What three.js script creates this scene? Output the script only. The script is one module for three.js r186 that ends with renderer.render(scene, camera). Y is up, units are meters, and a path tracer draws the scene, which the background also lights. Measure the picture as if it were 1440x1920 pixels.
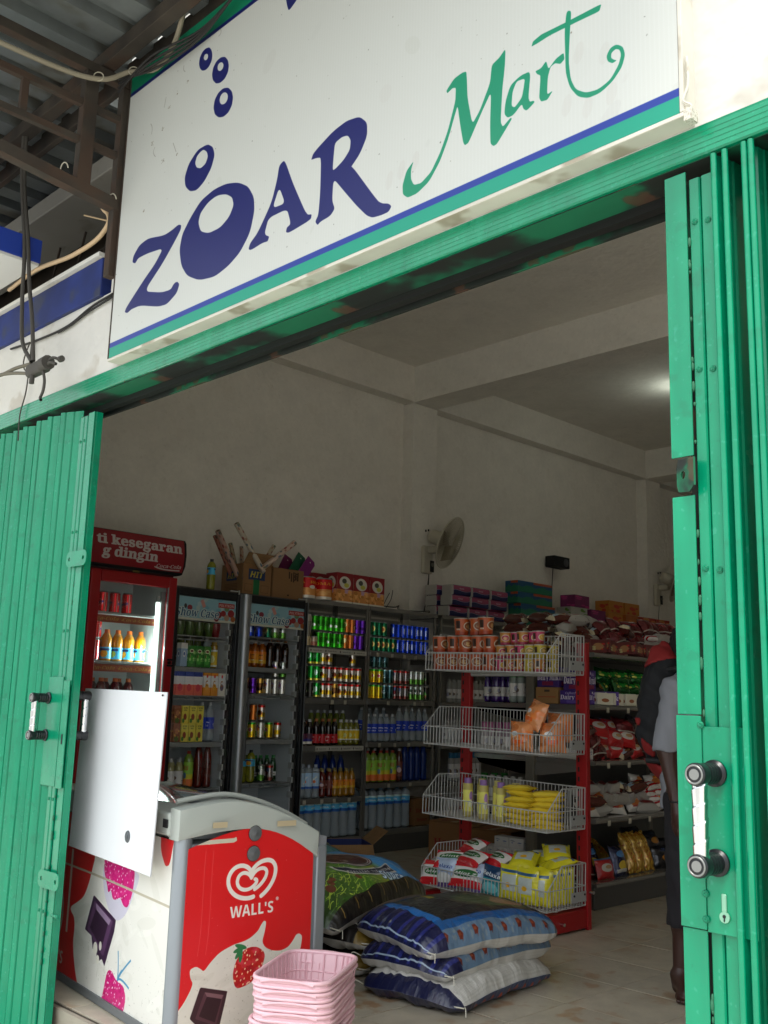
import * as THREE from 'three';
import { RoundedBoxGeometry } from 'three/addons/geometries/RoundedBoxGeometry.js';
import { MarchingCubes } from 'three/addons/objects/MarchingCubes.js';
import { mergeGeometries, mergeVertices, toCreasedNormals } from 'three/addons/utils/BufferGeometryUtils.js';

// ---------------------------------------------------------------- camera, sky, sun, exposure
const scene = new THREE.Scene();
const camera = new THREE.PerspectiveCamera(54.02, 0.75, 0.05, 400);
camera.position.set(0, 1.2, 2.0);
camera.rotation.order = 'YXZ';
camera.rotation.set(THREE.MathUtils.degToRad(10.79), THREE.MathUtils.degToRad(45.55), THREE.MathUtils.degToRad(1.7));
const renderer = new THREE.WebGLRenderer();
renderer.toneMapping = THREE.LinearToneMapping;
renderer.toneMappingExposure = 2.5;
renderer.shadowMap.enabled = true;

{ // overcast sky, brighter overhead (CIE overcast law)
  const w = 64, h = 32, d = new Float32Array(w * h * 4);
  for (let j = 0; j < h; j++) for (let i = 0; i < w; i++) {
    const el = ((j + 0.5) / h - 0.5) * Math.PI, s = Math.max(0, Math.sin(el));
    const L = 0.95 * (1 + 2 * s) / 2.2, k = (j * w + i) * 4;
    d[k] = L * 0.95; d[k + 1] = L * 1.01; d[k + 2] = L * 1.07; d[k + 3] = 1;
  }
  const t = new THREE.DataTexture(d, w, h, THREE.RGBAFormat, THREE.FloatType);
  t.mapping = THREE.EquirectangularReflectionMapping; t.magFilter = THREE.LinearFilter; t.needsUpdate = true;
  scene.background = t; scene.environment = t;
}
const sun = new THREE.DirectionalLight(0xfffaf0, 1.5);
sun.position.set(2, 18, 5.5); sun.target.position.set(-3, 1, 0);
sun.castShadow = true; sun.shadow.radius = 30; sun.shadow.mapSize.set(2048, 2048);
Object.assign(sun.shadow.camera, { left: -9, right: 9, top: 9, bottom: -9, near: 1, far: 40 });
sun.shadow.camera.updateProjectionMatrix();
scene.add(sun, sun.target);

// ---------------------------------------------------------------- helpers
let SEED = 7;
const rnd = () => { SEED = (SEED * 1664525 + 1013904223) >>> 0; return SEED / 4294967296; };
const rr = (a, b) => a + (b - a) * rnd();
const PI = Math.PI;
const names = new Map();
function numbered(n) { const k = names.get(n) ?? 0; names.set(n, k + 1); return k ? n + '_' + String(k).padStart(3, '0') : n; }
function mat(color, rough = 0.6, metal = 0, more = {}) { return new THREE.MeshStandardMaterial({ color, roughness: rough, metalness: metal, side: THREE.DoubleSide, ...more }); }
function phys(o) { return new THREE.MeshPhysicalMaterial({ side: THREE.DoubleSide, ...o }); }
function M(name, geo, m, parent, x = 0, y = 0, z = 0) {
  const o = new THREE.Mesh(geo, m); o.name = parent && parent !== scene ? name : numbered(name);
  o.position.set(x, y, z); o.castShadow = o.receiveShadow = true; (parent ?? scene).add(o); return o;
}
function tag(o, label, category, group) { o.userData = { label, category }; if (group) o.userData.group = group; return o; }
function thing(name, label, category, x = 0, y = 0, z = 0, ry = 0, group) {
  const o = new THREE.Group(); o.name = numbered(name); o.position.set(x, y, z); o.rotation.y = ry;
  tag(o, label, category, group); scene.add(o); return o;
}
function struct(o) { o.userData.kind = 'structure'; return o; }
function structGroup(name) { const o = new THREE.Group(); o.name = numbered(name); o.userData.kind = 'structure'; scene.add(o); return o; }
function put(proto, label, x, y, z, ry = 0, group, rx = 0, rz = 0) {       // first use moves the prototype itself, later uses clone it
  let o = proto;
  if (proto.parent) { o = proto.clone(); o.name = numbered(proto.userData.base); } else o.name = numbered(proto.userData.base);
  const base = proto.userData.base;
  o.userData = { ...proto.userData, label }; if (group) o.userData.group = group; else delete o.userData.group;
  if (o === proto) proto.userData.base = base; else delete o.userData.base;
  o.position.set(x, y, z); o.rotation.set(rx, ry, rz, 'YXZ'); scene.add(o); return o;
}
function proto(name, category) { const o = new THREE.Group(); o.userData = { base: name, category }; return o; }
const B = (w, h, d, x = 0, y = 0, z = 0) => { const g = new THREE.BoxGeometry(w, h, d); g.translate(x, y, z); return g; };
const RB = (w, h, d, r, x = 0, y = 0, z = 0, s = 2) => { const g = new RoundedBoxGeometry(w, h, d, s, Math.min(r, w / 2.01, h / 2.01, d / 2.01)); g.translate(x, y, z); return g; };
const CY = (r1, r2, h, n = 16, x = 0, y = 0, z = 0, axis = 'y', open = false) => {
  const g = new THREE.CylinderGeometry(r1, r2, h, n, 1, open);
  if (axis === 'x') g.rotateZ(-PI / 2); if (axis === 'z') g.rotateX(PI / 2);
  g.translate(x, y, z); return g;
};
const LA = (pts, n = 16) => new THREE.LatheGeometry(pts.map(([a, b]) => new THREE.Vector2(a, b)), n);
const V = (x, y, z) => new THREE.Vector3(x, y, z);
const TU = (pts, r, n = 6, seg) => new THREE.TubeGeometry(new THREE.CatmullRomCurve3(pts.map((p) => V(...p)), false, 'centripetal'), seg ?? pts.length * 5, r, n, false);
const ROD = (a, b, r, n = 5) => { // straight round bar from a to b
  const p = V(...a), q = V(...b), d = q.clone().sub(p), g = new THREE.CylinderGeometry(r, r, d.length(), n, 1, false);
  g.applyQuaternion(new THREE.Quaternion().setFromUnitVectors(V(0, 1, 0), d.normalize())); g.translate((p.x + q.x) / 2, (p.y + q.y) / 2, (p.z + q.z) / 2); return g;
};
const BAR = (a, b, w, h) => { // rectangular bar from a to b, width w (horizontal), height h
  const p = V(...a), q = V(...b), d = q.clone().sub(p), L = d.length(), g = new THREE.BoxGeometry(w, h, L);
  const m = new THREE.Matrix4().lookAt(q, p, V(0, 1, 0)); g.applyMatrix4(m); g.translate((p.x + q.x) / 2, (p.y + q.y) / 2, (p.z + q.z) / 2); return g;
};
const MG = (...g) => mergeGeometries(g.flat().map((a) => { const b = a.index ? a.toNonIndexed() : a; for (const k of Object.keys(b.attributes)) if (!['position', 'normal', 'uv'].includes(k)) b.deleteAttribute(k); return b; }));
function EX(pts, depth, bevel = 0, holes = []) { // extruded outline in XY, depth along +z
  const s = new THREE.Shape(pts.map(([a, b]) => new THREE.Vector2(a, b)));
  for (const h of holes) s.holes.push(new THREE.Path(h.map(([a, b]) => new THREE.Vector2(a, b))));
  return new THREE.ExtrudeGeometry(s, { depth, bevelEnabled: bevel > 0, bevelSize: bevel, bevelThickness: bevel, bevelSegments: 2, curveSegments: 8 });
}
const circle = (cx, cy, r, n = 14) => Array.from({ length: n }, (_, i) => [cx + r * Math.cos(i / n * 2 * PI), cy + r * Math.sin(i / n * 2 * PI)]);
function rrect(x0, y0, x1, y1, r, n = 4) {
  const p = []; for (const [cx, cy, a] of [[x1 - r, y1 - r, 0], [x0 + r, y1 - r, 1], [x0 + r, y0 + r, 2], [x1 - r, y0 + r, 3]]) for (let i = 0; i <= n; i++) p.push([cx + r * Math.cos((a + i / n) * PI / 2), cy + r * Math.sin((a + i / n) * PI / 2)]);
  return p;
}
// textures -------------------------------------------------------
function CT(w, h, draw, rep) {
  const c = document.createElement('canvas'); c.width = w; c.height = h; draw(c.getContext('2d'), w, h);
  const t = new THREE.CanvasTexture(c); t.colorSpace = THREE.SRGBColorSpace; t.wrapS = t.wrapT = THREE.RepeatWrapping; if (rep) t.repeat.set(...rep); return t;
}
function hash2(i, j, s) { let h = Math.imul(i, 374761393) + Math.imul(j, 668265263) + Math.imul(s, 1274126177); h = Math.imul(h ^ (h >>> 13), 1274126177); return ((h ^ (h >>> 16)) >>> 0) / 4294967296; }
function vnoise(x, y, per, s) {
  const xi = Math.floor(x), yi = Math.floor(y), fx = x - xi, fy = y - yi, m = (a) => ((a % per) + per) % per, u = fx * fx * (3 - 2 * fx), v = fy * fy * (3 - 2 * fy);
  const a = hash2(m(xi), m(yi), s), b = hash2(m(xi + 1), m(yi), s), c = hash2(m(xi), m(yi + 1), s), d = hash2(m(xi + 1), m(yi + 1), s);
  return a + (b - a) * u + (c - a) * v + (a - b - c + d) * u * v;
}
function fbm(u, v, f, s, o = 4) { let r = 0, a = 0.5, n = 0; for (let i = 0; i < o; i++) { r += a * vnoise(u * f, v * f, f, s + i); n += a; a /= 2; f *= 2; } return r / n; }
function fbm2(u, v, fx, fy, s) { let r = 0, a = 0.5, n = 0; for (let i = 0; i < 3; i++) { const x = u * fx, y = v * fy, xi = Math.floor(x), yi = Math.floor(y), p = sstep(0, 1, x - xi), q = sstep(0, 1, y - yi), h = (i2, j2) => hash2(((i2 % fx) + fx) % fx, ((j2 % fy) + fy) % fy, s + i); const t = h(xi, yi) * (1 - p) + h(xi + 1, yi) * p, b = h(xi, yi + 1) * (1 - p) + h(xi + 1, yi + 1) * p; r += a * (t * (1 - q) + b * q); n += a; a /= 2; fx *= 2; fy *= 2; } return r / n; }
function NT(size, fn, srgb = true) { // noise texture: fn(u, v) -> [r, g, b] 0..255
  const d = new Uint8Array(size * size * 4);
  for (let j = 0; j < size; j++) for (let i = 0; i < size; i++) { const c = fn(i / size, j / size), k = (j * size + i) * 4; d[k] = c[0]; d[k + 1] = c[1]; d[k + 2] = c[2]; d[k + 3] = 255; }
  const t = new THREE.DataTexture(d, size, size); t.wrapS = t.wrapT = THREE.RepeatWrapping; t.magFilter = THREE.LinearFilter; if (srgb) t.colorSpace = THREE.SRGBColorSpace; t.needsUpdate = true; return t;
}
const tint = (hex, f) => { const c = [hex >> 16 & 255, hex >> 8 & 255, hex & 255]; return c.map((x) => Math.max(0, Math.min(255, x * f))); };
const mix3 = (a, b, t) => [a[0] + (b[0] - a[0]) * t, a[1] + (b[1] - a[1]) * t, a[2] + (b[2] - a[2]) * t];
const sstep = (a, b, x) => { const t = Math.max(0, Math.min(1, (x - a) / (b - a))); return t * t * (3 - 2 * t); };
function repT(t, x, y) { const c = t.clone(); c.repeat.set(x, y); c.needsUpdate = true; return c; }
function uvBox(g, s = 1) { // world-metre uv from the dominant normal
  const p = g.attributes.position, n = g.attributes.normal, uv = new Float32Array(p.count * 2);
  for (let i = 0; i < p.count; i++) {
    const ax = Math.abs(n.getX(i)), ay = Math.abs(n.getY(i)), az = Math.abs(n.getZ(i));
    const [a, b] = ay > ax && ay > az ? [p.getX(i), p.getZ(i)] : ax > az ? [p.getZ(i), p.getY(i)] : [p.getX(i), p.getY(i)];
    uv[2 * i] = a / s; uv[2 * i + 1] = b / s;
  }
  g.setAttribute('uv', new THREE.BufferAttribute(uv, 2)); return g;
}
function text(c, s, x, y, size, color, font = 'sans-serif', opt = {}) {
  c.save(); c.translate(x, y); if (opt.rot) c.rotate(opt.rot); if (opt.sx) c.scale(opt.sx, 1); if (opt.skew) c.transform(1, 0, opt.skew, 1, 0, 0);
  c.font = (opt.bold === false ? '' : 'bold ') + size + 'px ' + font; c.textAlign = opt.align ?? 'center'; c.textBaseline = 'middle';
  if (opt.stroke) { c.strokeStyle = opt.stroke; c.lineWidth = opt.lw ?? 4; c.lineJoin = 'round'; c.strokeText(s, 0, 0); }
  c.fillStyle = color; c.fillText(s, 0, 0); c.restore();
}
function poly(c, pts, fill, r = 0.32) { // closed outline with softened corners
  const n = pts.length; c.beginPath();
  for (let i = 0; i < n; i++) {
    const p = pts[(i + n - 1) % n], q = pts[i], s = pts[(i + 1) % n], a = [q[0] + (p[0] - q[0]) * r, q[1] + (p[1] - q[1]) * r], b = [q[0] + (s[0] - q[0]) * r, q[1] + (s[1] - q[1]) * r];
    i ? c.lineTo(a[0], a[1]) : c.moveTo(a[0], a[1]); c.quadraticCurveTo(q[0], q[1], b[0], b[1]);
  }
  c.closePath(); c.fillStyle = fill; c.fill();
}
function ell(c, x, y, a, b, fill, rot = 0) { c.beginPath(); c.ellipse(x, y, a, b, rot, 0, 2 * PI); c.fillStyle = fill; c.fill(); }
function specks(c, w, h, n, cols, r0, r1, alpha = 0.5) { for (let i = 0; i < n; i++) { c.globalAlpha = alpha * rnd(); c.fillStyle = cols[Math.floor(rnd() * cols.length)]; const r = rr(r0, r1); c.beginPath(); c.ellipse(rnd() * w, rnd() * h, r, r * rr(0.4, 1), rnd() * 3, 0, 7); c.fill(); } c.globalAlpha = 1; }
const ordinal = (i) => ['first', 'second', 'third', 'fourth', 'fifth', 'sixth', 'seventh', 'eighth', 'ninth', 'tenth', 'eleventh', 'twelfth', 'thirteenth', 'fourteenth', 'fifteenth', 'sixteenth'][i] ?? String(i + 1) + 'th';

// ---------------------------------------------------------------- shared materials
const plasterMap = NT(512, (u, v) => { const n = fbm(u, v, 6, 3, 5), s = fbm(u, v, 40, 9, 2); const st = sstep(0.66, 0.72, fbm(u, v, 9, 13, 5)), k = sstep(0.80, 0.83, fbm(u, v, 64, 17, 2)); return mix3(tint(0xf2ece0, 0.93 + 0.06 * n + 0.03 * s), [170, 158, 136], st * 0.05 + k * 0.12); });
const plasterBump = NT(256, (u, v) => { const n = 255 * fbm(u, v, 24, 5, 3); return [n, n, n]; }, false);
const plaster = mat(0xffffff, 0.9, 0, { map: plasterMap, bumpMap: plasterBump, bumpScale: 0.004 });
const outMap = NT(512, (u, v) => { const n = fbm(u, v, 5, 21, 5), d = sstep(0.62, 0.8, fbm(u, v, 7, 33, 5)); return mix3(tint(0xdedbd3, 0.93 + 0.08 * n), [150, 136, 116], d * 0.3); });
const outPlaster = mat(0xffffff, 0.88, 0, { map: outMap, bumpMap: plasterBump, bumpScale: 0.004 });
const greenMap = NT(512, (u, v) => { const n = fbm(u, v, 8, 41, 4), d = sstep(0.66, 0.78, fbm(u, v, 22, 47, 4)), s = fbm(u, v, 90, 51, 1); return mix3(mix3(tint(0x028660, 0.9 + 0.12 * n + 0.12 * fbm2(u, v, 48, 3, 57)), [40, 78, 58], d * 0.16 + (s > 0.96 ? 0.14 : 0)), [120, 168, 146], sstep(0.77, 0.8, fbm2(u, v, 90, 70, 63)) * 0.3); });
const greenRough = NT(256, (u, v) => { const n = 44 + 44 * fbm(u, v, 10, 55, 4); return [n, n, n]; }, false);
const greenBump = NT(256, (u, v) => { const n = 255 * fbm(u, v, 6, 61, 3); return [n, n, n]; }, false);
const green = mat(0xffffff, 0.95, 0, { map: greenMap, roughnessMap: greenRough, bumpMap: greenBump, bumpScale: 0.005 });
const crinkle = NT(256, (u, v) => { let r = 0, a = 0.5, f = 5; for (let i = 0; i < 4; i++) { r += a * (1 - Math.abs(2 * vnoise(u * f + i * 0.37, v * f, f, 400 + i) - 1)); a /= 2; f *= 2; } r *= 255; return [r, r, r]; }, false);
const greenStainMap = NT(512, (u, v) => {
  const n = fbm(u, v, 8, 71, 4), soot = sstep(0.46, 0.62, fbm(u, v, 4, 77, 5)), rust = sstep(0.63, 0.69, fbm(u, v, 9, 83, 5));
  return mix3(mix3(tint(0x0d6a47, 0.85 + 0.25 * n), [26, 25, 22], soot * 0.92), [96, 60, 42], rust * 0.7);
});
const greenStain = mat(0xffffff, 0.7, 0, { map: greenStainMap });
const rustMap = NT(256, (u, v) => { const n = fbm(u, v, 10, 91, 5), d = sstep(0.5, 0.7, fbm(u, v, 5, 95, 4)); return mix3(tint(0x3a332b, 0.7 + 0.6 * n), [74, 52, 38], d * 0.6); });
const rust = mat(0xffffff, 0.95, 0, { map: rustMap });
const darkIron = mat(0x2a2622, 0.85, 0.1);
const chrome = mat(0xdadada, 0.16, 1);
const steel = mat(0x9a9c9e, 0.38, 0.85);
const blackPlastic = mat(0x16171a, 0.32);
const blackMatte = mat(0x141416, 0.7);
const whitePlastic = mat(0xdcdcd6, 0.42);
const creamPlastic = mat(0xc9c2ae, 0.5);
const glass = phys({ color: 0xffffff, roughness: 0.02, transmission: 1, ior: 1.45, thickness: 0 });
const cardMap = NT(256, (u, v) => { const n = fbm(u, v, 6, 101, 4), l = 0.97 + 0.03 * Math.sin(u * 256 * 0.9); return tint(0xa07a50, (0.86 + 0.2 * n) * l); });
const card = mat(0xffffff, 0.9, 0, { map: cardMap });
const shelfGrey = mat(0x85827b, 0.5, 0.3, { roughnessMap: greenRough });
const shelfDark = mat(0x55534f, 0.55, 0.2);
const paperTag = mat(0xd8d4c4, 0.85);
const cable = mat(0x4a4640, 0.8);
const cableDark = mat(0x22201d, 0.75);
// ---------------------------------------------------------------- the setting: ground, shop shell
{
  const asphalt = NT(512, (u, v) => { const n = fbm(u, v, 8, 111, 5), s = fbm(u, v, 120, 113, 1); return tint(0x94928d, 0.75 + 0.3 * n + 0.12 * s); });
  const concrete = NT(512, (u, v) => { const n = fbm(u, v, 7, 121, 5), s = sstep(0.6, 0.75, fbm(u, v, 5, 125, 4)); return mix3(tint(0xcccac2, 0.83 + 0.22 * n), [120, 110, 96], s * 0.45); });
  const road = struct(M('road', uvBox(B(160, 0.1, 80, 0, -0.34, 45.78)), mat(0xffffff, 0.95, 0, { map: repT(asphalt, 0.4, 0.4) })));
  struct(M('ground', uvBox(B(220, 0.1, 200, 0, -0.42, 0)), mat(0xffffff, 0.97, 0, { map: repT(concrete, 0.3, 0.3) })));
  struct(M('pavement', uvBox(B(60, 0.2, 5.9, -2, -0.244, 2.82)), mat(0xffffff, 0.92, 0, { map: repT(concrete, 0.5, 0.5) })));
  // shop floor: screed with single tiles laid on it
  const floor = structGroup('shop_floor');
  M('screed', uvBox(B(11.6, 0.2, 12.02, -0.95, -0.108, -6.12)), mat(0x4a4238, 0.95), floor);
  const tg = RB(0.397, 0.008, 0.397, 0.002, 0, -0.004, 0, 1), tms = [];
  for (let k = 0; k < 5; k++) {
    const t = NT(128, (u, v) => { const n = fbm(u, v, 5, 131 + k * 7, 4), st = sstep(0.56, 0.76, fbm(u, v, 5, 137 + k * 11, 5)); return mix3(tint(0xc0b6a2, 0.88 + 0.16 * n), [150, 98, 56], st * (0.24 + 0.15 * (k % 3))); });
    tms.push(mat(0xffffff, 0.34, 0, { map: t, bumpMap: plasterBump, bumpScale: 0.001 }));
  }
  const far = [];
  for (let i = 0; i < 28; i++) for (let j = 0; j < 29; j++) {
    const x = -6.42 + i * 0.4, z = -0.32 - j * 0.4; if (z < -11.9) continue;
    if (x > -5.3 && x < -0.6 && z > -6.6) { const t = M('tile', tg, tms[Math.floor(rnd() * 5)], floor, x, rr(-0.0008, 0.0008), z); t.rotation.y = Math.floor(rnd() * 4) * PI / 2; }
    else { const g = tg.clone(); g.translate(x, 0, z); far.push(g); }
  }
  const fm = M('tile_field', MG(far), tms[1], floor); fm.userData.kind = 'stuff';
  M('threshold', uvBox(B(10.2, 0.2, 0.02, -0.6, -0.106, -0.098)), mat(0xd0c8ba, 0.9, 0, { map: concrete }), floor);

  // walls, pillars, beams, ceiling
  const lw = structGroup('left_wall');
  M('wall_surface', uvBox(B(0.16, 4.5, 12, -6.72, 2.2, -6.05)), plaster, lw);
  for (const z of [-4.91, -9.14]) M('pillar', uvBox(B(0.14, 4.07, 0.335, -6.57, 2.035, z)), plaster, lw);
  for (const [z0, z1] of [[-0.05, -4.745], [-5.08, -8.975], [-9.31, -12]]) M('wall_beam', uvBox(B(0.14, 0.36, z0 - z1 - 0.004, -6.571, 4.26, (z0 + z1) / 2)), plaster, lw);
  const ce = structGroup('ceiling');
  M('slab', uvBox(B(11.8, 0.18, 12.2, -1.0, 4.525, -6.05)), plaster, ce);
  for (const z of [-4.91, -9.14]) M('cross_beam', uvBox(B(11.2, 0.362, 0.333, -1.0, 4.258, z)), plaster, ce);
  const bw = structGroup('back_wall'); M('wall_surface', uvBox(B(11.6, 4.5, 0.16, -1.0, 2.2, -12.1)), plaster, bw);
  const rw = structGroup('right_wall'); M('wall_surface', uvBox(B(0.16, 4.5, 12, 4.75, 2.2, -6.05)), plaster, rw);

  // street front: plaster wall round the opening
  const fw = structGroup('front_wall');
  M('upper_wall', uvBox(B(8.6, 2.0, 0.16, 0.54, 3.545, -0.08)), outPlaster, fw);
  M('upper_wall', uvBox(B(5.2, 0.36, 0.16, -6.36, 2.727, -0.08)), outPlaster, fw);
  M('side_wall', uvBox(B(2.6, 2.85, 0.16, -6.95, 1.12, -0.08)), outPlaster, fw);
  M('side_wall', uvBox(B(0.5, 2.85, 0.16, 4.55, 1.12, -0.08)), outPlaster, fw);
  M('door_head', uvBox(B(8.3, 1.95, 0.02, 0.45, 3.52, -0.175)), plaster, fw); M('door_head', uvBox(B(2.1, 0.42, 0.02, -4.75, 2.75, -0.175)), plaster, fw);
}
// ---------------------------------------------------------------- door head: ribbed green track above the opening
{
  const t = thing('door_track', 'long green steel door track across the top of the opening, rusty underneath', 'door track');
  const prof = [[0, 2.47]]; // z, y
  for (let i = 0; i < 5; i++) { const y = 2.474 + i * 0.0135; prof.push([0.004, y], [0.0042, y + 0.0095], [0.0026, y + 0.0108], [0.0026, y + 0.0122]); }
  prof.push([0.004, 2.544], [-0.01, 2.547], [-0.01, 2.47]);
  const fascia = EX(prof, 10); fascia.rotateY(-PI / 2); fascia.translate(4.3, 0, 0); // z stays z
  M('fascia', uvBox(toCreasedNormals(fascia, 0.5), 1.3), green, t);
  M('soffit', uvBox(B(10, 0.012, 0.15, -0.7, 2.4735, -0.086), 1.1), greenStain, t);
  M('inner_lip', uvBox(B(10, 0.05, 0.012, -0.7, 2.462, -0.168), 0.9), greenStain, t);
  M('guide_rail', MG(B(10, 0.022, 0.006, -0.7, 2.456, -0.135), B(10, 0.022, 0.006, -0.7, 2.456, -0.112), B(10, 0.004, 0.03, -0.7, 2.4435, -0.1235)), mat(0x4a4238, 0.8, 0, { map: greenStainMap }), t);
}
// ---------------------------------------------------------------- signboard
const ART = {
  Z: [[366, 682], [383, 689], [382, 704], [355, 730], [291, 785], [192, 851], [298, 884], [348, 889], [364, 874], [383, 873], [396, 886], [383, 911], [332, 932], [282, 926], [175, 893], [121, 891], [98, 898], [79, 890], [89, 875], [186, 809], [245, 774], [287, 734], [198, 723], [139, 721], [123, 735], [103, 725], [107, 704], [139, 677], [191, 670], [285, 691], [329, 689]],
  O: [[669, 654], [718, 684], [749, 728], [755, 772], [740, 832], [699, 877], [646, 902], [580, 916], [500, 903], [435, 870], [399, 827], [382, 771], [392, 723], [430, 684], [482, 645], [551, 632], [610, 636]],
  Oh: [[613, 670], [644, 691], [654, 719], [635, 749], [594, 768], [536, 767], [493, 747], [477, 713], [486, 685], [525, 663], [569, 658]],
  B4: [[498, 465], [528, 486], [541, 517], [528, 554], [496, 586], [457, 601], [419, 591], [391, 564], [383, 531], [402, 492], [447, 463]],
  B4h: [[479, 475], [498, 490], [505, 509], [495, 528], [470, 534], [448, 523], [437, 505], [444, 485], [461, 476]],
  A: [[878, 667], [890, 684], [922, 751], [977, 849], [990, 865], [1006, 869], [1004, 881], [983, 885], [915, 890], [901, 885], [904, 872], [918, 868], [917, 857], [902, 818], [822, 816], [808, 854], [813, 864], [829, 873], [823, 885], [801, 882], [749, 887], [737, 881], [743, 865], [776, 844], [831, 775], [852, 713], [858, 675]],
  Ah: [[863, 740], [892, 798], [837, 793]],
  R: [[995, 711], [1003, 695], [1076, 664], [1127, 655], [1176, 663], [1205, 692], [1207, 729], [1182, 769], [1144, 798], [1151, 785], [1252, 920], [1269, 932], [1289, 939], [1300, 950], [1290, 961], [1267, 961], [1236, 957], [1215, 945], [1175, 903], [1129, 849], [1093, 806], [1086, 812], [1085, 860], [1096, 885], [1080, 899], [1042, 902], [1031, 908], [1021, 895], [1033, 880], [1037, 816], [1035, 721], [1019, 715], [999, 712]],
  Rh: [[1087, 700], [1113, 694], [1135, 698], [1147, 716], [1145, 742], [1124, 761], [1095, 774], [1082, 775], [1084, 735]],
  B1: [[469, 123], [483, 139], [490, 159], [488, 179], [476, 193], [459, 197], [440, 191], [425, 176], [417, 155], [420, 135], [432, 121], [450, 117]],
  B1h: [[458, 140], [464, 145], [466, 151], [466, 157], [462, 161], [456, 162], [450, 159], [445, 154], [442, 148], [443, 142], [447, 138], [452, 138]],
  B2: [[559, 199], [576, 218], [584, 241], [581, 262], [566, 277], [544, 280], [521, 272], [503, 253], [495, 230], [499, 208], [514, 193], [536, 190]],
  B2h: [[545, 211], [551, 217], [555, 225], [553, 233], [548, 237], [541, 238], [533, 235], [526, 228], [523, 220], [524, 213], [529, 208], [537, 208]],
  B3: [[588, 316], [608, 337], [617, 362], [613, 386], [597, 402], [573, 406], [547, 397], [526, 377], [516, 351], [520, 326], [537, 310], [562, 306]],
  B3h: [[576, 326], [585, 335], [589, 345], [588, 355], [581, 362], [571, 363], [559, 359], [551, 351], [546, 340], [548, 330], [555, 323], [565, 322]],
  M: [[1370, 860], [1362, 878], [1362, 903], [1372, 922], [1395, 926], [1426, 910], [1454, 872], [1477, 826], [1498, 763], [1499, 729], [1488, 726], [1473, 732], [1470, 724], [1493, 704], [1518, 700], [1530, 703], [1532, 728], [1534, 769], [1549, 841], [1570, 818], [1599, 763], [1603, 721], [1624, 713], [1641, 699], [1640, 738], [1633, 794], [1629, 870], [1635, 884], [1656, 871], [1660, 875], [1620, 917], [1610, 919], [1601, 909], [1600, 858], [1602, 785], [1576, 823], [1539, 882], [1528, 884], [1523, 875], [1514, 831], [1505, 777], [1498, 794], [1478, 847], [1454, 893], [1421, 931], [1383, 947], [1353, 947], [1337, 933], [1335, 909], [1347, 877]],
  a: [[1709, 785], [1683, 783], [1655, 794], [1642, 827], [1639, 855], [1648, 868], [1664, 868], [1686, 851], [1690, 865], [1699, 873], [1720, 862], [1716, 857], [1707, 856], [1703, 845]],
  ah: [[1694, 795], [1672, 792], [1661, 811], [1658, 844], [1667, 852], [1686, 837], [1691, 815]],
  r: [[1721, 791], [1736, 791], [1749, 780], [1755, 802], [1773, 787], [1793, 782], [1795, 798], [1785, 804], [1772, 796], [1760, 799], [1753, 820], [1751, 859], [1766, 856], [1752, 871], [1736, 868], [1731, 857], [1734, 820], [1734, 806], [1726, 800]],
  t: [[1801, 690], [1813, 695], [1809, 739], [1805, 807], [1810, 851], [1822, 879], [1846, 897], [1875, 903], [1903, 894], [1922, 871], [1928, 852], [1925, 839], [1916, 833], [1906, 837], [1905, 848], [1913, 856], [1918, 859], [1908, 861], [1897, 851], [1895, 838], [1904, 825], [1918, 824], [1932, 836], [1937, 856], [1929, 879], [1908, 900], [1880, 912], [1851, 911], [1827, 897], [1808, 868], [1798, 831], [1797, 789], [1796, 732]],
  bar: [[1711, 728], [1715, 718], [1736, 712], [1798, 715], [1885, 717], [1880, 731], [1813, 727], [1757, 725], [1726, 728]],
  W: [[841, 129], [908, 165], [898, 185], [864, 203], [854, 179]],
  W2: [[938, 181], [914, 198], [956, 199]],
};
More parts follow.
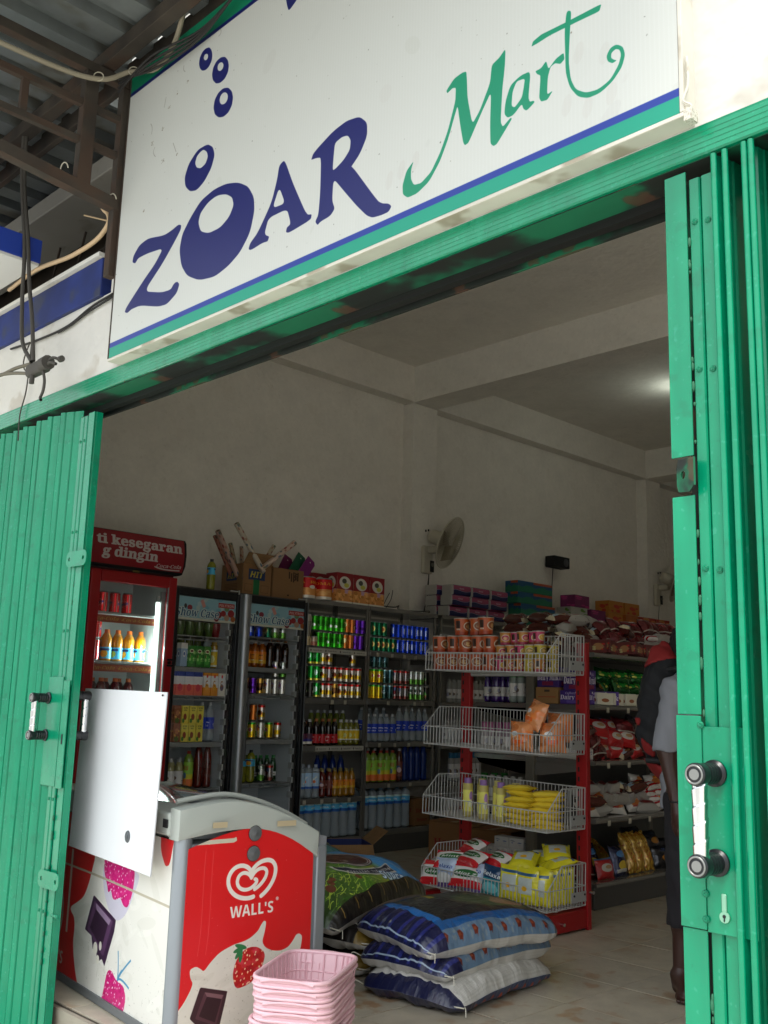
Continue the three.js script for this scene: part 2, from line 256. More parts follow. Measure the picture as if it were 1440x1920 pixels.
{
  const W = 2048, H = 1029, x0 = -3.628, x1 = -1.045, y0 = 2.562, y1 = 3.86;
  const face = CT(W, H, (c) => {
    c.fillStyle = '#c9cbc4'; c.fillRect(0, 0, W, H);
    c.globalAlpha = 0.05; for (let i = 0; i < W; i += 5) { c.fillStyle = i % 10 ? '#b9b7b0' : '#fff'; c.fillRect(i, 0, 2, H); } for (let j = 0; j < H; j += 5) { c.fillStyle = '#b5b3ad'; c.fillRect(0, j, W, 1); } c.globalAlpha = 1;
    specks(c, W, H, 60, ['#8a8272', '#6d6454'], 8, 40, 0.05); specks(c, W, H, 260, ['#5b5344', '#3b362d'], 0.8, 2.6, 0.7);
    const navy = '#12185f', teal = '#0b8763';
    for (const k of ['B1', 'B2', 'B3', 'B4', 'O', 'Z', 'A', 'R', 'W', 'W2']) poly(c, ART[k], navy);
    for (const k of ['B1h', 'B2h', 'B3h', 'B4h', 'Oh', 'Ah', 'Rh']) poly(c, ART[k], '#c9cbc4');
    poly(c, ART.M, teal, 0.25); poly(c, ART.a, teal); poly(c, ART.ah, '#c9cbc4'); poly(c, ART.r, teal, 0.25); poly(c, ART.t, teal); poly(c, ART.bar, teal, 0.15);
    const Y = (y) => (y1 - y) / (y1 - y0) * H;
    c.fillStyle = '#1a348f'; c.fillRect(0, Y(2.627), W, Y(2.606) - Y(2.627) + 1); c.fillStyle = '#0a9478'; c.fillRect(0, Y(2.606), W, H);
    c.fillStyle = '#12185f'; c.fillRect(0, Y(3.768), W, Y(3.75) - Y(3.768)); c.fillStyle = '#0c7d58'; c.fillRect(0, 0, W, Y(3.768));
    // stains, bug nests and dirty finger marks
    for (const [x, y, r] of [[170, 330, 9], [260, 240, 7], [300, 205, 6], [245, 420, 9], [230, 300, 7], [360, 190, 5], [330, 430, 5], [150, 560, 4]]) { specksAt(c, x, y, r); }
    c.globalAlpha = 0.05; for (const [x, y] of [[1290, 880], [1330, 868], [1375, 862], [1830, 800], [1890, 830], [1800, 905], [1850, 930], [1905, 925]]) ell(c, x, y, 12, 24, '#7c6a52', 0.2); c.globalAlpha = 1;
    c.globalAlpha = 0.55; c.strokeStyle = '#4a4033'; c.lineWidth = 2;
    for (const [x, y] of [[150, 250], [235, 190], [330, 120], [430, 130], [190, 350], [520, 80], [300, 380]]) { c.beginPath(); c.moveTo(x, y); c.quadraticCurveTo(x + rr(-20, 20), y + rr(5, 25), x + rr(-8, 25), y + rr(20, 45)); c.stroke(); }
    c.globalAlpha = 1;
  });
  function specksAt(c, x, y, r) { for (let i = 0; i < 9; i++) { c.globalAlpha = rr(0.2, 0.6); ell(c, x + rr(-r, r), y + rr(-r, r), rr(1, 3.2), rr(1, 2.2), '#57482f'); } c.globalAlpha = 1; }
  const t = thing('shop_sign', 'wide white signboard with navy bubbles and lettering above the green track', 'sign');
  const pg = new THREE.PlaneGeometry(x1 - x0, y1 - y0, 24, 12); pg.translate((x0 + x1) / 2, (y0 + y1) / 2, 0);
  { const p = pg.attributes.position; for (let i = 0; i < p.count; i++) { const u = (p.getX(i) - x0) / (x1 - x0), v = (p.getY(i) - y0) / (y1 - y0); p.setZ(i, 0.0552 + 0.003 * Math.sin(PI * u) * Math.sin(PI * v) + 0.0012 * Math.sin(u * 26 + v * 5) * Math.sin(PI * v) * Math.sin(PI * u)); } pg.computeVertexNormals(); }
  M('printed_face', pg, mat(0xffffff, 0.42, 0, { map: face }), t);
  const trimMap = NT(256, (u, v) => { const n = fbm(u, v, 6, 151, 5), d = sstep(0.52, 0.72, fbm(u, v, 9, 155, 4)); return mix3(tint(0xddd8ca, 0.88 + 0.16 * n), [128, 112, 88], d * 0.5); });
  const trim = mat(0xffffff, 0.7, 0, { map: trimMap });
  M('bottom_trim', uvBox(RB(x1 - x0 + 0.02, 0.012, 0.062, 0.003, (x0 + x1) / 2, y0 - 0.006, 0.0255)), trim, t);
  M('side_trim', uvBox(RB(0.012, 1.31, 0.062, 0.003, x1 + 0.0062, 3.217, 0.0255)), trim, t);
  M('side_trim', uvBox(RB(0.012, 1.31, 0.062, 0.003, x0 - 0.0062, 3.217, 0.0255)), rust, t);
  M('corner_clip', MG(TU([[x1 + 0.02, 2.70, 0.05], [x1 + 0.022, 2.62, 0.055], [x1 + 0.012, 2.585, 0.058], [x1 + 0.028, 2.57, 0.05], [x1 + 0.02, 2.552, 0.05]], 0.004), B(0.02, 0.03, 0.03, x1 + 0.02, 2.553, 0.04)), trim, t);
}
// ---------------------------------------------------------------- canopy, truss, cables, neighbour's front at the upper left
{
  const zincMap = NT(512, (u, v) => { const n = fbm(u, v, 7, 161, 5), d = sstep(0.55, 0.75, fbm(u, v, 5, 165, 5)); return mix3(tint(0x8e9391, 0.8 + 0.26 * n), [86, 76, 60], d * 0.55); });
  const zinc = mat(0xffffff, 0.45, 0.55, { map: zincMap });
  const t = thing('canopy_roof', 'corrugated grey metal canopy roof seen from below at the upper left', 'canopy');
  for (let s = 0; s < 10; s++) { // overlapping sheets with trapezoid ribs running out from the wall
    const X0 = -9.0 + s * 0.828, pts = [];
    for (let i = 0; i < 4; i++) { const x = X0 + i * 0.21; pts.push([x, 0], [x + 0.105, 0], [x + 0.114, 0.05], [x + 0.196, 0.05], [x + 0.205, 0]); if (i < 3) pts.push([x + 0.21, 0]); }
    const prof = [...pts, ...pts.map(([a, b]) => [a, b + 0.0012]).reverse()];
    const g = EX(prof, s < 6 ? 2.2 : s < 9 ? 1.55 : 0.9); g.translate(0, 3.94 + (s % 2) * 0.002, s < 6 ? -0.63 : 0.02);
    M('roof_sheet', uvBox(g, 1.2), zinc, t);
  }
  for (const z of [0.15, 0.75, 1.35]) M('purlin', uvBox(RB(7.5, 0.07, 0.06, 0.004, -5.3, 3.894, z)), rust, t);
  for (const z of [-0.55]) M('purlin', uvBox(RB(5.2, 0.07, 0.06, 0.004, -6.5, 3.894, z)), rust, t);

  M('flashing', uvBox(RB(7.4, 0.1, 0.03, 0.004, -5.25, 3.915, 0.019)), rust, t);
  const tr = thing('canopy_truss', 'rusty iron lattice truss beside the left edge of the white signboard', 'truss');
  const X = -3.675;
  M('top_chord', uvBox(RB(0.045, 0.045, 1.5, 0.004, X, 3.826, 0.78)), rust, tr);
  for (const y of [3.652, 3.482]) M('middle_chord', uvBox(RB(0.028, 0.03, 1.5, 0.003, X, y, 0.79)), rust, tr);
  M('bottom_chord', uvBox(BAR([X, 3.25, 0.03], [X, 3.40, 1.52], 0.05, 0.05)), rust, tr);
  for (const [z, w, y0, y1] of [[0.222, 0.062, 3.29, 3.80], [0.058, 0.04, 2.93, 3.80], [0.9, 0.05, 3.37, 3.80], [1.45, 0.05, 3.42, 3.80]]) M('upright', uvBox(RB(0.045, y1 - y0, w, 0.004, X + 0.001, (y0 + y1) / 2, z)), rust, tr);
  for (const z of [0.5, 1.2]) M('strut', uvBox(RB(0.024, 0.14, 0.03, 0.003, X, 3.567, z)), rust, tr);
  for (const [z, y] of [[0.3, 3.32], [0.075, 3.27]]) { const tie = new THREE.TorusGeometry(0.033, 0.0028, 5, 14, 3.4); tie.rotateX(0.2); tie.translate(X, y, z); M('wire_tie', tie, mat(0xc4bda8, 0.7), tr); }

  const g1 = thing('grey_conduit', 'grey cable bundle tied along the top of the rusty truss and dropping over the sign', 'cable');
  M('conduit_run', TU([[-3.6, 3.70, 1.3], [-3.6, 3.69, 0.75], [-3.6, 3.72, 0.30], [-3.57, 3.74, 0.2], [-3.54, 3.80, 0.12], [-3.48, 3.79, 0.09], [-3.38, 3.765, 0.08], [-3.26, 3.80, 0.085], [-3.18, 3.88, 0.1], [-3.1, 3.925, 0.14]], 0.011, 8), mat(0x8d8470, 0.8), g1);
  for (const p of [[-3.58, 3.74, 0.235], [-3.52, 3.80, 0.11]]) { const tie = new THREE.TorusGeometry(0.02, 0.0025, 5, 14); tie.rotateY(0.9); tie.translate(...p); M('wire_tie', tie, mat(0xb9b29c, 0.7), g1); }
  const g2 = thing('black_cables', 'tangle of thin black cables running along the top edge of the signboard', 'cable');
  for (let i = 0; i < 4; i++) M('strand', TU([[-3.62, 3.80 - i * 0.02, 0.12], [-3.35, 3.74 + i * 0.012, 0.10 + 0.01 * i], [-3.05, 3.735 + i * 0.012, 0.09], [-2.8, 3.80, 0.10], [-2.55, 3.84 + i * 0.01, 0.10], [-2.3, 3.9, 0.09]], 0.0055, 6, 40), cableDark, g2);

  // neighbour's front
  const navyMap = NT(256, (u, v) => { const n = fbm(u, v, 5, 171, 5), d = sstep(0.5, 0.75, fbm(u, v, 6, 175, 4)); return mix3(tint(0x1b2f74, 0.75 + 0.4 * n), [64, 62, 66], d * 0.6); });
  const navy = mat(0xffffff, 0.75, 0, { map: navyMap });
  const nb = thing('parapet_band', 'weathered navy blue wall band with a pale ledge left of the signboard', 'wall');
  M('blue_band', uvBox(RB(5.6, 0.178, 0.13, 0.006, -6.62, 2.994, -0.045), 0.7), navy, nb);
  M('ledge', uvBox(RB(5.6, 0.02, 0.16, 0.004, -6.62, 3.094, -0.04)), outPlaster, nb);
  const ow = struct(M('neighbour_wall', uvBox(B(5.6, 1.3, 0.08, -6.6, 3.56, -0.66)), mat(0xb8a684, 0.95, 0, { map: rustMap })));
  struct(M('neighbour_slab', uvBox(B(5.6, 0.1, 0.5, -6.6, 2.955, -0.4)), outPlaster));
  const beamT = thing('concrete_beam', 'neighbour\'s beam with grey underside and navy blue face below the canopy', 'beam');
  M('grey_underside', uvBox(RB(5.4, 0.10, 0.34, 0.008, -6.62, 3.80, -0.36)), mat(0xa6a49f, 0.85, 0, { map: outMap }), beamT);
  M('blue_face', uvBox(RB(5.4, 0.086, 0.18, 0.006, -6.62, 3.894, -0.42), 0.7), navy, beamT);
  const gr = thing('iron_mesh', 'rusty mesh of thin bars in the dark gap above the blue band', 'mesh');
  for (let i = 0; i < 7; i++) M('bar', ROD([-5.6 + i * 0.3, 3.08, -0.5], [-5.25 + i * 0.3, 3.75, -0.45], 0.007), rust, gr);
  for (let i = 0; i < 3; i++) M('bar', ROD([-6.2, 3.22 + i * 0.17, -0.47 + i * 0.01], [-3.8, 3.26 + i * 0.17, -0.48 + i * 0.01], 0.006), rust, gr);
  const cd = thing('pale_conduit', 'curved cream plastic conduit arching above the navy blue band', 'pipe');
  M('pipe_run', TU([[-4.75, 3.19, 0.03], [-4.42, 3.19, 0.05], [-4.03, 3.15, 0.05], [-3.80, 3.165, 0.05], [-3.735, 3.21, 0.05], [-3.755, 3.255, 0.05], [-3.80, 3.288, 0.05], [-3.70, 3.262, 0.06]], 0.0105, 8, 60), mat(0xc7ab86, 0.6), cd);
  M('thin_stay', ROD([-3.99, 3.33, 0.04], [-3.745, 3.215, 0.05], 0.004), mat(0xb39b78, 0.7), cd);
  const ns = thing('neighbour_signbox', 'blue and white box sign of the neighbouring shop at the left edge', 'sign');
  M('blue_side', RB(1.2, 0.115, 0.9, 0.004, -4.955, 3.26, 0.508), mat(0x1d3c9c, 0.5), ns);
  M('white_underside', RB(1.19, 0.016, 0.89, 0.003, -4.955, 3.195, 0.508), mat(0xd8d6d0, 0.5), ns);

  const hc = thing('hanging_cables', 'two dark cables hanging down to a grimy splice in front of the white wall', 'cable');
  M('drop', TU([[-4.46, 3.93, 0.16], [-4.45, 3.65, 0.15], [-4.335, 3.23, 0.15], [-4.30, 2.95, 0.15], [-4.25, 2.75, 0.15], [-4.14, 2.64, 0.15]], 0.0095, 7, 40), cable, hc);
  M('drop', TU([[-4.455, 3.93, 0.15], [-4.44, 3.62, 0.14], [-4.33, 3.28, 0.14], [-4.26, 3.05, 0.145], [-4.18, 2.85, 0.15], [-4.125, 2.64, 0.15]], 0.0095, 7, 40), cable, hc);
  const sp = M('splice', MG(RB(0.17, 0.06, 0.05, 0.018, -4.09, 2.6, 0.14), CY(0.032, 0.03, 0.05, 12, -4.0, 2.6, 0.15, 'x'), CY(0.012, 0.012, 0.05, 8, -4.12, 2.56, 0.15)), cable, hc);
  M('stub', MG(TU([[-3.98, 2.605, 0.15], [-3.93, 2.61, 0.15], [-3.905, 2.60, 0.13]], 0.007), TU([[-3.98, 2.59, 0.15], [-3.93, 2.588, 0.16], [-3.9, 2.575, 0.15]], 0.007), CY(0.014, 0.014, 0.02, 8, -3.9, 2.603, 0.13, 'x')), cable, hc);
  M('tail', TU([[-4.02, 2.575, 0.15], [-3.995, 2.52, 0.15], [-4.0, 2.475, 0.15], [-4.02, 2.45, 0.15], [-3.99, 2.432, 0.16]], 0.007), cable, hc);
  M('feed', TU([[-4.14, 2.63, 0.15], [-4.3, 2.645, 0.15], [-4.5, 2.65, 0.15], [-4.9, 2.72, 0.2]], 0.008), mat(0x6c6656, 0.8), hc);
  M('feed', TU([[-4.16, 2.59, 0.15], [-4.34, 2.63, 0.15], [-4.55, 2.66, 0.15], [-4.9, 2.68, 0.18]], 0.008), mat(0x6c6656, 0.8), hc);
  const wc = thing('wall_cables', 'thin dark wires stapled below the blue band and dangling down the white wall', 'cable');
  M('wire', TU([[-3.72, 2.885, 0.012], [-3.9, 2.875, 0.012], [-4.1, 2.84, 0.012], [-4.4, 2.845, 0.012], [-4.7, 2.87, 0.012]], 0.0055), cableDark, wc);
  M('wire', TU([[-3.72, 2.872, 0.012], [-3.95, 2.855, 0.012], [-4.08, 2.835, 0.014], [-4.2, 2.83, 0.012]], 0.005), cableDark, wc);
  M('loop', TU([[-4.47, 2.85, 0.02], [-4.52, 2.76, 0.02], [-4.49, 2.71, 0.02], [-4.44, 2.76, 0.02], [-4.45, 2.85, 0.02], [-4.46, 2.6, 0.02], [-4.5, 2.5, 0.02], [-4.47, 2.36, 0.03]], 0.0035), cable, wc);
  M('clamp', B(0.02, 0.018, 0.012, -4.465, 2.857, 0.014), paperTag, wc);
}
// ---------------------------------------------------------------- folding gates
function slat(depth, flip, h) { // one folded slat: plate running back from a rolled front bead, two pressed grooves, hinge seam at the back
  const d = depth, f = flip, t = 0.0012;
  const line = [[0, 0], [0.012 * f, -d * 0.22], [0.010 * f, -d * 0.25], [0.016 * f, -d * 0.28], [0.020 * f, -d * 0.42], [0.018 * f, -d * 0.45], [0.024 * f, -d * 0.48], [0.030 * f, -d * 0.86], [0.026 * f, -d * 0.9], [0.036 * f, -d]];
  const s = [...line.map(([a, b]) => [a - t, b]), ...line.map(([a, b]) => [a + t, b]).reverse()];
  const g = EX(s, h); g.rotateX(PI / 2); // z up -> y down
  const plate = toCreasedNormals(g, 0.3); // extrude axis z -> -y, y(pts) -> z
  plate.rotateX(0);
  const parts = [plate, CY(0.0075, 0.0075, h, 10, 0, -h / 2, 0.004)];
  const m = MG(parts); return m;
}
function rivet(list, x, y, z, r = 0.008) { const g = new THREE.SphereGeometry(r, 10, 6, 0, 2 * PI, 0, PI / 2); g.scale(1, 0.6, 1); g.rotateX(PI / 2); g.translate(x, y, z); list.push(g); }
function gateHandle(name, s, parent, x, y0, y1, z, dir, label) { // chrome twisted bar between two ribbed black bosses standing out along z
  const h = new THREE.Group(); h.name = name; parent.add(h); if (label) h.userData.label = label;
  const bosses = [], L = 0.085 * s, r = 0.0215 * s;
  for (const y of [y0, y1]) {
    const pr = [[0.0001, 0], [r * 1.25, 0], [r * 1.25, 0.006 * s]];
    for (let i = 0; i < 5; i++) { const a = 0.008 * s + i * 0.011 * s; pr.push([r * 0.84, a], [r, a + 0.003 * s], [r, a + 0.008 * s]); }
    pr.push([r * 1.06, L - 0.014 * s], [r * 1.06, L - 0.004 * s], [r * 0.95, L], [0.0001, L]);
    const g = LA(pr, 24); g.rotateX(dir > 0 ? PI / 2 : -PI / 2); g.translate(x, y, z); bosses.push(g);
  }
  M('boss', bosses[0], blackPlastic, h); M('boss', bosses[1], blackPlastic, h);
  const rings = []; for (const y of [y0, y1]) { const a = new THREE.TorusGeometry(r * 0.82, 0.0022 * s, 6, 22); a.translate(x, y, z + dir * (L + 0.0005)); rings.push(a); const b = CY(r * 0.5, r * 0.5, 0.002, 16, x, y, z + dir * L, 'z'); rings.push(b); }
  { const em = mat(0x8f8f8c, 0.35, 0.7); M('end_cap', MG(rings.slice(0, 2)), em, h); M('end_cap', MG(rings.slice(2)), em, h); }
  const H = Math.abs(y1 - y0), n = 80, pos = [], g = new THREE.CylinderGeometry(0.0155 * s, 0.0155 * s, H, 26, n, true), p = g.attributes.position;
  for (let i = 0; i < p.count; i++) { const a = Math.atan2(p.getZ(i), p.getX(i)), y = p.getY(i), w = ((a / (2 * PI) + y / 0.022 / s * 0.62) % 1 + 1) % 1, k = 1 + 0.13 * (w - 0.5); p.setX(i, p.getX(i) * k); p.setZ(i, p.getZ(i) * k); }
  g.computeVertexNormals(); g.translate(x, (y0 + y1) / 2, z + dir * L * 0.76); M('grip', g, chrome, h);
  return h;
}
{ // right gate
  const t = thing('folding_gate', 'green folding steel gate bunched at the right side of the opening', 'gate');
  const Z = -0.03, H = 2.58;
  const ys = [[2.455, 1.765], [1.675, 1.196], [0.762, -0.12]];
  for (const [a, b] of ys) M('edge_plate', uvBox(RB(0.055, a - b, 0.004, 0.0015, -1.1005, (a + b) / 2, Z + 0.012)), green, t);
  M('edge_plate', uvBox(RB(0.058, 0.43, 0.004, 0.0015, -1.1005, 0.979, Z + 0.017)), green, t);
  // channels behind the edge plate, with gap
  for (const [x, w] of [[-1.057, 0.028], [-1.024, 0.032]]) { const g = EX([[-w / 2, 0], [w / 2, 0], [w / 2, 0.006], [w / 2 - 0.003, 0.009], [-w / 2 + 0.003, 0.009], [-w / 2, 0.006]], H); g.rotateX(PI / 2); g.translate(x, 2.435, Z - 0.004); M('channel', uvBox(g), green, t); }
  M('back_channel', uvBox(B(0.09, H, 0.003, -1.045, 1.15, Z - 0.008)), greenStain, t);
  M('rust_seam', MG(...Array.from({ length: 34 }, () => { const g = new THREE.IcosahedronGeometry(rr(0.003, 0.0065), 1); g.scale(0.7, rr(1, 2.6), 0.8); g.translate(-1.0722 + rr(-0.002, 0.002), rr(0.02, 2.38), Z + 0.006); return g; })), mat(0x2f6a4e, 0.75), t);
  const rv = []; for (const y of [2.325, 1.965, 1.51, 0.545]) for (const x of [-1.057, -1.024]) rivet(rv, x, y + (x > -1.04 ? -0.006 : 0), Z + 0.0055); rivet(rv, -1.0, 1.502, Z + 0.004); rivet(rv, -1.0, 0.53, Z + 0.004); rivet(rv, -1.0, 0.66, Z + 0.004);
  for (const y of [1.175, 0.835, 0.785]) rivet(rv, -1.073, y, Z + 0.018); rivet(rv, -1.073, 0.87, Z + 0.018, 0.006);
  for (const g of rv) M('rivet', g, green, t);
  M('lock_plate', uvBox(RB(0.108, 0.412, 0.004, 0.0015, -1.018, 0.966, Z + 0.013)), green, t);
  const key = EX([...circle(0, 0, 0.011, 14)], 0.004); key.translate(-1.032, 0.795, Z + 0.016); const ks = RB(0.011, 0.036, 0.006, 0.004, -1.033, 0.822, Z + 0.0165);
  const lk = M('lock_cylinder', MG(key, ks), mat(0x86b79c, 0.4, 0.3), t); M('keyhole', MG(CY(0.0034, 0.0034, 0.002, 10, -1.032, 0.797, Z + 0.0205, 'z'), B(0.0022, 0.01, 0.002, -1.032, 0.792, Z + 0.0205)), blackMatte, lk);
  const hp = EX([[-0.03, -0.036], [0.012, -0.042], [0.03, -0.03], [0.03, 0.034], [-0.03, 0.04], [-0.037, 0.02], [-0.037, -0.02]], 0.005, 0, [circle(-0.012, 0, 0.0095)]);
  hp.rotateY(-0.5); hp.translate(-1.085, 1.722, Z + 0.02); M('latch_tab', uvBox(hp, 0.4), greenStain, t);
  gateHandle('handle', 1.02, t, -1.045, 1.077, 0.899, Z + 0.016, 1);
  let x = -0.995; const pit = [0.027, 0.046, 0.016, 0.052, 0.022, 0.046, 0.02, 0.05, 0.024, 0.044, 0.02, 0.05, 0.022, 0.048, 0.02, 0.046, 0.022, 0.05];
  for (let i = 0; i < pit.length; i++) { const g = slat(0.115, i % 2 ? -0.8 : 0.8, H); uvBox(g); const o = M('slat', g, green, t, x, 2.464, Z + 0.022); o.rotation.y = rr(-0.05, 0.05); x += pit[i]; }
}
{ // left gate
  const t = thing('folding_gate', 'green folding steel gate bunched at the left side of the opening', 'gate');
  const Z = -0.03, H = 2.46, E0 = -3.886;
  for (const [a, b] of [[2.40, 1.79], [1.735, 1.235]]) M('edge_plate', uvBox(RB(0.05, a - b, 0.004, 0.0015, E0 + 0.0, (a + b) / 2, Z + 0.002)), green, t);
  M('edge_plate', uvBox(RB(0.05, 2.53, 0.004, 0.0015, E0, 1.135, Z - 0.004)), green, t);
  M('return_flange', uvBox(RB(0.004, 2.53, 0.03, 0.0015, E0 + 0.0275, 1.135, Z - 0.02)), green, t);
  M('edge_plate', uvBox(RB(0.052, 0.43, 0.004, 0.0015, E0, 1.04, Z + 0.010)), green, t);
  for (const [x, w] of [[E0 - 0.045, 0.026], [E0 - 0.078, 0.03]]) { const g = EX([[-w / 2, 0], [w / 2, 0], [w / 2, 0.006], [w / 2 - 0.003, 0.009], [-w / 2 + 0.003, 0.009], [-w / 2, 0.006]], H + 0.06); g.rotateX(PI / 2); g.translate(x, H - 0.07, Z - 0.004); M('channel', uvBox(g), green, t); }
  M('back_channel', uvBox(B(0.11, 2.53, 0.003, E0 - 0.055, 1.135, Z - 0.008)), greenStain, t);
  M('lock_plate', uvBox(RB(0.16, 0.44, 0.004, 0.0015, E0 - 0.112, 1.05, Z + 0.009)), green, t);
  M('lock_slot', B(0.01, 0.04, 0.002, E0, 1.02, Z + 0.0125), blackMatte, t);
  M('rust_seam', MG(...Array.from({ length: 26 }, () => { const g = new THREE.IcosahedronGeometry(rr(0.003, 0.006), 1); g.scale(0.7, rr(1, 2.4), 0.8); g.translate(E0 - 0.028 + rr(-0.002, 0.002), rr(0.1, 2.36), Z + 0.004); return g; })), mat(0x2f6a4e, 0.75), t);
  const rv = []; for (const y of [2.28, 1.88, 1.46, 0.78, 0.35]) for (const x of [E0 - 0.045, E0 - 0.078]) rivet(rv, x, y, Z + 0.0055, 0.007);
  for (const g of rv) M('rivet', g, green, t);
  for (const [y, x] of [[1.76, E0 + 0.0], [0.475, E0 + 0.0]]) { const g = EX(rrect(-0.085, -0.033, 0.085, 0.033, 0.025), 0.005, 0, [circle(0.058, 0, 0.009), circle(-0.058, 0, 0.009)]); g.translate(x, y, Z + 0.014); M('latch_tab', uvBox(g), green, t); }
  M('hinge_pin', MG(CY(0.006, 0.006, 0.05, 8, E0 + 0.045, 0.345, Z, 'x'), CY(0.009, 0.009, 0.012, 10, E0 + 0.068, 0.345, Z, 'x')), green, t);
  gateHandle('handle', 0.9, t, E0 - 0.145, 1.182, 1.03, Z + 0.012, 1);
  gateHandle('handle', 0.9, t, E0 - 0.0, 1.195, 1.035, Z - 0.02, -1);
  // overlapping slats, each a flat face with two pressed grooves and a folded-back edge
  const line = [[0, 0], [-0.006, 0.004], [-0.04, 0.0185], [-0.043, 0.0135], [-0.0465, 0.0145], [-0.049, 0.022], [-0.083, 0.037], [-0.086, 0.032], [-0.0895, 0.033], [-0.092, 0.041], [-0.112, 0.0495], [-0.117, 0.046], [-0.119, 0.0]];
  const sg = EX([...line, ...line.map(([a, b]) => [a - 0.0004, b - 0.002]).reverse()], H + 0.1); sg.rotateX(PI / 2); const slatG = uvBox(toCreasedNormals(sg, 0.5));
  for (let i = 0; i < 14; i++) { const sl = slatG.clone(), su = sl.attributes.uv.clone(); for (let q = 0; q < su.count; q++) su.setXY(q, su.getX(q) + i * 0.31, su.getY(q) + i * 0.43); sl.setAttribute('uv', su); const o = M('slat', sl, green, t, E0 - 0.105 - i * 0.122, H - 0.03 + (i % 3) * 0.004, Z - 0.012); o.rotation.y = rr(-0.05, 0.05); }
}
// ---------------------------------------------------------------- ice-cream freezer, white board, baskets, sacks
function berry(c, pts, x0, y0, x1, y1, base, seedCol) {
  c.save(); poly(c, pts, base, 0.4); c.clip();
  for (let i = 0; i < 46; i++) { const x = rr(x0, x1), y = rr(y0, y1); ell(c, x, y, 12, 10, i % 2 ? 'rgba(120,0,50,0.16)' : 'rgba(255,120,170,0.18)'); }
  for (let i = 0; i < 70; i++) ell(c, rr(x0, x1), rr(y0, y1), 2.6, 3.8, seedCol, 0.4); c.restore();
}
{
  const t = thing('ice_cream_freezer', 'red and white ice cream chest freezer with heart emblem behind the pink baskets', 'freezer', -3.195, 0, -0.15, THREE.MathUtils.degToRad(-7));
  const L = 1.36;
  const dirt = (c, w, h) => { specks(c, w, h, 1500, ['#4a4236', '#6b6252'], 0.6, 2.8, 0.6); specks(c, w, h, 110, ['#5f5747', '#8d8675'], 4, 18, 0.16); c.globalAlpha = 0.25; c.strokeStyle = '#5b5242'; for (let i = 0; i < 70; i++) { const x = rr(0, w), y = rr(0, h); c.lineWidth = rr(0.5, 2); c.beginPath(); c.moveTo(x, y); c.lineTo(x + rr(-12, 12), y + rr(4, 26)); c.stroke(); } c.globalAlpha = 1; };
  const milkEdge = [[-10, 640], [48, 594], [89, 524], [74, 500], [70, 472], [95, 464], [113, 474], [128, 486], [150, 460], [185, 429], [240, 408], [305, 397], [345, 372], [360, 347], [369, 336], [381, 340], [376, 375], [366, 410], [380, 432], [412, 447], [450, 452], [483, 443], [505, 420], [517, 401], [532, 398], [546, 410], [541, 450], [537, 461], [600, 500], [700, 520], [700, 740], [-10, 740]];
  const endTex = CT(660, 720, (c, w, h) => {
    c.fillStyle = '#d8191d'; c.fillRect(0, 0, w, h);
    poly(c, milkEdge, '#dcd8ca', 0.4);
    c.save(); poly(c, milkEdge, 'rgba(0,0,0,0)'); c.clip(); for (let i = 0; i < 70; i++) { c.globalAlpha = 0.12; ell(c, rr(0, 660), rr(480, 720), rr(10, 50), rr(4, 12), i % 2 ? '#f4f1e6' : '#b5ac98', rr(-0.6, 0.6)); } c.globalAlpha = 0.5; specks(c, w, h, 900, ['#6d6148'], 1, 3, 0.35); c.restore(); c.globalAlpha = 1;
    berry(c, [[245, 509], [262, 455], [300, 425], [345, 424], [384, 452], [372, 500], [330, 550], [262, 566]], 245, 425, 385, 566, '#c3241f', '#f0c9a0');
    for (const a of [-0.9, -0.3, 0.3, -1.5]) { c.save(); c.translate(288, 432); c.rotate(a); ell(c, -16, -10, 26, 8, '#2f7a48'); c.restore(); }
    poly(c, [[117, 537], [229, 565], [222, 600], [201, 690], [150, 700], [82, 637]], '#3a2126', 0.06); poly(c, [[136, 556], [214, 576], [190, 676], [104, 640]], '#54333a', 0.05); poly(c, [[146, 572], [206, 588], [184, 664], [118, 634]], '#2f191d', 0.05); poly(c, [[136, 556], [214, 576], [206, 588], [146, 572]], '#7d5a5e', 0.05);
    // heart emblem: nested open strokes
    c.strokeStyle = '#ece6da'; c.lineCap = 'round'; c.lineJoin = 'round'; c.lineWidth = 16;
    c.beginPath(); c.moveTo(352, 246); c.bezierCurveTo(420, 205, 432, 120, 372, 118); c.bezierCurveTo(335, 118, 312, 142, 304, 158); c.bezierCurveTo(288, 122, 222, 118, 208, 172); c.bezierCurveTo(200, 222, 262, 262, 318, 246); c.stroke();
    c.lineWidth = 14; c.beginPath(); c.moveTo(322, 220); c.bezierCurveTo(372, 196, 388, 148, 352, 146); c.bezierCurveTo(326, 146, 312, 164, 306, 178); c.bezierCurveTo(292, 150, 248, 150, 246, 186); c.bezierCurveTo(246, 214, 280, 226, 306, 214); c.bezierCurveTo(330, 202, 336, 186, 322, 184); c.stroke();
    text(c, "WALL'S", 316, 292, 56, '#ece6da', 'sans-serif', { rot: -0.03, sx: 0.98 }); text(c, '®', 424, 262, 17, '#ece6da');
    c.fillStyle = '#cfc6b0'; poly(c, [[38, 33], [222, 30], [232, 26], [236, 40], [222, 46], [38, 48]], '#c9c0aa', 0.1);
    c.globalAlpha = 0.4; c.strokeStyle = '#f3b0a6'; c.lineWidth = 1.5; for (const x of [108, 140]) { c.beginPath(); c.moveTo(x, 70); c.bezierCurveTo(x - 6, 240, x + 5, 320, x - 10, 430); c.stroke(); } c.globalAlpha = 1;
    specks(c, w, h, 160, ['#7a1a12', '#efe0d0'], 0.8, 2.2, 0.5);
  });
  const red = '#d0151c', FX = (x) => x + 1400, FY = (y) => 700 - y;
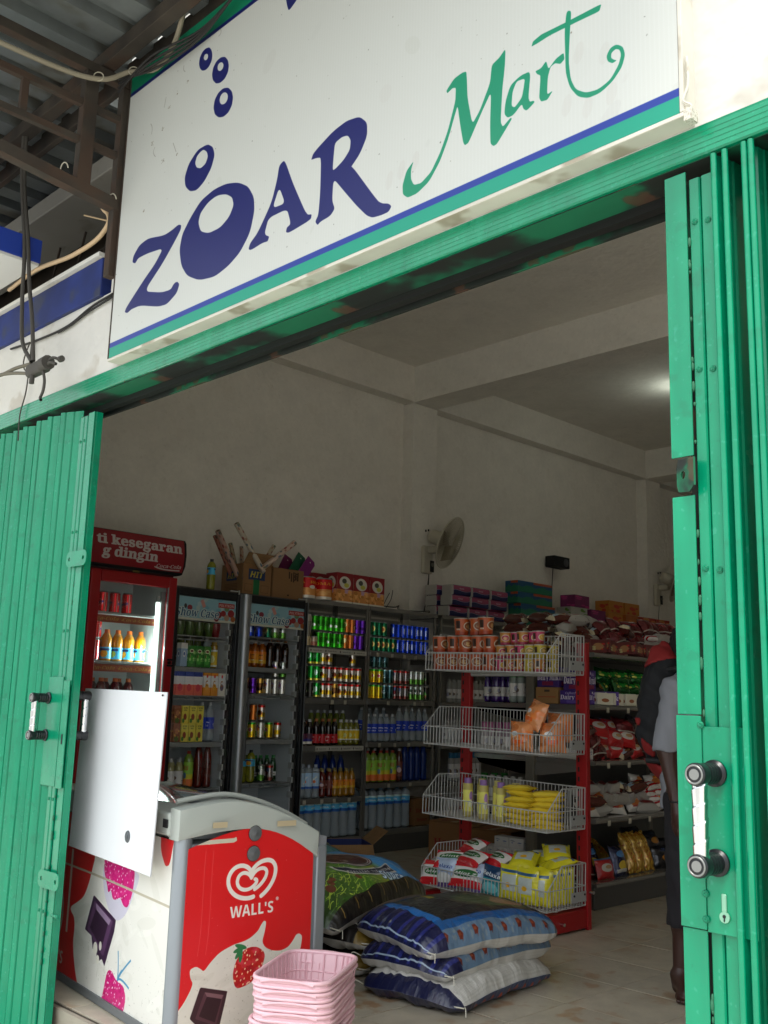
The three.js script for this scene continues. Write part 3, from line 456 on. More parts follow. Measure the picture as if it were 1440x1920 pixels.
  const frontTex = CT(1400, 700, (c, w, h) => {
    c.fillStyle = '#e2dfd6'; c.fillRect(0, 0, w, h); c.globalAlpha = 0.16; for (let i = 0; i < 60; i++) ell(c, rr(400, 1400), rr(100, 700), rr(20, 90), rr(8, 30), i % 2 ? '#fbfaf4' : '#bcb8ae', rr(-0.9, 0.9)); c.globalAlpha = 1;
    poly(c, [[-800, 720], [-742, 541], [-760, 500], [-772, 469], [-800, 410], [-836, 365], [-900, 335], [-955, 313], [-968, 298], [-950, 285], [-922, 276], [-905, 240], [-910, 172], [-885, 110], [-855, 59], [-820, 20], [-793, -9], [-833, -39], [-1500, -39], [-1500, 720]].map(([x, y]) => [FX(x), FY(y)]), red, 0.4);
    poly(c, [[-150, 720], [-140, 640], [-95, 590], [-60, 600], [-30, 720]].map(([x, y]) => [FX(x), FY(y)]), red);
    poly(c, [[-660, 540], [-640, 430], [-560, 350], [-480, 330], [-400, 370], [-300, 520], [-330, 540]].map(([x, y]) => [FX(x), FY(y)]), '#cdc8d6', 0.4);
    berry(c, [[-646, 560], [-645, 500], [-604, 453], [-585, 420], [-560, 440], [-540, 405], [-501, 409], [-470, 425], [-430, 395], [-389, 398], [-352, 470], [-350, 560]].map(([x, y]) => [FX(x), FY(y)]), FX(-650), FY(560), FX(-350), FY(395), '#cf1f78', '#f3cfe0');
    const ch = (p, f) => poly(c, p.map(([x, y]) => [FX(x), FY(y)]), f, 0.06);
    ch([[-728, 392], [-492, 335], [-500, 290], [-569, 149], [-600, 170], [-640, 150], [-660, 185], [-698, 190], [-720, 235], [-793, 247]], '#3d2440'); ch([[-715, 372], [-520, 325], [-590, 180], [-770, 255]], '#5a3a5c'); ch([[-690, 352], [-560, 318], [-612, 205], [-745, 262]], '#331c33'); ch([[-700, 365], [-540, 326], [-556, 304], [-690, 340]], '#947c98');
    ell(c, FX(-672), FY(196), 22, 24, '#e2ded0'); ell(c, FX(-624), FY(214), 13, 17, '#ded8cc'); ell(c, FX(-640), FY(160), 15, 17, '#e2ded0');
    c.strokeStyle = '#4c8fb4'; c.lineWidth = 8; for (const [a, b] of [[-400, 170], [-330, 220], [-450, 230], [-330, 120]]) { c.beginPath(); c.moveTo(FX(-440), FY(120)); c.quadraticCurveTo(FX(-430), FY(150), FX(a), FY(b)); c.stroke(); }
    berry(c, [[-562, 60], [-540, 140], [-500, 150], [-450, 122], [-380, 120], [-350, 80], [-370, 20], [-420, -14], [-540, -10], [-580, 20]].map(([x, y]) => [FX(x), FY(y)]), FX(-580), FY(150), FX(-350), FY(-10), '#cc1f74', '#f3cfe0');
    c.strokeStyle = '#b9a9a0'; c.lineWidth = 14; c.beginPath(); c.ellipse(FX(-1120), FY(270), 70, 110, 0, -1.2, 1.2); c.stroke(); text(c, "WALL'S", FX(-1130), FY(90), 70, '#cbbdb2');
    c.strokeStyle = '#b8ae98'; c.lineWidth = 9; c.beginPath(); c.moveTo(FX(-1170), FY(470)); c.quadraticCurveTo(FX(-700), FY(475), FX(-20), FY(458)); c.stroke(); c.fillStyle = '#cbb9ae'; c.fillRect(FX(-1002), FY(540), 20, 340);
    c.save(); c.beginPath(); c.rect(650, 480, 760, 220); c.clip(); dirt(c, w, h); c.restore(); specks(c, w, h, 260, ['#5d5546'], 0.8, 2.2, 0.4);
  });
  M('body', RB(L - 0.01, 0.66, 0.645, 0.01, -L / 2, 0.345, -0.332), mat(0x8f9298, 0.45, 0.4), t);
  const fp = new THREE.PlaneGeometry(L - 0.04, 0.662); fp.translate(-L / 2 - 0.018, 0.357, 0.0022); { const u = fp.attributes.uv; for (let i = 0; i < u.count; i++) u.setXY(i, (fp.attributes.position.getX(i) + 1.4) / 1.4, fp.attributes.position.getY(i) / 0.7); }
  M('front_panel', fp, mat(0xffffff, 0.3, 0, { map: frontTex }), t);
  // curved-top end panel (outline in depth d and height y)
  const out = [[0.036, 0.03]]; for (let i = 0; i <= 12; i++) { const d = 0.036 + i / 12 * 0.54; out.push([d, 0.66 + 0.062 * Math.sin(Math.min(1, (d - 0.036) / 0.28) * PI / 2) - Math.max(0, d - 0.3) ** 2 * 1.28]); } out.push([0.582, 0.6], [0.585, 0.03]);
  const eg = EX(out.map(([a, b]) => [a, b]), 0.004); { const p = eg.attributes.position, u = eg.attributes.uv; for (let i = 0; i < p.count; i++) u.setXY(i, p.getX(i) / 0.66, p.getY(i) / 0.72); } eg.rotateY(PI / 2); eg.translate(0.0005, 0, 0);
  M('end_panel', eg, mat(0xffffff, 0.3, 0, { map: endTex }), t);
  const alu = mat(0x9aa0a6, 0.42, 0.6);
  M('corner_post', CY(0.034, 0.034, 0.69, 18, -0.03, 0.36, -0.03), alu, t); M('corner_post', RB(0.03, 0.62, 0.05, 0.01, -0.012, 0.33, -0.625), alu, t);
  // moulded rim with arched top
  const top = (d) => 0.792 + 0.026 * Math.sin(Math.min(1, d / 0.25) * PI / 2) - Math.max(0, d - 0.2) ** 1.7 * 0.62, bot = (d) => 0.70 + 0.028 * Math.sin(Math.min(1, d / 0.28) * PI / 2) - Math.max(0, d - 0.28) ** 2 * 1.2;
  const ro = []; for (let i = 0; i <= 16; i++) ro.push([i / 16 * 0.598, top(i / 16 * 0.598)]); for (let i = 16; i >= 0; i--) ro.push([i / 16 * 0.598, bot(i / 16 * 0.598)]);
  const rimM = mat(0xabb0a8, 0.42); const rg = EX(ro, 0.066, 0.009); rg.rotateY(PI / 2); rg.translate(-0.066, 0, 0); M('end_rim', toCreasedNormals(rg, 0.7), rimM, t);
  M('front_rim', RB(L - 0.03, 0.085, 0.03, 0.012, -L / 2 - 0.045, 0.742, 0.004), rimM, t); M('back_rim', RB(L - 0.03, 0.06, 0.03, 0.012, -L / 2 - 0.045, 0.64, -0.64), rimM, t);
  M('far_rim', RB(0.05, 0.08, 0.62, 0.015, -L + 0.02, 0.745, -0.31), rimM, t);
  const lid = (x0, x1, dy, nm) => { const g = new THREE.PlaneGeometry(x1 - x0, 0.58, 1, 14); g.rotateX(-PI / 2); const p = g.attributes.position; for (let i = 0; i < p.count; i++) { const d = p.getZ(i) * -1 + 0.31; p.setXYZ(i, p.getX(i) + (x0 + x1) / 2, top(d) + 0.012 + dy, -d); } g.computeVertexNormals(); return M(nm, g, glass, t); };
  lid(-0.72, -0.08, 0.006, 'glass_lid'); lid(-1.30, -0.62, 0.018, 'glass_lid');
  const strip = []; for (let i = 0; i <= 10; i++) { const d = 0.02 + i * 0.058; strip.push([-0.085, top(d) + 0.024, -d]); } M('lid_frame', TU(strip, 0.011, 6), mat(0xa9aca4, 0.4), t);
  M('basket_wall', B(L - 0.14, 0.02, 0.56, -L / 2 - 0.02, 0.69, -0.32), mat(0xbfc2c2, 0.6), t);
  for (const [d, y] of [[0.31, 0.703], [0.307, 0.63]]) { const g = LA([[0.0001, 0.006], [0.008, 0.006], [0.009, 0.003], [0.026, 0.003], [0.029, 0], [0.0001, 0]], 22); g.rotateZ(-PI / 2); g.translate(0.009, y, -d); M('washer', g, mat(0x6d6f70, 0.5, 0.4), t); }
  for (const [d, w, y] of [[0.15, 0.06, 0.742], [0.44, 0.085, 0.735]]) { const g = B(0.002, 0.02, w, 0.0235, y, -d); g.rotateX(0.0); M('tape_scrap', g, mat(0xb9a987, 0.85), t); }
  M('lock', B(0.035, 0.03, 0.004, -0.08, 0.745, 0.0205), blackMatte, t);
  M('base_strip', B(L, 0.03, 0.012, -L / 2, 0.018, 0.004), mat(0x777a7c, 0.5, 0.4), t);
  for (let i = 0; i < 3; i++) { const b = tag(M('ice_cream_tub', RB(0.16, 0.05, 0.12, 0.012, 0, 0, 0), mat([0x8a4a2c, 0x3d6a44, 0xb8b0a0][i], 0.6), scene), ['brown ice cream tub under the freezer glass, nearest the street', 'green ice cream tub under the freezer glass', 'pale ice cream tub under the freezer glass, farthest inside'][i], 'tub'); b.position.set(-3.36 - i * 0.07, 0.727, -0.42 - i * 0.12); b.rotation.y = 0.3 * i; }

  const wb = thing('white_board', 'plain white plastic board with one dark disc leaning against the freezer front', 'board', 0, 0, 0, 0);
  const bg = RB(0.80, 0.655, 0.006, 0.002); bg.rotateX(0.0); const bm = M('sheet', bg, mat(0xdfe0e2, 0.35, 0, { bumpMap: greenBump, bumpScale: 0.003 }), wb); bm.position.set(-3.665, 0.895, -0.145); bm.rotation.set(-0.02, THREE.MathUtils.degToRad(-7), -0.012, 'YXZ');
  const dg = LA([[0.0001, 0.005], [0.007, 0.006], [0.0075, 0.003], [0.021, 0.003], [0.023, 0], [0.0001, 0]], 20); dg.rotateX(PI / 2); dg.rotateY(-0.12); dg.translate(-3.492, 0.676, -0.117); M('disc', dg, mat(0x5b5f62, 0.5, 0.3), wb);
  M('screw', CY(0.004, 0.004, 0.004, 8, -3.285, 1.206, -0.095, 'z'), rust, wb);
}
{ // stacked shopping baskets: rounded tapering tubs with lattice walls and rolled rims
  const pink = mat(0xe0b4bc, 0.42), W = 0.395, D = 0.255, H = 0.24, cx = -2.765, cz = -0.405, th = -1.01;
  const ring = (k, y, inset = 0) => rrect(-W / 2 * k + inset, -D / 2 * k + inset, W / 2 * k - inset, D / 2 * k - inset, 0.055 * k, 5).map(([a, b]) => [a, y, b]);
  const lerpRing = (a, b, t) => a.map((p, i) => p.map((q, j) => q + (b[i][j] - q) * t));
  const shell = (r0, r1, ny) => { const n = r0.length, pos = [], idx = []; for (let j = 0; j <= ny; j++) for (let i = 0; i < n; i++) pos.push(...lerpRing(r0, r1, j / ny)[i]); for (let j = 0; j < ny; j++) for (let i = 0; i < n; i++) { const a = j * n + i, b = j * n + (i + 1) % n; idx.push(a, a + n, b, b, a + n, b + n); } const g = new THREE.BufferGeometry(); g.setAttribute('position', new THREE.Float32BufferAttribute(pos, 3)); g.setIndex(idx); g.computeVertexNormals(); g.setAttribute('uv', new THREE.Float32BufferAttribute(new Float32Array(pos.length / 3 * 2), 2)); return g; };
  const loop = (pts, r) => new THREE.TubeGeometry(new THREE.CatmullRomCurve3(pts.map((p) => V(...p)), true), 60, r, 7, true);
  const b = proto('shopping_basket', 'basket');
  const R1 = ring(1, H), R0 = ring(0.82, 0), rimIn = ring(0.965, H), lat = [];
  for (let j = 1; j < 7; j++) lat.push(loop(lerpRing(R0, R1, j / 8).map(([x, y, z]) => [x * 0.985, y, z * 0.985]), 0.0028));
  for (let i = 0; i < 24; i += 1) { const a = R0[i], c = R1[i]; lat.push(ROD(a.map((v, k) => k === 1 ? v : v * 0.985), c.map((v, k) => k === 1 ? v : v * 0.985), 0.0028, 5)); }
  for (let i = -4; i <= 4; i++) { const x = i * 0.036; for (const s of [-1, 1]) lat.push(ROD([x, 0.004, s * D / 2 * 0.81], [x * 1.2, H, s * D / 2 * 0.985], 0.0028, 5)); }
  for (let i = -2; i <= 2; i++) { const z = i * 0.038; for (const s of [-1, 1]) lat.push(ROD([s * W / 2 * 0.81, 0.004, z], [s * W / 2 * 0.985, H, z * 1.2], 0.0028, 5)); }
  const band = shell(lerpRing(R0, R1, 0.72), R1, 3);
  M('wall', MG(shell(R0.map(([x, y, z]) => [x * 0.99, y, z * 0.99]), lerpRing(R0, R1, 0.8).map(([x, y, z]) => [x * 0.99, y, z * 0.99]), 4), band), mat(0xe6c2c8, 0.5), b);
  M('lattice', MG(lat), pink, b);
  M('rim', MG(loop(ring(1.02, H), 0.0075), loop(ring(1.035, H - 0.02), 0.0055), shell(ring(1.02, H), ring(1.035, H - 0.02), 1)), mat(0xe4bac2, 0.38), b);
  const fl = new THREE.PlaneGeometry(W * 0.80, D * 0.80); fl.rotateX(-PI / 2); fl.translate(0, 0.004, 0); M('bottom', fl, pink, b);
  for (const s of [-1, 1]) M('handle', TU([[s * W * 0.515, H - 0.006, -0.09], [s * W * 0.525, H + 0.002, -0.05], [s * W * 0.525, H + 0.002, 0.05], [s * W * 0.515, H - 0.006, 0.09]], 0.005), pink, b);
  const LB = ['topmost pink plastic shopping basket of the nested stack', 'pink shopping basket second from top of the nested stack', 'pink shopping basket third from top of the nested stack', 'pink shopping basket fourth from top of the nested stack', 'pink shopping basket fifth from top, near the bottom of the stack', 'lowest pink shopping basket of the nested stack'];
  for (let i = 0; i < 6; i++) put(b, LB[i], cx + rr(-0.006, 0.006), 0.07 - i * 0.0335, cz + rr(-0.006, 0.006), th + rr(-0.05, 0.05), 'nested pink shopping baskets');
}
// pillow bags: inflated sheet pairs with crimped edges, front print u 0..0.5, back u 0.5..1
function pillow(w, h, t, { nx = 12, ny = 16, seed = 1, wr = 0.06, pinch = 0.05, p = 2.6, crimp = 0, bend = 0, sag = 0, fu = 0.5, ridges = 0, rc = 0 } = {}) {
  const pos = [], uv = [], idx = []; let base = 0;
  for (const s of [1, -1]) {
    for (let j = 0; j <= ny; j++) for (let i = 0; i <= nx; i++) {
      const u = i / nx * 2 - 1, v = j / ny * 2 - 1, e = crimp ? Math.min(1, (1 - Math.abs(v)) / crimp) : 1, ev = crimp ? Math.max(0, (Math.abs(v) - 0) / (1 - crimp * 0.6)) : Math.abs(v);
      const prof = Math.pow(Math.max(0, 1 - Math.abs(u) ** p), 0.55) * Math.pow(Math.max(0, 1 - Math.min(1, ev) ** p), 0.6);
      const n1 = fbm(u * 0.5 + 0.5, v * 0.5 + 0.5, 5, seed * 13 + (s > 0 ? 0 : 5), 3) - 0.5, edge = Math.abs(v) ** 3 * Math.sin(u * 9 + seed) + Math.abs(u) ** 3 * Math.sin(v * 11 + seed * 2);
      let z = s * (t / 2) * prof * (1 + wr * 4 * n1 + ridges * Math.max(0, Math.abs(v) - 0.55) / 0.45 * Math.sin(u * 26 + 2.3 * Math.sin(u * 7 + seed)) + ridges * 0.6 * Math.max(0, Math.abs(u) - 0.7) / 0.3 * Math.sin(v * 19 + seed)) + t * wr * edge * 0.5 * Math.min(1, prof * 3 + 0.2);
      let x = u * w / 2 * (1 - pinch * (1 - v * v)), y = v * h / 2 * (1 - pinch * (1 - u * u)); { const k = 1 - rc * (u * v) ** 6; x *= k; y *= k; }
      z -= bend * (v * v) * h + sag * u * u * w;
      pos.push(x, y, z); uv.push((s > 0 ? i / nx : 2 - i / nx) / 2, j / ny);
    }
    for (let j = 0; j < ny; j++) for (let i = 0; i < nx; i++) { const a = base + j * (nx + 1) + i, b = a + 1, c = a + nx + 1, d = c + 1; s > 0 ? idx.push(a, b, c, b, d, c) : idx.push(a, c, b, b, c, d); }
    base += (nx + 1) * (ny + 1);
  }
  const g = new THREE.BufferGeometry(); g.setAttribute('position', new THREE.Float32BufferAttribute(pos, 3)); g.setAttribute('uv', new THREE.Float32BufferAttribute(uv, 2)); g.setIndex(idx); g.computeVertexNormals(); return g;
}
{
  const whiteSide = (c, x, w, h) => { c.fillStyle = '#c9c6bf'; c.fillRect(x, 0, w, h); c.globalAlpha = 0.25; for (let i = 0; i < w; i += 3) { c.fillStyle = i % 6 ? '#dddad2' : '#aaa79f'; c.fillRect(x + i, 0, 1, h); } c.globalAlpha = 1; };
  const blueTex = CT(1024, 640, (c) => { // left half printed, right half plain
    const W = 512, H = 640; c.fillStyle = '#1568b0'; c.fillRect(0, 0, W, H); c.fillStyle = '#5f7890'; c.fillRect(0, 0, 46, H); c.fillRect(W - 46, 0, 46, H);
    for (let y = 20; y < H - 90; y += 66) for (const x of [22, W - 22]) { poly(c, [[x - 11, y + 9], [x - 11, y - 2], [x - 15, y - 3], [x, y - 13], [x + 15, y - 3], [x + 11, y - 2], [x + 11, y + 9]], '#6a2416', 0.1); c.fillStyle = '#8f4426'; c.fillRect(x - 4, y - 4, 8, 12); for (let k = 0; k < 5; k++) ell(c, x + rr(-18, 18), y + rr(14, 46), 5, 4, '#77858e'); }
    c.fillStyle = '#155490'; c.fillRect(46, 0, 52, H); c.fillRect(W - 98, 0, 52, H);
    c.fillStyle = '#15191d'; c.fillRect(86, 26, W - 172, H - 150); ell(c, 290, 200, 108, 150, '#26452a', 0.4); ell(c, 330, 150, 60, 70, '#8f6c58'); ell(c, 250, 240, 70, 60, '#1d3a20');
    c.fillStyle = '#c2b32e'; c.fillRect(112, 392, 96, 26); text(c, 'BERAT BERSIH 25 KG', 160, 405, 9, '#20200e');
    for (let i = 0; i < 10; i++) text(c, 'beras pilihan kualitas super', 176 + (i % 3) * 20, 430 + i * 8, 7, '#8d8f86', 'sans-serif', { bold: false }); for (let i = 0; i < 8; i++) text(c, 'pulen wangi putih bersih', 200, 330 + i * 7, 6.5, '#7f8a6a', 'sans-serif', { bold: false });
    c.fillStyle = '#10143e'; c.fillRect(0, H - 92, W, 92); c.fillStyle = '#232a72'; for (let x = 10; x < W; x += 58) c.fillRect(x, H - 90, 18, 86); c.fillStyle = '#9fb0c0'; c.fillRect(0, H - 12, W, 3);
    whiteSide(c, W, W, H);
  });
  const flipTex = CT(1024, 640, (c) => { const W = 512, H = 640; whiteSide(c, 0, W, H); c.fillStyle = '#11153c'; c.fillRect(0, H - 40, W, 40); for (let i = 0; i < 30; i++) { c.globalAlpha = 0.1; c.fillStyle = '#98948a'; c.fillRect(rr(0, W), 0, rr(1, 6), H); } c.globalAlpha = 1; c.drawImage ? null : 0; c.fillStyle = '#1d3f6e'; c.fillRect(W, 0, W, H); c.fillStyle = '#11153c'; c.fillRect(W, H - 110, W, 110); for (let y = 20; y < H - 100; y += 50) { ell(c, W + 18, y, 10, 10, '#a63418'); ell(c, 2 * W - 18, y, 10, 10, '#a63418'); } });
  const sackMat = (t) => phys({ map: t, roughness: 0.34, bumpMap: repT(crinkle, 2.5, 2), bumpScale: 0.012, clearcoat: 0.5, clearcoatRoughness: 0.25, color: 0xffffff });
  const mk = (name, label, tex, w, h, t, seed, x, y, z, ry, rx, rz, flip, opt = {}) => {
    const o = thing(name, label, 'rice sack', x, y, z); const g = pillow(w, h, t, { nx: 34, ny: 42, seed, wr: 0.07, pinch: 0.02, p: 4.2, fu: 0.38, ridges: 0.15, rc: 0.1, bend: 0.035, sag: 0.035, ...opt }); g.rotateX(-PI / 2);
    M('bag', g, sackMat(tex), o);
    const seam = []; for (let i = 0; i <= 16; i++) { const u = i / 16 * 2 - 1; seam.push([u * w / 2 * 0.98, 0.004 - (opt.bend ?? 0.035) * h - (opt.sag ?? 0.035) * u * u * w, h / 2 * (1 - 0.02 * (1 - u * u)) * (1 - 0.1 * u ** 6) - 0.012]); } M('stitching', TU(seam, 0.0028, 5, 40), paperTag, o);
    const e0 = seam[0], e1 = seam[16]; M('thread_end', MG(TU([e0, [e0[0] - 0.03, e0[1] + 0.008, e0[2] + 0.015], [e0[0] - 0.035, e0[1] - 0.03, e0[2] + 0.03]], 0.002), TU([e1, [e1[0] + 0.02, e1[1] + 0.01, e1[2] + 0.02], [e1[0] + 0.03, e1[1] - 0.02, e1[2] + 0.03]], 0.002)), paperTag, o);
    o.rotation.set(rx, ry, rz, 'YXZ'); if (flip) { /* plain side up */ } return o;
  };
  mk('rice_sack', 'white rice sack with navy end band, bottom of the right-hand stack', flipTex, 0.53, 0.82, 0.16, 3, -3.06, 0.078, -1.55, 0.12, 0, 0);
  mk('rice_sack', 'blue printed rice sack with white sides, middle of the right-hand stack', blueTex, 0.53, 0.82, 0.16, 5, -3.10, 0.178, -1.58, 0.04, 0.01, 0.015);
  mk('rice_sack', 'shiny blue and black rice sack on top of the right-hand stack', blueTex, 0.58, 0.78, 0.17, 8, -3.09, 0.275, -1.56, -0.17, 0.02, -0.02);
  const greenTex = CT(1024, 900, (c) => {
    const W = 512, H = 900; const g = c.createLinearGradient(0, H, 0, 0); g.addColorStop(0, '#2f4a1c'); g.addColorStop(0.4, '#4c7a22'); g.addColorStop(0.56, '#84902a'); g.addColorStop(0.64, '#3f96d0'); g.addColorStop(1, '#2470c4'); c.fillStyle = g; c.fillRect(0, 0, W, H);
    for (let i = 0; i < 420; i++) { const x = rr(0, W), y = rr(500, 860); c.strokeStyle = ['#a4c23a', '#c4d850', '#6a9a2c', '#3f7422'][i % 4]; c.lineWidth = rr(1, 4); c.beginPath(); c.moveTo(x, y); c.quadraticCurveTo(x + rr(-20, 20), y - 25, x + rr(-36, 36), y - rr(20, 60)); c.stroke(); }
    for (let i = 0; i < 14; i++) ell(c, rr(20, W - 60), rr(560, 860), rr(12, 26), rr(10, 20), '#6e3a26', rr(0, 3));
    for (let i = 0; i < 26; i++) { c.globalAlpha = 0.5; ell(c, rr(0, W), rr(10, 230), rr(12, 50), rr(8, 20), '#a7c9e0', rr(-0.5, 0.5)); } c.globalAlpha = 1;
    c.save(); c.translate(275, 430); c.rotate(0.18 - PI / 2);
    for (const [a, b, f] of [[148, 112, '#17202e'], [141, 105, '#c9c6c0'], [136, 100, '#5a1f20'], [130, 94, '#c9c6c0'], [126, 90, '#46191a']]) ell(c, 0, 0, a, b, f); text(c, 'Raja', 0, 8, 52, '#6e2f2c', 'serif'); text(c, 'Cap', -50, 46, 22, '#c9bcae', 'serif');
    poly(c, [[-170, 60], [-150, 92], [-90, 120], [0, 132], [110, 118], [190, 84], [168, 132], [192, 150], [110, 160], [0, 172], [-110, 156], [-176, 116]], '#c9c6c0', 0.3); poly(c, [[-160, 70], [-145, 98], [-86, 126], [0, 138], [108, 124], [176, 96], [160, 130], [178, 144], [104, 154], [0, 166], [-108, 150], [-168, 112]], '#161c34', 0.3);
    const s = 'KUALITAS TERJAMIN'; for (let i = 0; i < s.length; i++) { const a = (i - 8) * 16; text(c, s[i], a, 151 - (a / 140) ** 2 * 20, 19, '#d8d6d0', 'sans-serif', { rot: -a * 0.0022 }); }
    poly(c, Array.from({ length: 10 }, (_, i) => { const r = i % 2 ? 5 : 12, a = i * PI / 5 - PI / 2; return [150 + r * Math.cos(a), 132 + r * Math.sin(a)]; }), '#d8d6d0', 0.02); c.restore();
    text(c, 'SUPER', 470, 330, 54, '#cfe3ee', 'sans-serif', { rot: -PI / 2 + 0.3, stroke: '#193a6e', lw: 6 });
    c.fillStyle = '#14110e'; c.fillRect(W - 34, 0, 34, H); for (let y = 30; y < H; y += 110) { c.fillStyle = '#9a7a3a'; c.fillRect(W - 30, y, 22, 5); }
    whiteSide(c, W, W, H); c.fillStyle = 'rgba(120,100,80,0.25)'; c.fillRect(W, 0, W, H);
  });
  const blackTex = CT(1024, 700, (c) => { const W = 512, H = 700; c.fillStyle = '#5e4a1c'; c.fillRect(0, 0, W, H); c.fillStyle = '#5a1a14'; c.fillRect(0, 430, W, 90); c.fillRect(W - 150, 0, 90, 520); c.fillStyle = '#7d6424'; c.fillRect(W - 60, 0, 60, H); ell(c, 200, 220, 120, 90, '#6b2a14'); ell(c, 180, 150, 90, 60, '#80591f'); c.fillStyle = '#14100e'; c.fillRect(0, 520, W - 60, 180); c.fillStyle = '#8f897c'; c.fillRect(30, 560, 330, 4); whiteSide(c, W, W, H); });
  mk('rice_sack', 'dark brown rice sack lowest under the green grass-print sack', blackTex, 0.60, 0.90, 0.17, 11, -3.77, 0.09, -1.62, 0.24, 0, 0);
  mk('rice_sack', 'black and amber rice sack directly under the green grass-print sack', blackTex, 0.60, 0.92, 0.17, 14, -3.73, 0.205, -1.58, 0.28, 0.0, 0.02);
  mk('rice_sack', 'green grass-print rice sack with oval emblem and ribbon beside the freezer', greenTex, 0.62, 0.95, 0.2, 17, -3.78, 0.36, -1.45, 0.27, 0.03, -0.06, false, { bend: 0.06, sag: 0.08 });
  const tealTex = CT(512, 256, (c) => { c.fillStyle = '#4f8a8c'; c.fillRect(0, 0, 512, 256); ell(c, 128, 150, 60, 50, '#b9c4c0'); poly(c, Array.from({ length: 10 }, (_, i) => { const r = i % 2 ? 18 : 44, a = i * PI / 5; return [128 + r * Math.cos(a), 150 + r * Math.sin(a)]; }), '#a3242a', 0.05); c.fillStyle = '#3a3a22'; c.fillRect(0, 0, 256, 60); c.fillStyle = '#2d4a26'; c.fillRect(0, 200, 256, 56); });
  mk('rice_sack', 'teal rice sack with red star peeking from behind the freezer', tealTex, 0.55, 0.85, 0.2, 23, -4.30, 0.36, -1.55, 0.5, 0.05, -0.05);
  mk('rice_sack', 'brownish rice sack under the teal one behind the freezer', blackTex, 0.55, 0.85, 0.3, 25, -4.30, 0.15, -1.6, 0.5, 0, 0);
}
// ---------------------------------------------------------------- product kinds
function band(c, w, h, rows) { let y = 0; for (const [f, col] of rows) { c.fillStyle = col; c.fillRect(0, y * h, w, f * h + 1); y += f; } }
function scribble(c, w, h, cols, n = 3) { for (let k = 0; k < 2; k++) { const x = w * (0.25 + 0.5 * k); for (let i = 0; i < n; i++) { const y = h * rr(0.25, 0.75); c.fillStyle = cols[Math.floor(rnd() * cols.length)]; if (rnd() < 0.5) ell(c, x + rr(-6, 6), y, rr(8, 18), rr(8, 16), c.fillStyle); else c.fillRect(x - rr(10, 20), y, rr(18, 36), rr(2, 6)); } } }
function vivid(c, x, y, w, h) { c.save(); c.globalAlpha = 1; c.globalCompositeOperation = 'color-dodge'; c.fillStyle = '#454545'; c.fillRect(x, y, w, h); c.restore(); }
function Atlas(cw, ch, nx, ny) { // many small prints on one canvas
  const c = document.createElement('canvas'); c.width = cw * nx; c.height = ch * ny; const ctx = c.getContext('2d'); let k = 0;
  const t = new THREE.CanvasTexture(c); t.colorSpace = THREE.SRGBColorSpace;
  return { tex: t, add(draw) { const i = k % nx, j = Math.floor(k / nx); k++; ctx.save(); ctx.beginPath(); ctx.rect(i * cw, j * ch, cw, ch); ctx.clip(); ctx.translate(i * cw, j * ch); draw(ctx, cw, ch); vivid(ctx, 0, 0, cw, ch); ctx.restore();
    return (g) => { const u = g.attributes.uv; for (let q = 0; q < u.count; q++) u.setXY(q, (i + 0.01 + 0.98 * u.getX(q)) / nx, 1 - (j + 0.99 - 0.98 * u.getY(q)) / ny); return g; }; } };
}
const canAtlas = Atlas(128, 96, 6, 4), labAtlas = Atlas(128, 64, 4, 4);
const canM = {};
const canTop = mat(0xb4b6b8, 0.3, 0.9);
function canKind(draw, r = 0.029, h = 0.129, metal = 0.75, name = 'drink_can') {
  const place = canAtlas.add(draw), p = proto(name, 'can'), m = canM[metal] ??= mat(0xffffff, 0.26, metal, { map: canAtlas.tex });
  M('body', place(CY(r, r, h - 0.02, 18, 0, h / 2, 0, 'y', true)), m, p);
  M('base_rim', LA([[r * 0.8, 0], [r * 0.86, 0.002], [r, 0.01]], 18), canTop, p); M('lid', MG(LA([[r, h - 0.01], [r * 0.87, h - 0.002], [r * 0.87, h], [r * 0.82, h], [r * 0.8, h - 0.004], [0.0001, h - 0.004]], 18)), canTop, p);
  p.userData.r = r; return p;
}
const clearPET = phys({ color: 0xdfe9ee, roughness: 0.08, bumpMap: crinkle, bumpScale: 0.01, transmission: 0.6, thickness: 0, ior: 1.45 });
const bluePET = phys({ color: 0x2a4fae, roughness: 0.08, transmission: 0.55, thickness: 0, ior: 1.45 });
const liquid = (hex, rough = 0.14) => phys({ color: hex, roughness: rough, clearcoat: 1, clearcoatRoughness: 0.05 });
function bottleKind({ name = 'drink_bottle', cat = 'bottle', h = 0.22, r = 0.031, body, label, labY = [0.28, 0.6], cap = 0xd8d8d8, capH = 0.018, capR = 0.0135, sh = 0.62, ribs = 0, waist = 0 }) {
  const p = proto(name, cat), pr = [[0.0001, 0.004], [r * 0.7, 0], [r * 0.96, 0.008], [r, 0.02]];
  for (let i = 0; i <= 8; i++) { const t = i / 8, y = 0.02 + (h * sh - 0.02) * t; let k = 1 - waist * Math.sin(PI * Math.min(1, t * 1.1)) ; if (ribs) k -= ribs * (i % 2); pr.push([r * k, y]); }
  for (let i = 1; i <= 5; i++) { const t = i / 5; pr.push([capR * 0.95 + (r - capR * 0.95) * Math.cos(t * PI / 2) ** 0.9, h * sh + (h - capH - h * sh) * t]); }
  const b = M('body', LA(pr, 16), body, p);
  M('cap', MG(CY(capR, capR, capH, 12, 0, h - capH / 2, 0), CY(capR * 1.12, capR * 1.12, 0.003, 12, 0, h - capH - 0.001, 0)), mat(cap, 0.4), p);
  if (label) { const y0 = h * labY[0], y1 = h * labY[1]; M('label', label(CY(r * 1.012, r * 1.012, y1 - y0, 18, 0, (y0 + y1) / 2, 0, 'y', true)), labM, p); }
  p.userData.r = r; return p;
}
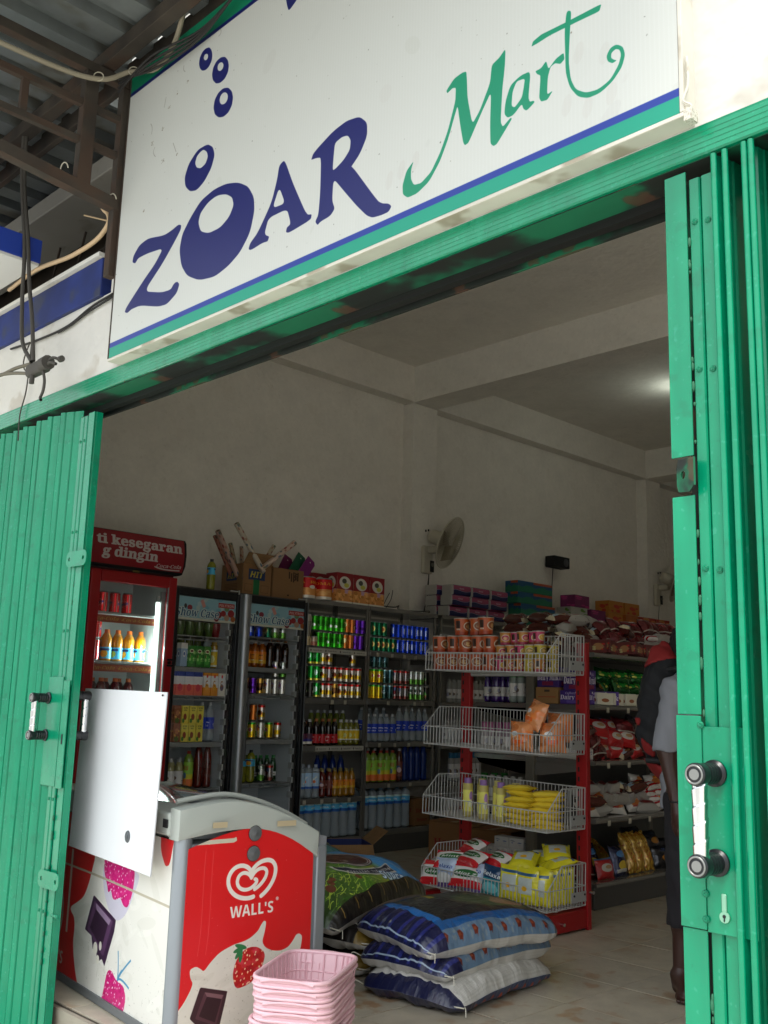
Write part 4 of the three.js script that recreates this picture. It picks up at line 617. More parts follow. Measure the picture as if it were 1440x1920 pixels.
function boxKind(name, cat, w, h, d, draw, tw = 128, th = 192) { // printed carton: front texture on front/back, side colour elsewhere
  const p = proto(name, cat), t = CT(tw, th, (c, W, H) => { draw(c, W, H); vivid(c, 0, 0, W, H); }), m = mat(0xffffff, 0.5, 0, { map: t }); const g = RB(w, h, d, 0.003, 0, h / 2, 0, 1);
  { const q = g.attributes.position, n = g.attributes.normal, u = g.attributes.uv; for (let i = 0; i < q.count; i++) { const sx = Math.abs(n.getX(i)) > 0.7; u.setXY(i, sx ? (q.getZ(i) / d + 0.5) * 0.98 + 0.01 : (q.getX(i) / w + 0.5) * (n.getZ(i) < 0 ? -1 : 1), q.getY(i) / h); } }
  M('carton', g, m, p); p.userData.w = w; return p;
}
function bagKind(name, cat, w, h, t, draw, { foil = 0, rough = 0.3, seed = 1, wr = 0.09, crimp = 0.1, lie = 0, fu = 0.5, p: pw = 2.4 } = {}) {
  const tex = CT(256, 192, (c, W, H) => { draw(c, W / 2, H); c.save(); c.translate(W / 2, 0); c.beginPath(); c.rect(0, 0, W / 2, H); c.clip(); draw(c, W / 2, H); c.restore(); vivid(c, 0, 0, W, H); });
  const p = proto(name, cat), g = pillow(w, h, t, { nx: 12, ny: 16, seed, wr, crimp, pinch: 0.05, p: pw, fu }); if (lie) g.rotateX(-PI / 2); else g.translate(0, h / 2, 0);
  M('bag', g, phys({ map: tex, color: 0xffffff, roughness: rough, metalness: foil, clearcoat: 0.6, clearcoatRoughness: 0.2, bumpMap: crinkle, bumpScale: 0.006 }), p); p.userData.w = w; return p;
}
const tagGeo = B(0.03, 0.032, 0.0015);
const tagM = mat(0xbdb7a4, 0.8);
// ---------------------------------------------------------------- wall furniture frame: built facing +z, turned to face +x
const FX0 = -6.1;
const at = (zl, lx, lz = 0) => [FX0 + lz, zl - lx];
function shelfBay(zl, w, levels, label, tags, strips, depth = 0.44) {
  const t = thing('shelf_unit', label, 'shelf', FX0, 0, zl, PI / 2, 'steel shelf bays along the left wall'); delete t.userData.group;
  for (const [x, nm] of [[0.012, 'post'], [w - 0.012, 'post']]) for (const z of [-0.02, -depth]) M(nm, MG(B(0.024, 2.0, 0.004, x, 1.0, z), B(0.004, 2.0, 0.03, x + (x < w / 2 ? -0.01 : 0.01), 1.0, z - 0.012)), shelfGrey, t);
  M('top_board', RB(w, 0.035, depth + 0.02, 0.003, w / 2, 1.985, -depth / 2 - 0.005), shelfGrey, t);
  for (const y of levels) { const s = M('shelf_board', RB(w - 0.03, 0.042, depth, 0.004, w / 2, y - 0.022, -depth / 2 - 0.0), shelfGrey, t); }
  M('plinth', RB(w - 0.004, levels[levels.length - 1] - 0.045, 0.02, 0.003, w / 2, (levels[levels.length - 1] - 0.045) / 2, -0.012), shelfDark, t);
  M('back_panel', B(w - 0.02, 1.8, 0.006, w / 2, 1.05, -depth - 0.01), mat(0xb4b0a6, 0.7), t);
  for (const [lx, y, hgt] of tags) M('price_tag', tagGeo, tagM, t, lx, y - 0.026 - (hgt ?? 0), 0.0015 + 0.002);
  for (const [x0, x1, y] of strips) M('label_strip', B(x1 - x0, 0.036, 0.002, (x0 + x1) / 2, y - 0.024, 0.003), mat(0xffffff, 0.6, 0, { map: stripTex }), t);
  return t;
}
const stripTex = CT(512, 32, (c) => { c.fillStyle = '#c3bfb2'; c.fillRect(0, 0, 512, 32); for (let i = 0; i < 4; i++) { text(c, 'hanya di sini', 75 + i * 128, 17, 12, '#55524a'); ell(c, 18 + i * 128, 17, 5, 8, '#4b3b34'); } });
shelfBay(-3.165, 0.69, [1.625, 1.225, 0.86, 0.46, 0.15], 'grey steel shelf bay with cans and juice next to the right-hand glass fridge', [[0.3, 1.225], [0.44, 1.225], [0.05, 0.46], [0.23, 0.46], [0.36, 0.46], [0.52, 0.46]], [[0.03, 0.66, 1.625], [0.14, 0.66, 0.86]]);
shelfBay(-3.86, 0.84, [1.628, 1.23, 0.885, 0.555, 0.18], 'grey steel shelf bay with blue-label bottles behind the wire rack', [[0.1, 1.628], [0.27, 1.628], [0.42, 1.628], [0.56, 1.628], [0.24, 1.23], [0.56, 1.23], [0.66, 1.23], [0.15, 0.885], [0.33, 0.885], [0.5, 0.885], [0.76, 0.885], [0.27, 0.555], [0.53, 0.555]], []);
shelfBay(-4.76, 0.95, [1.6, 1.22, 0.86, 0.54, 0.18], 'grey steel shelf bay with white bottles deep behind the wire rack', [], []);
shelfBay(-5.75, 0.95, [1.6, 1.22, 0.86, 0.54, 0.18], 'dim grey steel shelf bay along the wall left of the far pillar, nearer half', [], []);
shelfBay(-6.74, 0.95, [1.6, 1.22, 0.86, 0.54, 0.18], 'dim grey steel shelf bay along the wall left of the far pillar, farther half', [], []);
// cans
const K = {};
K.greenCan = canKind((c, w, h) => { band(c, w, h, [[0.3, '#2f8a1e'], [0.4, '#256e1a'], [0.3, '#37a022']]); scribble(c, w, h, ['#c83a28', '#d8d8c0'], 2); });
K.orangeCan = canKind((c, w, h) => { band(c, w, h, [[1, '#a8622c']]); scribble(c, w, h, ['#3a1c10', '#d8b080'], 3); });
K.purpleCan = canKind((c, w, h) => { band(c, w, h, [[1, '#5a2894']]); scribble(c, w, h, ['#2a1048', '#8a5ac0'], 3); });
K.deepGreenCan = canKind((c, w, h) => { band(c, w, h, [[1, '#135a3c']]); ell(c, 32, 48, 16, 22, '#b09a5a'); ell(c, 96, 48, 16, 22, '#b09a5a'); ell(c, 32, 48, 8, 12, '#7a3a22'); ell(c, 96, 48, 8, 12, '#7a3a22'); });
K.blueCan = canKind((c, w, h) => { band(c, w, h, [[1, '#16359c']]); for (const x of [32, 96]) { c.fillStyle = '#b9c4d8'; c.fillRect(x - 5, 12, 5, 70); text(c, 'DRINK', x + 12, 48, 14, '#c4cce0', 'sans-serif', { rot: -PI / 2 }); } });
K.redYellowCan = canKind((c, w, h) => { band(c, w, h, [[0.16, '#a82420'], [0.34, '#b8b2a8'], [0.3, '#c89a26'], [0.2, '#a8a298']]); scribble(c, w, h, ['#8a2a20', '#3a4a7a', '#5a3018'], 3); });
K.greenMilkCan = canKind((c, w, h) => { band(c, w, h, [[0.85, '#1f8a34'], [0.15, '#b8b04a']]); ell(c, 32, 42, 12, 20, '#a8c4b0'); ell(c, 96, 42, 12, 20, '#a8c4b0'); });
K.darkCan = canKind((c, w, h) => { band(c, w, h, [[1, '#35332f']]); scribble(c, w, h, ['#a8a498', '#7a4a2a', '#4a7a3a'], 5); });
K.yellowCan = canKind((c, w, h) => { band(c, w, h, [[0.14, '#3a9a3a'], [0.66, '#c8a422'], [0.2, '#b89418']]); for (const x of [32, 96]) { ell(c, x, 46, 13, 15, '#c4c0b4'); ell(c, x, 46, 9, 10, '#a83a5a'); } });
K.tealCan = canKind((c, w, h) => { band(c, w, h, [[0.1, '#8ab0b8'], [0.5, '#3a5a5e'], [0.4, '#2e4a44']]); for (const x of [32, 96]) { c.strokeStyle = '#c0ccc8'; c.lineWidth = 4; c.beginPath(); c.arc(x, 48, 9, 0.4, 5); c.stroke(); } });
K.redSilverCan = canKind((c, w, h) => { band(c, w, h, [[0.16, '#a0302a'], [0.6, '#8e8a88'], [0.24, '#6e3a34']]); scribble(c, w, h, ['#5a1a1a', '#3a4a6a'], 4); });
K.silverCan = canKind((c, w, h) => { band(c, w, h, [[0.2, '#9aa49a'], [0.4, '#b8bcb8'], [0.4, '#5a8a3a']]); scribble(c, w, h, ['#2a3a2a'], 3); });
K.goldCan = canKind((c, w, h) => { band(c, w, h, [[0.3, '#b08a3e'], [0.4, '#6a4a2a'], [0.3, '#b8923e']]); scribble(c, w, h, ['#2a1a14'], 3); });
K.whiteCan = canKind((c, w, h) => { band(c, w, h, [[1, '#b6b4ac']]); scribble(c, w, h, ['#c87a4a', '#6a4a9a', '#4a7a4a'], 4); });
K.redCan = canKind((c, w, h) => { band(c, w, h, [[1, '#a81c20']]); for (const x of [32, 96]) { c.fillStyle = '#c9c5be'; c.fillRect(x - 24, 0, 3, 96); c.fillRect(x + 22, 0, 3, 96); ell(c, x, 50, 18, 17, '#c8b8a8'); ell(c, x, 50, 16, 15, '#a81c20'); text(c, 'Fanta', x, 50, 15, '#1c2c6a', 'sans-serif', { rot: -0.25, stroke: '#1c2c6a', lw: 2 }); } }, 0.036, 0.148);
K.cylinderTin = canKind((c, w, h) => { band(c, w, h, [[0.2, '#8a8478'], [0.5, '#6a665c'], [0.3, '#9a8a6a']]); scribble(c, w, h, ['#4a3a2a', '#b0a890'], 4); }, 0.034, 0.26, 0.3, 'spray_can');
K.smallTin = canKind((c, w, h) => { band(c, w, h, [[0.5, '#9a8a74'], [0.5, '#8a5a4a']]); }, 0.033, 0.085, 0.3, 'tin');
const lab = (draw) => labAtlas.add(draw), labM = mat(0xffffff, 0.4, 0, { map: labAtlas.tex });
const L = {
  blue: lab((c, w, h) => { band(c, w, h, [[1, '#17329a']]); for (const x of [32, 96]) { c.strokeStyle = '#b6c0dc'; c.lineWidth = 5; c.beginPath(); c.moveTo(x - 22, 40); c.quadraticCurveTo(x, 22, x + 24, 30); c.stroke(); text(c, 'SWEAT', x, 46, 13, '#c3cce4'); } }),
  cola: lab((c, w, h) => { band(c, w, h, [[1, '#9a1a20']]); for (const x of [32, 96]) { c.strokeStyle = '#cfc8c0'; c.lineWidth = 4; c.beginPath(); c.arc(x, 34, 14, 0.6, 5); c.stroke(); text(c, 'Cola', x + 2, 20, 14, '#d0c8c0', 'serif'); } }),
  darkFruit: lab((c, w, h) => { band(c, w, h, [[0.5, '#4a2438'], [0.25, '#2a2a6a'], [0.25, '#b8b2a8']]); ell(c, 32, 20, 12, 10, '#b8742a'); ell(c, 96, 20, 12, 10, '#b8742a'); }),
  yellow: lab((c, w, h) => { band(c, w, h, [[0.12, '#c8c4b4'], [0.76, '#c8a020'], [0.12, '#c8c4b4']]); scribble(c, w, h, ['#8a6a10', '#d8c480'], 3); }),
  water: lab((c, w, h) => { band(c, w, h, [[0.2, '#a9c4d8'], [0.5, '#4c9ad0'], [0.3, '#1a4a8a']]); for (const x of [32, 96]) text(c, 'AQUA', x, 30, 15, '#d8e4ec'); }),
  ice: lab((c, w, h) => { band(c, w, h, [[0.85, '#8fa6c4'], [0.15, '#244a8a']]); for (const x of [32, 96]) { c.strokeStyle = '#c4d0e0'; c.lineWidth = 6; c.beginPath(); c.moveTo(x - 20, 44); c.lineTo(x + 18, 16); c.stroke(); ell(c, x + 6, 36, 7, 6, '#c4643a'); } }),
  tea: lab((c, w, h) => { band(c, w, h, [[0.5, '#7fa83a'], [0.2, '#b0a82e'], [0.3, '#c0602a']]); for (const x of [32, 96]) { text(c, 'NU', x + 4, 16, 16, '#a02a2a'); ell(c, x, 36, 8, 8, '#4a6a8a'); } }),
  brownTea: lab((c, w, h) => { band(c, w, h, [[1, '#6a3a30']]); scribble(c, w, h, ['#b09a9a', '#3a4a7a'], 5); }),
  orange: lab((c, w, h) => { band(c, w, h, [[0.2, '#c86a1e'], [0.5, '#d0781e'], [0.3, '#c8922a']]); scribble(c, w, h, ['#d8c8a0', '#7a3a10'], 3); }),
  fanta: lab((c, w, h) => { band(c, w, h, [[1, '#3a90b0']]); ell(c, 32, 36, 14, 20, '#d08a22'); ell(c, 96, 36, 14, 20, '#d08a22'); c.fillStyle = '#16285a'; c.fillRect(10, 8, 44, 12); c.fillRect(74, 8, 44, 12); }),
  soap: lab((c, w, h) => { band(c, w, h, [[1, '#b4b2b0']]); scribble(c, w, h, ['#5a4a3a', '#8a8a9a'], 3); }),
  lotion: lab((c, w, h) => { band(c, w, h, [[1, '#c8b45a']]); scribble(c, w, h, ['#a08a4a', '#d8cc9a', '#8a6aa0'], 3); }),
};
K.colaBottle = bottleKind({ h: 0.205, r: 0.029, body: liquid(0x180806), label: L.cola, labY: [0.08, 0.42], cap: 0xb86a2c, waist: 0.08 });
K.darkFruitBottle = bottleKind({ h: 0.20, r: 0.029, body: liquid(0x140608), label: L.darkFruit, labY: [0.05, 0.45] });
K.yellowLabelBottle = bottleKind({ h: 0.20, r: 0.028, body: liquid(0x7c7a1e), label: L.yellow, labY: [0.2, 0.62], sh: 0.66 });
K.greenYellowBottle = bottleKind({ h: 0.27, r: 0.03, body: liquid(0x6f7a2a), label: L.brownTea, labY: [0.2, 0.4] });
K.sportBottle = bottleKind({ h: 0.225, r: 0.034, body: clearPET, label: L.blue, labY: [0.3, 0.64], ribs: 0.02 });
K.bigSportBottle = bottleKind({ h: 0.275, r: 0.036, body: clearPET, label: L.blue, labY: [0.32, 0.62], ribs: 0.02 });
K.iceBottle = bottleKind({ h: 0.25, r: 0.034, body: clearPET, label: L.ice, labY: [0.28, 0.76], sh: 0.8, cap: 0xbfc8d4 });
K.redJuiceBottle = bottleKind({ h: 0.215, r: 0.03, body: liquid(0x6a1a12), label: L.brownTea, labY: [0.3, 0.6], cap: 0xa89858, waist: 0.06 });
K.yellowJuiceBottle = bottleKind({ h: 0.215, r: 0.03, body: liquid(0xb07a14), label: L.orange, labY: [0.3, 0.6], cap: 0xa89858, waist: 0.06 });
K.blueTallBottle = bottleKind({ h: 0.31, r: 0.032, body: bluePET, cap: 0x1c2a5a, ribs: 0.02 });
K.teaBottle = bottleKind({ h: 0.255, r: 0.034, body: liquid(0x86a83c), label: L.tea, labY: [0.05, 0.7], sh: 0.74, cap: 0xb8402c });
K.brownTeaBottle = bottleKind({ h: 0.27, r: 0.03, body: liquid(0x5a2a1c), label: L.brownTea, labY: [0.15, 0.6] });
K.bigWater = bottleKind({ name: 'water_bottle', h: 0.335, r: 0.043, body: clearPET, label: L.water, labY: [0.58, 0.8], sh: 0.8, ribs: 0.05, cap: 0x8fb4cc });
K.fantaBottle = bottleKind({ h: 0.215, r: 0.038, body: liquid(0xc8820c), label: L.fanta, labY: [0.08, 0.44], cap: 0xd0641a, waist: 0.1, sh: 0.66, capR: 0.017, capH: 0.022 });
K.strawBottle = bottleKind({ h: 0.215, r: 0.038, body: liquid(0x5c0a18), label: L.cola, labY: [0.08, 0.44], cap: 0xd0641a, waist: 0.1, sh: 0.66, capR: 0.017, capH: 0.022 });
K.limeBottle = bottleKind({ h: 0.225, r: 0.033, body: liquid(0x0c5a28), cap: 0x1c7a3a, waist: 0.1 });
K.orangeBottle = bottleKind({ h: 0.20, r: 0.031, body: liquid(0xa8560c), label: L.orange, labY: [0.15, 0.6] });
K.brownBottle = bottleKind({ h: 0.22, r: 0.031, body: liquid(0x2c1408), cap: 0xb0703a, waist: 0.05 });
K.redTallBottle = bottleKind({ h: 0.31, r: 0.034, body: liquid(0x6a180c), cap: 0xb8401c, ribs: 0.02, sh: 0.56 });
K.greenGlass = bottleKind({ h: 0.19, r: 0.026, body: liquid(0x0f4a1c), cap: 0x2f8a3a, sh: 0.5, label: L.soap, labY: [0.2, 0.36] });
K.syrup = bottleKind({ h: 0.235, r: 0.033, body: liquid(0x8f8f24), label: L.fanta, labY: [0.5, 0.72], cap: 0x1a2030, sh: 0.76 });
K.limeJuice = bottleKind({ h: 0.2, r: 0.031, body: liquid(0xa8a46a), label: L.soap, labY: [0.15, 0.6] });
// row helper: n copies along a wall bay
function row(kind, label, zl, y, lx0, step, n, lz, group, from = 0, ry0 = PI / 2) {
  for (let i = 0; i < n; i++) { const [x, z] = at(zl, lx0 + step * i, lz); const l = typeof label === 'function' ? label(i) : label.replace('#', ordinal(from + i)); put(K[kind], l, x + rr(-0.004, 0.004), y, z + rr(-0.002, 0.002), ry0 + rr(-0.7, 0.7), group); }
}
{
  const b1 = -3.165, b2 = -3.86, G1 = 'cans on the left shelf bay', G2 = 'cans on the right shelf bay', s = 0.0585;
  const T1 = 'top shelf beside the fridge', T2 = 'top shelf behind the rack';
  row('cylinderTin', 'tall pale spray can at the far left, ' + T1, b1, 1.627, 0.06, 0, 1, -0.06, G1); row('smallTin', 'squat pale tin beside the spray can, ' + T1, b1, 1.627, 0.11, 0, 1, -0.04, G1);
  for (const [lay, y, o] of [['lower', 1.627, 0.175], ['upper', 1.757, 0.135]]) {
    const ng = lay === 'lower' ? 5 : 6, no = 2;
    row('greenCan', 'bright green can, # from left, ' + lay + ' layer, ' + T1, b1, y, o, s, ng, -0.06, G1);
    row('orangeCan', 'copper brown can, # from left, ' + lay + ' layer, ' + T1, b1, y, o + s * ng, s, no, -0.06, G1);
    row('purpleCan', 'shiny purple can, # from left, ' + lay + ' layer, ' + T1, b1, y, o + s * (ng + no), s, lay === 'lower' ? 2 : 2, -0.06, G1);
    row('deepGreenCan', 'dark green can with gold emblem, # from left, ' + lay + ' layer, ' + T2, b2, y, 0.05, s, lay === 'lower' ? 6 : 4, -0.06, G2);
    if (lay === 'lower') row('blueCan', 'royal blue can, # from left, lower layer, ' + T2, b2, y, 0.05 + s * 6, s, 7, -0.06, G2);
    else row('blueCan', 'royal blue can, # from left, upper layer, ' + T2, b2, y - 0.0, 0.05 + s * 5, s, 8, -0.06, G2);
  }
  const S1 = 'second shelf beside the fridge', S2 = 'second shelf behind the rack', y0 = 1.227, h = 0.13, w = 0.066;
  ['lower', 'middle'].forEach((lay, k) => {
    const seq = k ? ['darkCan', 'greenMilkCan', 'greenMilkCan', 'redYellowCan', 'redSilverCan', 'redYellowCan', 'redYellowCan', 'redYellowCan', 'redYellowCan', 'redYellowCan'] : ['darkCan', 'darkCan', 'greenMilkCan', 'redYellowCan', 'redYellowCan', 'goldCan', 'redYellowCan', 'redYellowCan', 'redYellowCan', 'redYellowCan'];
    seq.forEach((kd, i) => row(kd, 'milk or juice can, # from left, ' + lay + ' layer, ' + S1, b1, y0 + k * h, 0.05 + i * 0.0645, 0, 1, -0.06, G1, i));
    const seq2 = ['yellowCan', 'yellowCan', 'yellowCan', 'tealCan', 'tealCan', 'redSilverCan', 'redSilverCan', 'redSilverCan', 'silverCan', 'silverCan', 'silverCan', 'darkCan'];
    seq2.forEach((kd, i) => row(kd, 'milk or juice can, # from left, ' + lay + ' layer, ' + S2, b2, y0 + 0.005 + k * h, 0.055 + i * 0.0645, 0, 1, -0.06, G2, i));
  });
  [['darkCan', 0], ['greenMilkCan', 1], ['greenMilkCan', 2], ['redYellowCan', 3], ['redYellowCan', 4], ['redYellowCan', 8]].forEach(([kd, i]) => row(kd, 'milk or juice can in the topmost layer, # from left, ' + S1, b1, y0 + 2 * h, 0.05 + i * 0.0645, 0, 1, -0.07, G1, i));
  for (let i = 0; i < 4; i++) row('tealCan', 'dark teal can in the topmost layer, # from left, ' + S2, b2, y0 + 0.005 + 2 * h, 0.07 + i * 0.066, 0, 1, -0.08, G2, i);
  const BG = 'bottles on the wall shelves';
  const c1 = 'third shelf beside the fridge';
  row('darkFruitBottle', 'dark bottle with white cap, # from left, ' + c1, b1, 0.862, 0.05, 0.062, 2, -0.05, BG);
  row('colaBottle', 'cola bottle with red label, # from left, ' + c1, b1, 0.862, 0.185, 0.0655, 4, -0.05, BG);
  row('yellowLabelBottle', 'yellow label bottle with white cap, # from left, ' + c1, b1, 0.862, 0.45, 0.058, 4, -0.05, BG);
  row('greenYellowBottle', 'tall olive bottle, # from left in back row, ' + c1, b1, 0.862, 0.26, 0.068, 6, -0.2, BG);
  { const o = thing('round_tin', 'round brown biscuit tin standing on edge at back left of the third shelf', 'tin', FX0 - 0.14, 0.98, b1 - 0.09, PI / 2); M('tin', CY(0.085, 0.085, 0.05, 26, 0, 0, 0, 'z'), mat(0x5a3520, 0.4), o); M('lid_print', CY(0.07, 0.07, 0.002, 26, 0, 0, 0.026, 'z'), mat(0x9a6a48, 0.45), o); M('stand', B(0.1, 0.04, 0.05, 0, -0.1, 0), card, o); }
  const c2 = 'third shelf behind the rack';
  row('sportBottle', 'clear bottle with blue label, # from left in front row, ' + c2, b2, 0.888, 0.06, 0.073, 5, -0.05, BG);
  row('bigSportBottle', 'taller clear bottle with blue label, # from left, ' + c2, b2, 0.888, 0.435, 0.082, 5, -0.06, BG);
  row('bigSportBottle', 'clear blue-label bottle in the back row, # from left, ' + c2, b2, 0.888, 0.09, 0.085, 4, -0.16, BG);
  const d1 = 'fourth shelf beside the fridge';
  row('iceBottle', 'pale ice-blue water bottle, # from left in front row, ' + d1, b1, 0.462, 0.05, 0.075, 3, -0.05, BG);
  row('iceBottle', 'pale ice-blue water bottle, # from left in back row, ' + d1, b1, 0.462, 0.07, 0.075, 2, -0.14, BG);
  row('redJuiceBottle', 'dark red juice bottle with gold cap, # from left, ' + d1, b1, 0.462, 0.275, 0.068, 2, -0.05, BG);
  row('yellowJuiceBottle', 'amber juice bottle with gold cap, # from left, ' + d1, b1, 0.462, 0.405, 0.062, 4, -0.05, BG);
  row('redJuiceBottle', 'red juice bottle, # from left in the back row, ' + d1, b1, 0.462, 0.26, 0.07, 5, -0.13, BG);
  row('blueTallBottle', 'deep blue tall bottle at the back, # from left, ' + d1, b1, 0.462, 0.36, 0.085, 4, -0.22, BG);
  const d2 = 'fourth shelf behind the rack';
  row('teaBottle', 'green and orange tea bottle with red cap, # from left, ' + d2, b2, 0.558, 0.06, 0.076, 5, -0.05, BG);
  row('brownTeaBottle', 'brown tea bottle, # from left, ' + d2, b2, 0.558, 0.44, 0.07, 1, -0.05, BG);
  row('blueTallBottle', 'blue translucent bottle, # from left, ' + d2, b2, 0.558, 0.52, 0.076, 4, -0.06, BG);
  row('brownTeaBottle', 'brown tea bottle in the back row, # from left, ' + d2, b2, 0.558, 0.17, 0.075, 4, -0.15, BG);
  row('bigWater', 'large water bottle, # from left, bottom shelf beside the fridge', b1, 0.152, 0.06, 0.093, 7, -0.07, BG);
  row('bigWater', 'large water bottle, # from left, bottom shelf behind the rack', b2, 0.182, 0.06, 0.096, 6, -0.07, BG);
  row('bigWater', 'large water bottle in the back row, # from left, bottom shelf behind the rack', b2, 0.182, 0.06, 0.096, 5, -0.18, BG);
}
// far bays: white and blue-capped toiletries
K.whiteBottle = bottleKind({ name: 'toiletry_bottle', h: 0.21, r: 0.028, body: mat(0xa5a39c, 0.35), label: L.soap, labY: [0.2, 0.6], cap: 0xb0aea6, sh: 0.8, capR: 0.018 });
K.blueCapBottle = bottleKind({ name: 'toiletry_bottle', h: 0.24, r: 0.028, body: mat(0xb4b4b0, 0.35), label: L.soap, labY: [0.1, 0.6], cap: 0x2f7ea8, capH: 0.045, capR: 0.024, sh: 0.8 });
K.purpleBottle = bottleKind({ name: 'toiletry_bottle', h: 0.205, r: 0.026, body: liquid(0x44207a), label: L.soap, labY: [0.2, 0.5], cap: 0x3a1f66, capH: 0.05, capR: 0.02, sh: 0.75 });
K.greenCapBottle = bottleKind({ name: 'toiletry_bottle', h: 0.215, r: 0.028, body: mat(0x9aa6a0, 0.3), label: L.soap, labY: [0.2, 0.6], cap: 0x2a8a2c, capH: 0.05, capR: 0.024, sh: 0.78 });
K.pinkBottle = bottleKind({ name: 'toiletry_bottle', h: 0.21, r: 0.027, body: mat(0xb09aa4, 0.3), label: L.soap, labY: [0.15, 0.55], cap: 0xc06a98, capH: 0.06, capR: 0.023, sh: 0.74 });
K.lotionBottle = bottleKind({ name: 'lotion_bottle', h: 0.225, r: 0.03, body: mat(0xcfc06a, 0.4), label: L.lotion, labY: [0.15, 0.7], cap: 0xd0c47a, capH: 0.03, capR: 0.022, sh: 0.86 });
K.purpleCapLotion = bottleKind({ name: 'lotion_bottle', h: 0.225, r: 0.03, body: mat(0xcfc06a, 0.4), label: L.lotion, labY: [0.15, 0.7], cap: 0x9a72b0, capH: 0.03, capR: 0.022, sh: 0.86 });
row('whiteBottle', 'white bottle, # from left on the dim second shelf left of the red post', -4.76, 1.222, 0.18, 0.062, 9, -0.06, 'toiletry bottles');
row('blueCapBottle', 'white bottle with blue cap, # from left on the dim fourth shelf', -4.76, 0.542, 0.22, 0.062, 7, -0.06, 'toiletry bottles');
row('whiteBottle', 'white bottle, # from left on the dim third shelf left of the red post', -4.76, 0.862, 0.15, 0.066, 6, -0.06, 'toiletry bottles');
// ---------------------------------------------------------------- refrigerators
function wireShelf(t, w, y, d, m) { const g = [RB(w, 0.008, 0.006, 0.002, w / 2, y - 0.002, 0), RB(w, 0.008, 0.006, 0.002, w / 2, y - 0.028, 0)]; for (let i = 0; i <= 4; i++) g.push(B(0.006, 0.028, 0.005, w * i / 4, y - 0.015, -0.0005)); g.push(B(w, 0.004, d, w / 2, y - 0.004, -d / 2)); return MG(g); }
function glassFridge(zl, w, label, handleLeft, levels) {
  const t = thing('display_fridge', label, 'fridge', -6.04, 0, zl, PI / 2);
  const D = 0.46, body = mat(0x55524f, 0.45, 0.3), liner = mat(0xd9dfe0, 0.5), fr = mat(0x8a8c8e, 0.35, 0.7), blk = mat(0x17181b, 0.3);
  M('cabinet', MG(RB(0.03, 1.97, D, 0.004, 0.015, 0.995, -D / 2 - 0.055), RB(0.03, 1.97, D, 0.004, w - 0.015, 0.995, -D / 2 - 0.055), RB(w, 0.04, D, 0.004, w / 2, 1.962, -D / 2 - 0.055), B(w - 0.06, 1.9, 0.02, w / 2, 0.99, -D - 0.03), B(w - 0.06, 0.24, D - 0.02, w / 2, 0.13, -D / 2 - 0.07)), body, t);
  M('liner', MG(B(0.012, 1.6, D - 0.05, 0.037, 1.09, -D / 2 - 0.06), B(0.012, 1.6, D - 0.05, w - 0.037, 1.09, -D / 2 - 0.06), B(w - 0.08, 1.62, 0.01, w / 2, 1.07, -D - 0.012), B(w - 0.08, 0.01, D - 0.05, w / 2, 1.9, -D / 2 - 0.06)), liner, t);
  const clips = []; for (let y = 0.5; y < 1.75; y += 0.107) clips.push(RB(0.016, 0.045, 0.05, 0.003, w - 0.051, y, -0.07), RB(0.016, 0.045, 0.05, 0.003, 0.051, y, -0.07));
  M('shelf_clips', MG(clips), mat(0xb9bcb8, 0.5), t);
  const d = new THREE.Group(); d.name = 'door'; t.add(d);
  M('stile', RB(0.032, 1.93, 0.04, 0.006, 0.018, 1.0, -0.022), handleLeft ? fr : blk, d); M('stile', RB(0.028, 1.93, 0.04, 0.006, w - 0.016, 1.0, -0.022), blk, d); M('edge_trim', RB(0.006, 1.93, 0.006, 0.002, w - 0.002, 1.0, 0.0), fr, d);
  M('rail', RB(w - 0.066, 0.055, 0.04, 0.004, w / 2, 1.94, -0.022), blk, d); M('rail', RB(w - 0.066, 0.06, 0.04, 0.004, w / 2, 0.065, -0.022), blk, d);
  M('pane', B(w - 0.066, 1.815, 0.004, w / 2, 1.0035, -0.02), glass, d);
  M('decal', handleLeft ? B(w - 0.105, 0.165, 0.0016, w / 2 + 0.035, 1.826, -0.0155) : B(w - 0.068, 0.165, 0.0016, w / 2, 1.826, -0.0155), mat(0xffffff, 0.4, 0, { map: decalTex }), d);
  if (handleLeft) { const g = CY(0.042, 0.042, 1.93, 22, 0.03, 1.0, 0.0); M('handle', g, mat(0xa2a4a6, 0.36, 0.75), d); M('grip', RB(0.02, 0.52, 0.012, 0.004, 0.085, 1.02, 0.006), mat(0x6f7072, 0.35, 0.6), d); M('lock', RB(0.012, 0.03, 0.012, 0.003, 0.066, 1.16, 0.02), blk, d); }
  M('hinge', MG(B(0.07, 0.008, 0.012, w - 0.06, 1.982, -0.01), B(0.008, 0.03, 0.012, w - 0.025, 1.975, 0.002)), mat(0xc8c8c4, 0.4, 0.6), t);
  levels.forEach((y, i) => { const g = wireShelf(t, w - 0.13, y, D - 0.11, 0); g.translate(0.065, 0, -0.052); M('shelf', i % 2 ? RB(w - 0.12, 0.034, D - 0.11, 0.004, w / 2, y - 0.018, -0.052 - (D - 0.11) / 2) : g, mat(0x9c9f9e, 0.5, 0.2), t); });
  return t;
}
